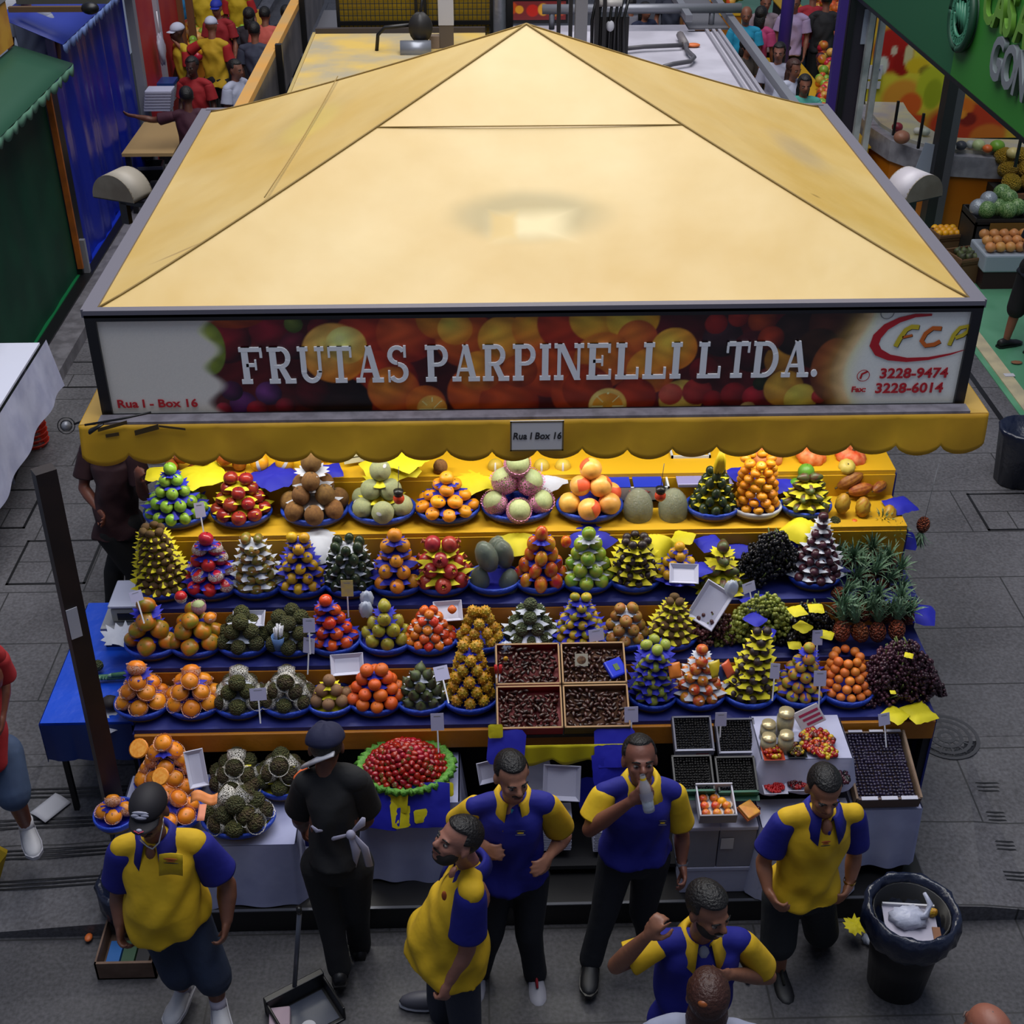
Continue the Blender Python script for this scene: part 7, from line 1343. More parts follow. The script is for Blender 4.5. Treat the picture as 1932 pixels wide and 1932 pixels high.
# C: man in yellow looking up to the left
Cc, j, r2, Lh, Fh = person('person', 'man in yellow shirt with moustache looking up to the left', pj(dict(head=(862, 1585, 4.22), neck=(884, 1628, 4.3), shL=(888, 1682, 4.12), shR=(860, 1645, 4.48), elL=(880, 1790, 4.12), elR=(868, 1730, 4.6), wrL=(848, 1850, 4.08), wrR=(860, 1800, 4.55), pelvis=(855, 1805, 4.3), hem=(842, 1800, 4.3), knL=(868, 1930, 4.2), knR=(845, 1900, 4.35), anL=(880, 2010, 4.12), anR=(845, 1900, 4.35), hdL=(840, 1875, 4.05))),
    (-.8, -.42, .5), (-.9, -.42, 0), '8f6050', style='thick', beard=2, shirt=YEL, sleeve=NAVY, collar=NAVY, noleg=True, belly=.9, rad=1.15, sr=1.0, hemw=1.05, hands='L', curl=(.9, .9))
m = MB(); kk = V(P(858, 1810, y=4.3)) - Cc.location
m.ell(kk, (.15, .16, .13)); limb(m, [kk + V((.03, -.08, -.05)), kk + V((.05, -.1, -.45)), kk + V((.1, -.1, -.82))], [.1, .08, .07], 14); limb(m, [kk + V((-.05, .08, -.05)), kk + V((-.08, .1, -.45)), kk + V((-.06, .16, -.8))], [.1, .08, .07], 14)
link('trousers', remesh(m, .012, mat('grey_jeans', '2a2e3c', .8, bump=.3, bscale=12), 'trousers', 3), Cc)
for q, (dx, dy) in enumerate([(-.12, .17), (.06, -.1)]):
    c = kk + V((dx, dy, 0)); MB().ell((c.x - .05, c.y - .0, .045), (.14, .05, .05), 16, 10).build('shoe', mat('shoe_grey', '4a4a54', .5), Cc); MB().ell((c.x - .05, c.y, .016), (.145, .053, .016), 16, 8).build('sole', SOLEW, Cc)
MB().ell(V(P(838, 1690, y=4.06)) - Cc.location, (.012, .01, .03)).build('shirt_emblem', EMR, Cc)
# D: man with hands on hips
D, j, r2, Lh, Fh = person('person', 'man in navy shirt with yellow sleeves, both hands on his hips', pj(dict(head=(966, 1462, 4.6), neck=(968, 1502, 4.7), shR=(898, 1520, 4.68), shL=(1030, 1515, 4.68), elR=(858, 1560, 4.85), elL=(1065, 1578, 4.8), wrR=(905, 1590, 4.62), wrL=(1038, 1612, 4.62), pelvis=(968, 1640, 4.7), hem=(968, 1652, 4.68), knR=(925, 1760, 4.62), knL=(998, 1762, 4.62), anR=(903, 1828, 4.66), anL=(1010, 1832, 4.64), toeR=(893, 1860, 4.45), toeL=(1018, 1860, 4.45), hdR=(935, 1612, 4.52), hdL=(1020, 1638, 4.52))),
    (.3, -.9, -.02), (0, -1, 0), '9a6a54', style='buzz', beard=1, shirt=NAVY, sleeve=YEL, collar=YEL, pants=DJEAN, shoes=(mat('shoe_two_tone', '8c8c98', .5), SOLEW, mat('lace_red', '9a1424', .6)), tee=mat('teal_tee', '1c7c94', .8), curl=(.45, .5), hn=(V((-.2, -.9, .3)), V((.2, -.9, .3))))
badge(D, P(982, 1572, y=4.53), (0, -1, .1), (mat('emblem_dim', '28283c', .7), YEL2, mat('emblem_grey', '54546a', .7)), .05)
# E: man drinking from a bottle
E, j, r2, Lh, Fh = person('person', 'bald-templed man in navy shirt drinking from a plastic bottle', pj(dict(head=(1207, 1433, 4.7), neck=(1210, 1472, 4.8), shR=(1142, 1492, 4.76), shL=(1270, 1492, 4.8), elR=(1112, 1565, 4.68), elL=(1287, 1575, 4.84), wrR=(1190, 1512, 4.55), wrL=(1286, 1628, 4.76), pelvis=(1198, 1605, 4.8), hem=(1198, 1602, 4.79), knR=(1140, 1722, 4.72), knL=(1212, 1720, 4.84), anR=(1115, 1806, 4.66), anL=(1225, 1770, 4.9), toeR=(1112, 1842, 4.45), toeL=(1240, 1800, 4.7), hdR=(1222, 1488, 4.53), hdL=(1292, 1655, 4.7))),
    (.05, -.9, .42), (.0, -1, 0), '74483a', style='high', shirt=NAVY, sleeve=YEL2, collar=YEL2, pants=DJEAN, shoes=(BSH, BLACK), curl=(.85, .6), hn=(V((-.1, -1, .3)), V((1, -.2, 0))), sr=1.05)
badge(E, P(1250, 1553, y=4.65), (0, -1, .1), (mat('emblem_dim', '28283c', .7), YEL2, MATS['emblem_grey']), .04)
MB().lathe([(.032, -.012), (.034, 0), (.032, .012)], 16, Matrix.Translation(V(P(1286, 1626, y=4.76)) - E.location)).build('wristwatch', MATS['silver'], E)
b0, b1 = P(1225, 1530, y=4.5), P(1212, 1462, y=4.56); dd = b1 - b0; bt = thing('water_bottle', 'clear plastic water bottle held at the mouth of the drinking man', 'bottle', b0); bt.rotation_euler = dd.to_track_quat('Z', 'Y').to_euler(); l = dd.length
MB().lathe([(0, 0), (.027, 0), (.029, .02), (.027, .04), (.029, .06), (.028, l * .6), (.025, l * .72), (.014, l * .88), (.013, l)], 18).build('body', mat('bottle_clear', 'b8c4d0', .08, alpha=.45, spec=.9), bt); MB().lathe([(.033, l * .35), (.033, l * .55)], 18).build('label', mat('bottle_label', '8c8c9c', .4, alpha=.8), bt); MB().lathe([(.015, l * .86), (.015, l * .93)], 12).build('neck_ring', YEL2, bt)
MB().lathe([(0, .004), (.028, .004), (.029, l * .3), (0, l * .3)], 18).build('water', mat('water', 'a4b0bc', .05, alpha=.35), bt)
# F: smiling man, raised finger, bottom
Fp, j, r2, Lh, Fh = person('person', 'smiling bearded man in navy shirt raising his finger, at the bottom', pj(dict(head=(1337, 1716, 3.82), neck=(1322, 1762, 3.92), shR=(1248, 1778, 3.9), shL=(1400, 1775, 3.94), elR=(1162, 1822, 3.86), elL=(1450, 1842, 4.0), wrR=(1222, 1765, 3.74), wrL=(1378, 1838, 3.8), pelvis=(1290, 1935, 3.92), hem=(1290, 1965, 3.9), knR=(1265, 2050, 3.85), knL=(1330, 2050, 3.85), anR=(1260, 2130, 3.9), anL=(1340, 2130, 3.9), hdR=(1250, 1728, 3.72), hdL=(1345, 1848, 3.72))),
    (.5, -.85, -.02), (.1, -1, 0), '80543f', style='quiff', beard=2, smile=1, shirt=NAVY, sleeve=YEL, collar=YEL, pants=JEAN, shoes=(BSH, BLACK), tee=mat('grey_tee', '7c8090', .8), curl=(.8, .6), pt=((0,), None), hn=(V((-.5, -.6, .6)), V((0, -.9, .4))), sr=1.05)
# G: man in yellow looking down at the right
G, j, r2, Lh, Fh = person('person', 'young man in yellow shirt with blue sleeves looking down, gold bracelet', pj(dict(head=(1555, 1488, 4.5), neck=(1552, 1528, 4.62), shR=(1482, 1545, 4.6), shL=(1610, 1535, 4.66), elR=(1440, 1625, 4.6), elL=(1612, 1612, 4.7), wrR=(1448, 1678, 4.5), wrL=(1603, 1668, 4.62), pelvis=(1508, 1675, 4.65), hem=(1512, 1680, 4.62), knR=(1468, 1772, 4.58), knL=(1548, 1752, 4.75), anR=(1470, 1826, 4.62), anL=(1560, 1790, 5.0), toeR=(1495, 1860, 4.42), toeL=(1570, 1800, 4.8), hdR=(1462, 1702, 4.44), hdL=(1592, 1692, 4.55))),
    (.05, -.9, -.22), (.1, -1, 0), '8a5a42', style='buzz', shirt=YEL, sleeve=NAVY, collar=NAVY, pants=mat('dark_shorts', '15191e', .8, bump=.3, bscale=12), shorts=True, shoes=(BSH, BLACK, mat('lace_dark', '2a2a22', .7)), curl=(.6, .6), sr=1.05)
badge(G, P(1558, 1592, y=4.48), (.1, -1, .1), (EMR, EMR, DK), .05); MB().lathe([(.031, -.008), (.033, 0), (.031, .008)], 16, Matrix.Translation(V(P(1603, 1662, y=4.62)) - G.location)).build('bracelet', mat('gold', 'a8842c', .3, metal=.8), G)
MB().ell(V(P(1565, 1572, y=4.485)) - G.location, (.008, .004, .014)).build('shirt_emblem', NAVY, G)
# H, I: heads at the bottom edge
def bust(label, hd, fd, bd, shirt, sk, style, hair, hh=1.55, hs=1.0, sw=.2, collar=None):
    bd = V(bd).normalized(); rt = bd.cross(V((0, 0, 1))); c = V(hd); g = 0
    J = dict(head=c, neck=c - V((0, 0, .14)) - bd * .03); n_ = J['neck']
    J['shR'] = n_ + rt * sw - V((0, 0, .07)); J['shL'] = n_ - rt * sw - V((0, 0, .07)); J['elR'] = J['shR'] + rt * .04 - V((0, 0, .28)); J['elL'] = J['shL'] - rt * .04 - V((0, 0, .28))
    J['wrR'] = J['elR'] + bd * .08 - V((0, 0, .24)); J['wrL'] = J['elL'] + bd * .08 - V((0, 0, .24)); p = J['pelvis'] = V((n_.x, n_.y, c.z * .56)) - bd * .02
    for s_, q in (('R', 1), ('L', -1)): J['kn' + s_] = V((p.x, p.y, g + .46)) + rt * .1 * q + bd * .03; J['an' + s_] = V((p.x, p.y, g + .08)) + rt * .1 * q
    return person('person', label, J, fd, bd, sk, hair=hair, style=style, shirt=shirt, collar=collar, pants=DJEAN, shoes=(BSH, BLACK), hs=hs, vox=.011)
BRH = mat('hair_brown', '3a1c12', .5, bump=.5, bscale=60)
H_, j, r2, Lh, Fh = bust('woman with brown ponytail and grey top at the bottom edge', P(1335, 1878, y=3.42), (.1, 1, 0), (.1, 1, 0), cloth('8c90a4'), '6c4030', 'long', BRH)
MB().ell(Lh(-.02, -.09, .07), (.03, .02, .018)).build('hair_clip', mat('clip_amber', '8c4a1c', .4), H_)
bust('bald older man in pale shirt at the bottom right corner', P(1862, 1945, y=3.15), (-.3, .9, -.1), (-.3, 1, 0), cloth('b0bcd0'), '8c5644', 'bald', mat('hair_grey', '5c504c', .7))
# J: passer-by cut by the left edge
Jp = pj(dict(head=(-60, 1150, 5.3), neck=(-50, 1200, 5.4), shR=(-95, 1240, 5.35), shL=(-8, 1238, 5.45), elL=(6, 1290, 5.5), wrL=(4, 1345, 5.4), elR=(-110, 1310, 5.4), wrR=(-105, 1370, 5.3), pelvis=(-28, 1415, 5.45), hem=(-26, 1432, 5.43), knR=(-50, 1500, 5.4), knL=(22, 1490, 5.35), anR=(-50, 1560, 5.6), anL=(50, 1558, 5.42), toeL=(62, 1598, 5.2), toeR=(-40, 1580, 5.4)))
person('person', 'passer-by in red shirt and denim shorts cut by the left edge', Jp, (.2, -1, 0), (.3, -1, 0), '6c3c2c', style='short', shirt=cloth('8c1018'), pants=mat('denim_light', '2c3c58', .8, col2='384a68', nscale=6), shorts=True, shoes=(WSH, SOLEW), sock=WP, vox=.01, sr=1.1, root_z=.1)
# L: man in maroon behind the stall on the left
person('person', 'man in dark maroon shirt standing behind the left end of the stall', pj(dict(head=(200, 790, 7.9), neck=(208, 826, 7.95), shL=(165, 850, 8.0), shR=(252, 855, 7.85), elL=(158, 920, 7.95), elR=(272, 935, 7.8), wrL=(185, 960, 7.8), wrR=(262, 905, 7.6), pelvis=(225, 985, 7.9), hem=(225, 1000, 7.9), knL=(215, 1080, 7.9), knR=(255, 1080, 7.85), anL=(215, 1165, 7.95), anR=(258, 1160, 7.85))),
    (.6, -.7, -.3), (.7, -.6, 0), '6c3c2c', style='short', shirt=cloth('2a0c14'), pants=mat('black_trousers', '0c0c10', .8), shoes=(BSH, BLACK), root_z=ZG, vox=.01)
# ------------------------------------------------------------------ behind and beside the stall
def X(px, py, z): return P(px, py, z=z)
# flat roofs of the next stall
ZR = 2.8; y0_, y1_ = 10.1, X(980, 60, ZR).y
xa, xb, xc = X(597, 60, ZR).x, X(1150, 60, ZR).x, X(1365, 62, ZR).x
t = thing('flat_roof', 'beige flat roof with peeling yellow paint behind the canvas roof', 'roof', (xa, y0_, ZR)); MB().box(0, 1.75, 0, y1_ - y0_, -.08, 0).build('slab', mat('peeling', 'a59a80', .7, col2='cfae58', nscale=1.6, bump=.3, bscale=5), t, smooth=False); MB().box(-.03, 0, 0, y1_ - y0_, -.1, .01).build('edge_strip', mat('edge_beige', 'b09a60', .6), t, smooth=False)
MB().box(0, 1.75, y1_ - y0_ - .03, y1_ - y0_ + .03, 0, .05).build('back_rail', mat('rail_dark', '3a3436', .5), t, smooth=False)
xm = P(1170, 62, z=ZR).x
t = thing('flat_roof', 'pale grey metal flat roof right behind the canvas roof', 'roof', (xm, y0_, ZR)); W_ = xc - xm; D_ = y1_ - y0_; PG = mat('pale_sheet', 'b9b6c2', .5, col2='a4a1ac', nscale=2)
MB().box(-1.0, W_, 0, D_, -.08, 0).build('slab', PG, t, smooth=False)
for x in (W_ - .04, W_ - .17, W_ - .1): MB().box(x - .015, x + .015, 0, D_, 0, .03).build('fold', mat('fold_grey', '8c8a94', .5), t, smooth=False)
t = thing('pipe', 'bent dark pipe lying across the pale grey roof', 'pipe', X(1290, 88, ZR)); o = t.location.copy()
MB().tube([X(a, b, ZR + .05) - o for a, b in [(1175, 92), (1215, 88), (1285, 85), (1293, 80), (1296, 95), (1310, 108), (1302, 116), (1270, 121), (1252, 126)]], .022, 7).build('pipe_run', mat('pipe_dark', '4c4a50', .5), t); MB().tube([X(1283, 66, ZR + .05) - o, X(1293, 84, ZR + .05) - o], .04, 8).build('valve', mat('valve', '6c6668', .5), t)
MB().ell((0, 0, 0), (.07, .05, .02)).build('paper_scrap', MATS['peel_orange'], None, loc=X(1308, 85, ZR + .02), label='orange scrap on the pale grey roof', cat='litter')
RAIL = mat('rail_grey', '7e8088', .4, metal=.4)
t = thing('roof_rail', 'grey metal rails along the right side of the back roofs', 'rail', (xc + .06, 10.3, ZR)); r2 = P(1275, 0, z=ZR + .2).x - xc - .06
for dx, zz, ys in ((0, .06, 0), (r2, .14, 3.6)): MB().box(dx, dx + .07, ys, 8, zz, zz + .07).build('rail', RAIL, t, smooth=False)
MB().box(r2 + .07, 0, 3.8, 8, .02, .04).build('gutter', mat('gutter_grey', '56565c', .5), t, smooth=False)
t = thing('roof_rail', 'horizontal grey pipe across the far edge of the pale roof', 'rail', (xm - .8, y1_ + .1, ZR + .2)); MB().tube([(0, 0, 0), (xc - xm + 1.0, 0, 0)], .05, 8).build('pipe', RAIL, t)
for x in (.1, W_ + .7): MB().tube([(x, 0, -.2), (x, 0, 0)], .03, 6).build('support', RAIL, t)
# left diagonal parapet
xp = X(560, 0, 3.0).x
t = thing('parapet_board', 'long yellow topped board running back on the left of the flat roof', 'parapet', (xp, 9.6, 2.95)); MB().box(-.06, .04, 0, 7.5, 0, .06).build('cap', mat('cap_tan', 'b08a50', .6, col2='c08a3c', nscale=2), t, smooth=False); MB().box(.0, .04, 0, 7.5, -.45, 0).build('side', mat('dark_tin', '3e3c40', .5, col2='5a5658', nscale=3), t, smooth=False)
MB().box(.05, .3, 0, 7.3, -.55, -.5).build('gutter', MATS['gutter_grey'], t, smooth=False)
for y in (1, 3, 5): MB().box(.04, .1, y, y + .06, -.5, .1).build('strut', BLACK, t, smooth=False)
# motor, vent and mast on the beige roof
o = X(795, 95, ZR); t = thing('roof_motor', 'dark electric motor on a steel drum on the beige roof', 'motor', o)
MB().ell((0, 0, .22), (.12, .1, .14), disp=lambda a, b: 1 + .08 * math.sin(9 * a)).build('motor', mat('motor_black', '1e1c1c', .5), t); MB().tube([(-.2, -.1, .03), (.1, -.1, .03)], .09, 12).build('drum', mat('drum_steel', '8a8e98', .35, metal=.5), t)
MB().tube([(-.02, 0, .25), (-.35, 0, .22), (-.42, 0, .15), (-.44, 0, 0)], .02, 6).build('hose', BLACK, t); MB().tube([(.0, 0, .3), (.04, .15, .6)], .015, 6).build('rod', BLACK, t)
o = X(843, 88, ZR); t = thing('roof_post', 'square brown post with white cap on the beige roof', 'post', o); MB().box(-.07, .07, -.07, .07, -.1, .22).build('post', mat('post_brown', '5a5048', .7), t, smooth=False); MB().box(-.075, .075, -.075, .075, .22, .5).build('cap', WP, t, smooth=False)
o = X(820, 90, ZR); MB().box(-.05, .05, -.05, .05, -.1, .12).build('roof_vent', mat('vent_grey', '7c6c60', .6), None, False, loc=o, label='small stub vent between motor and capped post', cat='vent')
# mesh fence with yellow sheet
FY = y1_ + .35; xl_, xr_ = P(640, 20, y=FY).x, P(925, 20, y=FY).x
t = thing('mesh_fence', 'black wire mesh fence in front of a yellow sheet', 'fence', (xl_, FY, ZR - .3)); w_ = xr_ - xl_
MB().box(0, w_, .05, .06, .1, 1.5).build('yellow_sheet', mat('fence_yellow', 'b89414', .6, col2='a8861c', nscale=2), t, smooth=False)
m = MB(); n_ = 34
for k in range(n_ + 1): m.box(w_ * k / n_ - .004, w_ * k / n_ + .004, 0, .008, .15, 1.5)
for k in range(22): m.box(0, w_, 0, .008, .15 + k * .06, .158 + k * .06)
m.build('wire_mesh', mat('wire_dark', '3a3628', .5), t, smooth=False)
for bx_ in ((0, w_, .3, .34), (-.03, .0, 0, 1.5), (w_, w_ + .03, 0, 1.5), (w_ * .5, w_ * .5 + .03, .3, 1.5), (w_ * .56, w_ * .56 + .03, .3, 1.5)): MB().box(bx_[0], bx_[1], -.02, .02, bx_[2], bx_[3]).build('frame_bar', BLACK, t, smooth=False)
t = thing('roof_column', 'silver foil wrapped column behind the roof peak, left', 'column', P(938, 50, y=FY + .1)); MB().lathe([(.09, -1), (.1, 0), (.09, .6), (.1, 1.4)], 16, wob=lambda a, j: 1 + .12 * math.sin(5 * a + j)).build('column', mat('foil', '8c8c94', .35, metal=.5, bump=.6, bscale=6), t); MB().box(.1, .17, -.03, .03, -1, 1.4).build('dark_post', BLACK, t, smooth=False)
t = thing('roof_column', 'grey square column with dark posts right of the roof peak', 'column', P(1095, 40, y=12.6)); MB().box(-.05, .06, -.06, .06, -.9, .6).build('column', mat('col_grey', '77767a', .5), t, smooth=False); 
for x in (-.22, -.11, .13, .2): MB().box(x, x + .035, -.05, -.01, -.9, .5).build('bar', BLACK, t, smooth=False)
t = thing('cable_cabinet', 'cluster of dark bars and cables right of the roof peak', 'machinery', P(1145, 55, y=12.7)); q = random.Random(3)
MB().box(-.12, .2, -.05, .15, -.5, .12).build('body', BLACK, t, smooth=False)
for k in range(7): x = -.14 + k * .05; MB().tube([(x, -.08, -.4), (x + q.uniform(-.02, .02), -.1, .1), (x + .03, -.08, .32)], .014, 6).build('cable', BLACK, t)
MB().tube([(-.1, -.1, .25), (.12, -.1, .25)], .03, 8).build('cross_pipe', mat('pipe_pale', 'a8a4a0', .4), t); MB().ell((.02, -.1, .05), (.04, .03, .05)).build('light_fitting', WP, t)
# far fruit sign
YS = 19
def far_panel(name, label, cat, px0, px1, py0, py1, y, blobs, base, parent_frame=True):
    a, b = P(px0, py1, y=y), P(px1, py0, y=y); t = thing(name, label, cat, (a.x, y, a.z)); w_, h_ = b.x - a.x, b.z - a.z
    m = MB().grid(lambda u, v: (w_ * u, 0, h_ * v), 90, 60); me = m.mesh('printed_panel', attr_mat(name + '_print', .4))
    def fn(co):
        u = px0 + (px1 - px0) * co[:, 0] / w_; v = py1 + (py0 - py1) * co[:, 2] / h_; out = np.tile(np.array(hx(base)), (len(co), 1)).astype(float)
        for cx, cy, rx, ry, c in blobs:
            k = np.clip((1.1 - np.sqrt(((u - cx) / rx) ** 2 + ((v - cy) / ry) ** 2)) / .25, 0, 1)[:, None]; out = out * (1 - k) + k * np.array(hx(c))
        return out
    paint(me, fn); link('printed_panel', me, t); MB().box(-.03, w_ + .03, .01, .06, -.05, h_ + .03).build('backing', BLACK, t, smooth=False); return t, w_, h_
far_panel('fruit_banner', 'row of fruit pictures on the far stall at the top centre', 'banner', 950, 1068, 2, 38, YS, [(965, 15, 12, 12, 'c04818'), (980, 18, 8, 8, 'e09a28'), (1005, 20, 12, 12, 'c8281c'), (1025, 18, 10, 12, 'e8a838'), (1045, 22, 12, 10, 'b87830'), (1060, 18, 8, 12, 'c85838')], '7c2c2c')
t = thing('far_counter', 'pale counter of the stall at the top centre', 'counter', P(1010, 50, y=18.5)); MB().box(-1.0, 2.2, 0, .5, -.15, -.1).build('top', PG, t, smooth=False); MB().box(-1.0, 2.2, 0, .45, -1.2, -.15).build('front', mat('counter_front', '6c6a72', .6), t, smooth=False)
# juice bar on the right
WY = 18.4
far_panel('fruit_poster', 'big fruit poster on the wall of the juice bar', 'poster', 1622, 2000, 20, 262, WY, [(1700, 130, 120, 90, 'd8c838'), (1665, 90, 45, 45, 'a81c14'), (1690, 115, 22, 26, '98140f'), (1700, 100, 10, 22, 'c8c090'), (1668, 92, 7, 9, 'c8b8a0'), (1648, 120, 12, 18, 'c8ccc0'), (1722, 120, 26, 16, 'd8b820'), (1740, 130, 14, 10, '8c7a20'), (1700, 185, 45, 40, 'dc9430'), (1760, 160, 34, 40, 'b8bc28'), (1765, 175, 20, 30, '98a01c'), (1720, 195, 26, 24, 'd85c20'), (1735, 225, 24, 12, 'c8401c'), (1650, 220, 30, 30, 'c0a028'), (1850, 235, 90, 45, 'b83418'), (1830, 200, 30, 20, 'd86c1c'), (1850, 225, 20, 14, '7c1410'), (1830, 215, 16, 10, 'e08828'), (1900, 260, 40, 26, 'c86820')], 'c89c30')
t = thing('notice', 'two small white notices on the fruit poster', 'notice', P(1652, 137, y=WY - .05)); MB().box(-.09, .09, 0, .01, -.09, .1).build('upper_sheet', WP, t, smooth=False); MB().box(-.09, .09, 0, .01, -.22, -.12).build('lower_sheet', WP, t, smooth=False); MB().tube([(-.03, -.005, -.03), (0, -.005, 0), (.05, -.005, .05)], .012, 5).build('blue_mark', mat('mark_blue', '1c2c8c', .5), t)
ORC = mat('orange_laminate', 'b86a10', .35, col2='a85e10', nscale=1); STL = mat('brushed_steel', '9c9ca4', .3, metal=.15, col2='84848c', nscale=8)
path = [P(a, b, z=.81) for a, b in [(1612, 232), (1620, 250), (1640, 275), (1680, 302), (1730, 320), (1790, 331), (1860, 335), (1932, 337), (2050, 338)]]
t = thing('bar_counter', 'curved juice bar counter with orange front and steel band', 'counter', (path[0].x, path[0].y, ZG)); L0 = t.location.copy()
def strip(z0, z1, off, name, mt):
    m = MB(); n_ = len(path); pts = []
    for i, p in enumerate(path):
        d = path[min(i + 1, n_ - 1)] - path[max(i - 1, 0)]; d.z = 0; d.normalize(); nn = V((d.y, -d.x, 0)); q = p - nn * off; pts.append((q, nn))
    vs = [(p.x - L0.x + nn.x * w_, p.y - L0.y + nn.y * w_, z - ZG) for p, nn in pts for (z, w_) in ((z0, 0), (z1, 0), (z1, -.5), (z0, -.5))]
    m.add(vs, [(4 * i + k, 4 * i + (k + 1) % 4, 4 * i + 4 + (k + 1) % 4, 4 * i + 4 + k) for i in range(n_ - 1) for k in range(4)]); return m.build(name, mt, t, smooth=False)
strip(ZG + .01, .81, 0, 'front', ORC); strip(.81, 1.06, -.04, 'steel_band', STL); strip(1.06, 1.1, .1, 'display_top', mat('display_glass', '9a9a98', .2, col2='b0aa8c', nscale=3))
for px, py in ((1642, 215), (1685, 240), (1732, 265), (1915, 300)):
    b = P(px, py + 15, z=1.1); MB().box(-.015, .015, -.015, .015, 0, .42).build('glass_post', BLACK, t, smooth=False, loc=b - L0)
for i, (px, py, c, r_) in enumerate([(1692, 240, '8c2430', .07), (1730, 245, 'c8c8c0', .05), (1745, 248, 'a8b0a0', .06), (1790, 278, 'd8d8d0', .08), (1812, 275, '3c4048', .07), (1845, 275, 'b0c088', .08), (1880, 278, '6c9a2c', .09), (1862, 280, 'd8682c', .06), (1910, 290, 'c8b878', .08), (1700, 262, '9c6850', .1), (1830, 272, 'a8aca8', .06)]):
    MB().ell((0, 0, r_ * .6), (r_, r_, r_ * .8), 12, 8).build('food_bowl', mat('bowl_' + c, c, .4), None, loc=P(px, py + 6, z=1.12), label=['dark red jug on the left of the bar', 'small white cup beside the dark jug', 'pale cup on the bar glass', 'white bag on the bar right of the dark post', 'dark grey blender on the bar', 'pale green salad heap on the bar', 'bright green bowl on the bar', 'orange fruit heap on the bar', 'yellow rice bowl at the right of the bar', 'brown tray on the left of the bar', 'grey jar on the bar'][i], cat='bowl')
t = thing('bar_menu', 'pale blue leaflet hanging on the dark post of the bar', 'leaflet', P(1750, 300, y=15.4)); MB().box(-.1, .1, 0, .01, -.18, .18, Matrix.Rotation(R(12), 4, 'Y')).build('sheet', mat('leaf_blue', '9aa4b4', .5), t, smooth=False)
t = thing('bar_column', 'dark column rising before the juice bar', 'column', P(1752, 432, z=ZG)); MB().box(-.1, .02, -.1, .1, 0, 3.6).build('shaft', mat('col_dark', '26262a', .5), t, smooth=False); MB().box(.02, .11, -.1, .08, 0, 3.6).build('grey_face', mat('col_face', '54545a', .4), t, smooth=False)
b = P(1608, 275, y=16.2); t = thing('chrome_post', 'bright chrome double post left of the fruit poster', 'post', (b.x, 16.2, ZG)); 
for x in (0, .13): MB().box(x, x + .07, 0, .08, 0, 4).build('tube', mat('chrome', 'c8ccca', .3, metal=.1, col2='889090', nscale=2), t, smooth=False)
b = P(1572, 230, y=16.3); t = thing('purple_post', 'purple edged dark partition beside the chrome post', 'partition', (b.x, 16.3, ZG)); MB().box(-.1, 0, 0, .1, 0, 4).build('purple_edge', mat('purple', '3a2478', .5), t, smooth=False); MB().box(0, .32, 0, .06, 0, 4).build('dark_panel', mat('panel_plum', '2a2430', .4), t, smooth=False); MB().box(.02, .09, -.03, 0, 0, 4).build('dark_strip', BLACK, t, smooth=False); MB().box(.2, .3, -.02, 0, 2.0, 2.4).build('notice', MATS['leaf_blue'], t, smooth=False)
b = P(1478, 90, y=19); t = thing('purple_pole', 'purple pole in the crowd at the top right', 'pole', (b.x, 19, ZG)); MB().tube([(0, 0, 0), (0, 0, 4.2)], .09, 10).build('pole', MATS['purple'], t); MB().lathe([(.14, 0), (.14, .06), (.1, .08)], 12).build('base', BLACK, t)
# green fascia with emblem and letters
FX = 4.5; z_b = P(1932, 270, x=FX).z; ya, yb = P(1932, 270, x=FX).y - 1.8, P(1598, 8, x=FX).y
G1 = mat('fascia_green', '2f7a2a', .5); G2 = mat('fascia_dark_green', '1c5c38', .5)
ym = P(1793, 140, x=FX).y
t = thing('green_fascia', 'large two-tone green shop fascia hanging at the upper right', 'sign', (FX, ya, z_b)); h_ = 1.7
MB().box(0, .15, 0, ym - ya, .03, h_).build('light_panel', G1, t, smooth=False); MB().box(0, .15, ym - ya, yb - ya, .03, h_).build('dark_panel', G2, t, smooth=False); MB().box(-.01, .17, 0, yb - ya, 0, .04).build('black_edge', BLACK, t, smooth=False)
c = P(1815, 30, x=FX - .05); rr = (c.z - P(1815, 104, x=FX - .05).z); TR = lambda y, z: (-.05, c.y - ya + y, c.z - z_b + z)
EG = mat('emblem_green', '3c7c62', .4); m = MB()
MB().tube([TR(rr * .95 * math.cos(k * PI / 24), rr * .95 * math.sin(k * PI / 24)) for k in range(49)], .035, 6).build('emblem_ring', mat('emblem_rim', '16402e', .5), t)
MB().tube([TR(rr * .82 * math.cos(k * PI / 24), rr * .82 * math.sin(k * PI / 24)) for k in range(49)], .022, 6).build('emblem_ring', EG, t); MB().tube([TR(rr * .6 * math.cos(k * PI / 24), rr * .6 * math.sin(k * PI / 24)) for k in range(49)], .018, 6).build('emblem_ring', EG, t)
MB().lathe([(0, 0), (rr * .95, 0), (rr * .95, -.03)], 40, Matrix.Translation(TR(0, 0)) @ Matrix.Translation((.035, 0, 0)) @ Matrix.Rotation(R(-90), 4, 'Y')).build('emblem_disc', mat('disc_green', '12402c', .5), t)
for k in range(4): MB().tube([TR(rr * (.45 - .25 * k) + .05, rr * .4), TR(rr * (.3 - .2 * k), 0), TR(rr * (.35 - .25 * k), -rr * .35)], [.01, .03, .01], 6).build('emblem_leaf', EG, t)
q = random.Random(8)
for k in range(26): a = 2 * PI * k / 26; MB().box(-.02, .02, -.012, .012, -.02, .02, Matrix.Translation(TR(rr * .71 * math.cos(a), rr * .71 * math.sin(a)))).build('emblem_letter', EG, t, smooth=False)
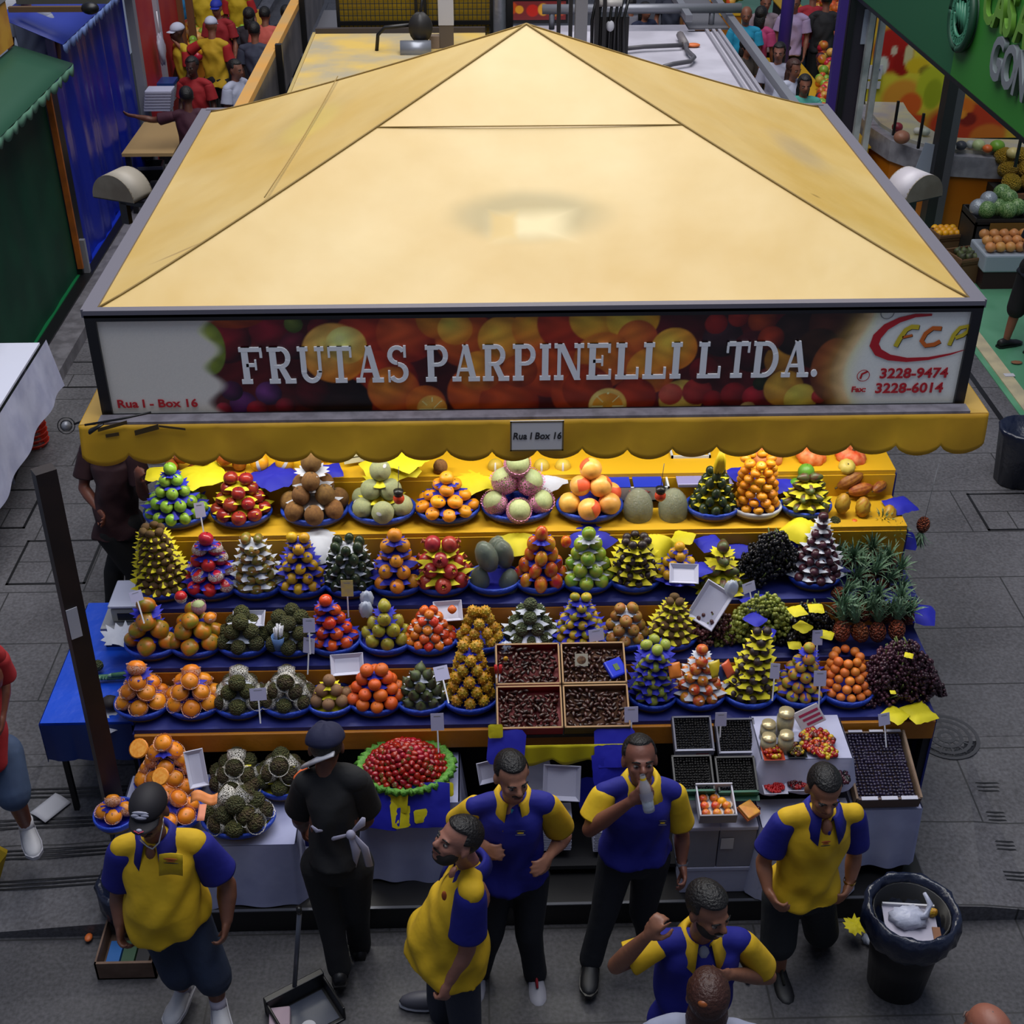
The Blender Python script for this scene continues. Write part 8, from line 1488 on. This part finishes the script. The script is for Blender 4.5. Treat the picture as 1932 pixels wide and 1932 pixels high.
def side_text(s, px, py, pyb, mt, sx):
    a, b = P(px, py, x=FX - .03), P(px, pyb, x=FX - .03); hz = abs(a.z - b.z); me = text_mesh(s, hz / .72, .02, 'lettering', mt, .012, 0, sx, 'LEFT')
    me.transform(Matrix(((0, 0, -1, 0), (-1, 0, 0, 0), (0, 1, 0, 0), (0, 0, 0, 1)))); o = link('lettering', me, t, (-.03, a.y - ya, (a.z + b.z) / 2 - z_b)); return o
for k, ch in enumerate('CASA'): o = side_text(ch, 1868, -42, 52, mat('letter_olive', '5c8a30', .4), .8); o.location.y -= k * .27; o.name = 'raised_letter'
for k, ch in enumerate('GON'): o = side_text(ch, 1880, 66, 158, mat('letter_silver', '8c949c', .3, metal=.4), .8); o.location.y -= k * .29; o.name = 'raised_letter'
# lamp housings at the roof corners
def lamp_housing(px, py, sx, label, mt, rz):
    o = P(px, py, z=2.95); t = thing('flood_lamp', label, 'lamp', o, rz); r_ = .17; L_ = .2
    MB().lathe([(r_, -L_ / 2), (r_, L_ / 2)], 20, Matrix.Rotation(R(90), 4, 'X'), ang=(0, PI)).build('curved_hood', mt, t, solid=.01)
    pts = [(r_ * math.cos(k * PI / 16), r_ * math.sin(k * PI / 16)) for k in range(17)]; mend = mat('hood_end', '7c7464', .6, col2='6a6050', nscale=6)
    for y in (-L_ / 2, L_ / 2): MB().prism([(x, z) for x, z in pts], y - .006, y + .006, Matrix.Identity(4)).build('end_plate', mend, t, smooth=False)
    MB().box(-.03, .03, -.02, .02, -.2, .0).build('bracket', BLACK, t, smooth=False); MB().box(-.02, .45 * -sx, -.02, .02, -.06, -.03).build('arm', BLACK, t, smooth=False); MB().box(-r_, r_, -L_ / 2, L_ / 2, -.01, 0).build('lamp_glass', BLACK, t, smooth=False)
lamp_housing(232, 368, -1, 'beige half-round lamp hood at the left side of the canvas roof', mat('hood_beige', '9a9284', .5), R(-25)); lamp_housing(1722, 368, 1, 'white half-round lamp hood at the right side of the canvas roof', mat('hood_white', 'bcb6bc', .4), R(28))
# produce at the right
def floor_crate(px, py, w_, d_, h_, label, mt, rz=0, name='fruit_crate', z=.16):
    b = P(px, py, z=z); t = thing(name, label, 'crate', b, rz); m = MB(); m.box(-w_, w_, 0, .02, 0, h_).box(-w_, w_, 2 * d_ - .02, 2 * d_, 0, h_).box(-w_, -w_ + .02, 0, 2 * d_, 0, h_).box(w_ - .02, w_, 0, 2 * d_, 0, h_).box(-w_, w_, 0, 2 * d_, h_ - .08, h_ - .06); m.build('body', mt, t, smooth=False)
    MB().box(-w_ - .01, w_ + .01, -.01, .01, h_ - .03, h_).build('rim', mt, t, smooth=False); return b
b = floor_crate(1872, 512, .3, .25, .62, 'tall dark slatted crate stack under the watermelons', mat('slat_dark', '1c1a18', .6))
for k in range(4): MB().box(-.14, .27, -.02, -.01, .1 + k * .13, .19 + k * .13).build('wood_panel', mat('ochre_wood', '7c5a1c', .6), None, False, loc=b, label='ochre wooden slat on the watermelon crate stack', cat='slat', group='slats of the watermelon crates')
for i, (dx, dy, dz, k) in enumerate([(-.22, .1, 0, 'blue_ball'), (-.1, .15, .07, 'blue_ball'), (.0, .1, 0, 'watermelon'), (.15, .2, .07, 'watermelon'), (.22, .1, 0, 'watermelon'), (-.15, .02, 0, 'watermelon'), (.08, .0, 0, 'watermelon'), (.1, .3, .1, 'watermelon')]):
    fruit(k, b + V((dx, .12 + dy, .68 + dz)), .1, 'silver-wrapped melon in the watermelon crate' if k == 'blue_ball' else 'small striped watermelon in the crate at the right', 'silver-wrapped melons' if k == 'blue_ball' else 'small watermelons at the right', None, (.3 * i, .2, i))
b2 = P(1925, 460, z=.16); t = thing('melon_stand', 'dark stand under the knobbly yellow melons', 'stand', b2); MB().box(-.35, .5, 0, .5, 0, .6).build('body', mat('slat_dark', '1c1a18', .6), t, smooth=False); MB().box(-.36, .51, -.02, .02, .56, .62).build('rim', KR, t, smooth=False)
for i in range(9): o = fruit('pumpkin', b2 + V((-.22 + .22 * (i % 3), .1 + .18 * ((i // 3) % 3), .72 + .1 * (i // 3))), .12, 'knobbly yellow melon heaped at the right edge', 'yellow melons at the right edge', 'melon', (.3, .2, i)); o.data = CACHE.setdefault('ymel', [MB().lathe(rnd_prof(.08, .04, .85), 30, wob=lambda t, j: 1 + .05 * math.cos(8 * t)).mesh('melon', vor(smat('knobbly_yellow', 'b8941c', .5), 8))])[0]
b3 = P(1900, 545, z=.16); t = thing('onion_table', 'low dark table with white cloth and onions at the right edge', 'table', b3); MB().box(-.3, .6, 0, .5, 0, .36).build('base', mat('maroon_box', '2c1014', .6), t, smooth=False); MB().box(-.32, .62, -.02, .5, .2, .4).build('cloth', mat('white_cloth2', '9aa4b0', .7), t, smooth=False, bevel=.02)
for i in range(18): fruit('onion', b3 + V((-.25 + .11 * (i % 6), .08 + .12 * (i // 6), .46 + .03 * (i // 6))), .06, 'pale brown onion on the white cloth at the right edge', 'onions at the right edge', None, (.3, .2, i))
for (px, py, w_, rz, lb) in [(1835, 535, .2, .3, 'brown carton of dark roots right of the roof corner'), (1790, 490, .16, .2, 'brown carton with bananas beside the roof edge')]:
    b = floor_crate(px, py, w_, w_ * .9, .3, lb, mat('carton_brown', '6a4c30', .7), rz, 'open_carton')
    for i in range(12):
        fruit('fig' if w_ > .18 else 'yellow_melon', b + V((-.13 + .07 * (i % 4), .1 + .09 * (i // 4), .28)), .045, ('dark root in' if w_ > .18 else 'yellow fruit in') + ' the ' + lb.split(' right')[0].split(' beside')[0], 'contents of the ' + lb, 'root' if w_ > .18 else 'fruit', (.5, .3, i), skip=('paper_band',))
for i, (px, py) in enumerate([(1770, 450), (1785, 440), (1800, 452)]): fruit('pomelo', P(px, py, z=.25), .08, ['left', 'top', 'right'][i] + ' green melon on the floor beside the dark column', None, 'melon')
b = P(1912, 905, z=.16); t = thing('trash_bin', 'dark bin with black bag at the right edge below the roof corner', 'bin', b); MB().lathe([(0, 0), (.16, 0), (.2, .45), (.22, .5), (.2, .52), (.15, .4), (0, .35)], 22, wob=wb).build('body', MATS['bag_navy'], t); MB().ell((-.05, -.05, .4), (.04, .03, .02)).build('green_scrap', mat('scrap_green', '2c9c4c', .5), t)
t = thing('litter', 'small bright green scrap on the floor under the right awning corner', 'litter', P(1797, 842, z=.16)); MB().ell((0, 0, .015), (.04, .03, .015), 8, 6).build('scrap', MATS['scrap_green'], t)
t = thing('litter', 'white paper scrap on the green floor', 'litter', P(1904, 708, z=.17)); MB().box(-.05, .05, -.03, .03, 0, .006).build('scrap', WP, t, smooth=False)
t = thing('litter', 'brown leaf on the green floor', 'litter', P(1918, 684, z=.17)); MB().ell((0, 0, .004), (.06, .04, .004), 8, 6).build('leaf', KR, t)
# table, scale and crates in the left passage
t = thing('packing_table', 'wooden packing table with white boxes in the left passage', 'table', P(320, 270, z=1.05)); MB().box(-.5, .12, -.4, .9, -.04, 0).build('table_top', mat('table_tan', 'a08458', .6), t, smooth=False)
for x in (-.45, .07): MB().box(x - .03, x + .03, -.35, -.3, -.9, -.04).build('leg', BLACK, t, smooth=False)
for k in range(7): MB().box(-.17, .17, -.13, .13, 0, .035).build('foam_box', FB, None, False, loc=P(300, 205, z=1.1) + V((.01 * k, -.01 * k, .04 * k)), bevel=.005, label='white foam tray in the leaning stack on the packing table', cat='tray', group='trays on the packing table')
t = thing('weighing_scale', 'blue-topped scale in the left passage by the red partition', 'scale', P(308, 185, z=1.0)); MB().box(-.18, .18, -.15, .15, 0, .2).build('body', STL, t, smooth=False); MB().box(-.2, .2, -.17, .17, .2, .24).build('pan', mat('pan_blue', '1c3c7c', .3), t, smooth=False)
for i, (px, py, z_) in enumerate([(262, 300, .16), (262, 275, .5), (285, 330, .16), (300, 300, .16)]):
    b = P(px, py + 20, z=z_); t = thing('plastic_crate', 'dark plastic crate behind the left lamp hood, ' + ['front left', 'upper', 'nearest', 'right'][i] + ' one', 'crate', b, .1); m = MB(); m.box(-.2, .2, -.15, -.13, 0, .3).box(-.2, .2, .13, .15, 0, .3).box(-.2, -.18, -.15, .15, 0, .3).box(.18, .2, -.15, .15, 0, .3).box(-.2, .2, -.15, .15, 0, .02); m.build('body', MATS['crate_black'], t, smooth=False); MB().box(-.21, .21, -.16, -.14, .26, .3).build('rim', MATS['crate_rim'], t, smooth=False)
def far_heap(px0, py0, px1, py1, z, kinds, n, r_, label, group, seed):
    q = random.Random(seed)
    for i in range(n):
        p = P(q.uniform(px0, px1), q.uniform(py0, py1), z=z); k = kinds[int(q.random() * len(kinds))]; fruit(k, p + V((0, 0, q.uniform(0, .15))), r_ * q.uniform(.8, 1.2), label, group, 'fruit', (q.uniform(0, 3), 0, q.uniform(0, 6)), skip=('stem', 'sticker', 'foam_net', 'paper_band', 'calyx'))
def stand_(px0, py0, px1, py1, z, label, mt):
    a, b, c = P(px0, py1, z=z), P(px1, py1, z=z), P(px1, py0, z=z); t = thing('fruit_stand', label, 'stand', (a.x, a.y, ZG)); MB().box(0, b.x - a.x, 0, c.y - a.y, 0, z - ZG).build('body', mt, t, smooth=False); MB().box(-.02, b.x - a.x + .02, -.02, c.y - a.y, z - ZG, z - ZG + .02).build('top', YCL, t, smooth=False)
stand_(318, 25, 385, 115, 1.0, 'fruit stand in the left passage at the top', OR)
far_heap(318, 25, 385, 112, 1.08, ['mango', 'nectarine', 'grapefruit', 'red_apple', 'lime', 'onion'], 110, .07, 'fruit heaped on the stand in the left passage', 'fruit of the left passage stand', 1)
stand_(410, 20, 475, 75, 1.0, 'red fruit stand in the left passage', mat('navy_box', '101c5c', .6)); far_heap(418, 20, 465, 58, 1.08, ['apple_bare', 'pomegranate'], 60, .07, 'red apple heaped behind the man in the blue cap', 'red apples of the left passage', 2)
far_heap(430, 60, 470, 70, 1.05, ['lime'], 20, .05, 'lime in the row before the red apples', 'limes of the left passage', 3)
for i, (px, py, s_) in enumerate([(352, 30, .13), (375, 35, .12), (335, 55, .1)]): MB().ell((0, 0, .08), (s_, s_, s_ * .9), 14, 9, disp=lambda a, b: 1 + .12 * math.sin(5 * a + 4 * b)).build('plastic_bag', MATS['bag_white'], None, loc=P(px, py, z=1.15), label='white plastic bag on the left passage fruit, %s' % ['middle', 'right', 'left'][i], cat='bag')
# stands right of the crowd
stand_(1548, 110, 1640, 280, .9, 'sloping fruit stand in the right passage', YCL)
far_heap(1545, 95, 1590, 235, .98, ['grapefruit', 'mango', 'pale_melon', 'red_apple', 'lime', 'plum', 'nectarine'], 150, .06, 'mixed fruit on the stand in the right passage', 'fruit of the right passage stand', 4)
stand_(1330, -60, 1400, 30, 1.0, 'fruit stand at the top right of centre', OR); far_heap(1330, -20, 1400, 12, 1.1, ['pale_melon', 'lime', 'grapefruit'], 50, .08, 'yellow fruit on the stand at the top', 'yellow fruit at the top', 5)
far_heap(1540, 0, 1590, 90, 1.0, ['apple_bare', 'nectarine', 'tangerine'], 60, .07, 'red fruit hanging heap beside the purple partition', 'red fruit beside the purple partition', 6); stand_(1545, 0, 1590, 95, .9, 'dark fruit stand beside the purple partition', DARKW)
# ------------------------------------------------------------------ the crowd
def walker(px, py, label, yaw, shirt, sk='80503c', hair=None, style='short', pants='dark', slc=None, h=1.68, arm=None, cap=None, short=False, z0=ZG, bag=None, lean=0):
    hc = P(px, py, z=z0 + h - .1); bd = V((math.sin(R(yaw)), -math.cos(R(yaw)), 0)); rt = bd.cross(V((0, 0, 1))); k = h / 1.7; J = dict(head=hc); n_ = J['neck'] = hc - V((0, 0, .16 * k)) - bd * .03
    up = lambda z: V((0, 0, z * k)); g = V((hc.x, hc.y, z0)) - bd * .05
    J['pelvis'] = g + up(.95)
    for s_, q in (('R', 1), ('L', -1)):
        J['sh' + s_] = n_ + rt * .18 * q - up(.07); J['el' + s_] = J['sh' + s_] + rt * .05 * q - up(.28); J['wr' + s_] = J['el' + s_] + bd * .1 - up(.22)
        J['kn' + s_] = g + rt * .1 * q + bd * .04 * q + up(.48); J['an' + s_] = g + rt * .11 * q + bd * .08 * q + up(.08)
        if arm and s_ in arm: d = arm[s_]; J['el' + s_] = J['sh' + s_] + V(d[0]) * .27; J['wr' + s_] = J['el' + s_] + V(d[1]) * .25
    pm = {'dark': DJEAN, 'jean': MATS['denim_light'], 'black': MATS['black_trousers']}[pants]
    return person('person', label, J, bd - V((0, 0, .1)), bd, sk, hair=hair, style=style, shirt=cloth(shirt), sleeve=cloth(slc) if slc else None, pants=pm, shorts=short, shoes=(BSH, BLACK), vox=.02, cap=cap, root_z=z0)
WC = mat('cap_white', 'b0b4c8', .7)
walker(334, 60, 'man in white cap and yellow shirt with red sleeves, left passage', -60, 'b89c20', slc='9c1418', cap=WC, style=None, sk='3c241c')
walker(399, 48, 'big man in white cap and yellow vest seen from behind, left passage', 170, 'b08c10', slc='9c1418', cap=WC, style=None, pants='black', h=1.8, arm={'L': ((-.8, .2, -.5), (-.6, .3, .5))})
walker(362, 125, 'man in red polo shirt at the packing table', -15, '8c1018', sk='3c2018', pants='black', h=1.65)
walker(352, 182, 'person in maroon shirt stretching an arm over the packing table', 190, '3a1024', h=1.6, sk='5c3424', arm={'L': ((-.95, .1, -.2), (-.95, .05, .2))})
walker(480, 58, 'man in grey t-shirt seen from behind in the left passage', 175, '34384a', h=1.72, pants='dark')
walker(445, 130, 'young man in white top with dark strap in the left passage', 60, 'a0a4b8', h=1.6, sk='7c5040')
walker(408, 15, 'man in red shirt and blue cap behind the fruit, left passage', -10, '8c1820', cap=mat('cap_blue', '1c2c9c', .7), style=None)
walker(500, 28, 'person in salmon shirt beyond the grey t-shirt', 170, 'c0584c', h=1.6)
walker(470, 30, 'woman with dark hair before the red apples', 180, '28242c', style='long', h=1.55, sk='7c4c3c')
walker(380, -25, 'seller in yellow shirt at the very top left', 0, 'b89810', h=1.75)
walker(445, -30, 'second seller in yellow shirt at the top left', 0, 'b89810', h=1.75, slc='9c1418'); walker(335, -25, 'person in blue shirt at the top left corner of the passage', 10, '1c6c9c')
walker(540, 25, 'person in dark clothes by the yellow parapet', 180, '1c1c24', h=1.6)
walker(1408, 28, 'man in bright cyan t-shirt in the right crowd', -10, '1c8cb0', sk='80503c', style='bald', hair=mat('hair_grey', '5c504c', .7), h=1.7)
walker(1436, 28, 'woman in pink top beside the cyan t-shirt', 150, 'b03c6c', style='long', h=1.65)
walker(1410, 88, 'dark-haired woman with a white bag walking in the right crowd', 40, '3c342c', style='long', h=1.6)
walker(1470, 98, 'woman in white printed t-shirt in the right crowd', -20, 'a0a0b4', style='long', h=1.65, sk='8c5c4c')
walker(1498, 130, 'woman in white t-shirt looking down in the right crowd', 30, 'b4b8cc', style='long', h=1.62, sk='80503c', hair=BRH)
walker(1518, 160, 'woman with long dark hair in teal shirt, nearest of the crowd', 0, '4c9c90', style='long', h=1.6)
walker(1500, 5, 'person in lavender shirt behind the purple pole', -20, 'a490b4', h=1.7, pants='black')
walker(1535, -10, 'person in red top and denim shorts at the top right', 170, '9c1c2c', pants='jean', short=True, h=1.7); walker(1560, 0, 'person in black shorts beside the denim shorts', 170, '1c1c20', pants='black', short=True)
walker(1218, 20, 'dark-haired woman in navy shirt at the far counter', 30, '1c2440', style='long', h=1.6); walker(1190, 8, 'person in grey shirt at the far counter', 170, '6c6c78', h=1.65)
walker(1270, -30, 'person in blue jeans behind the pale roof', 0, '2c3040', pants='jean', h=1.75); walker(1445, 5, 'person with pale shirt in the back of the right crowd', 0, '8c7c84', h=1.65)
walker(1992, 385, 'woman in dark skirt and blue shoes walking off the right edge', 110, '101828', style='long', pants='black', short=True, h=1.62, sk='80503c', z0=.16)
walker(45, -12, 'person in grey shirt on the far left roof walk', 10, '8c90a0', h=1.65, z0=1.6)
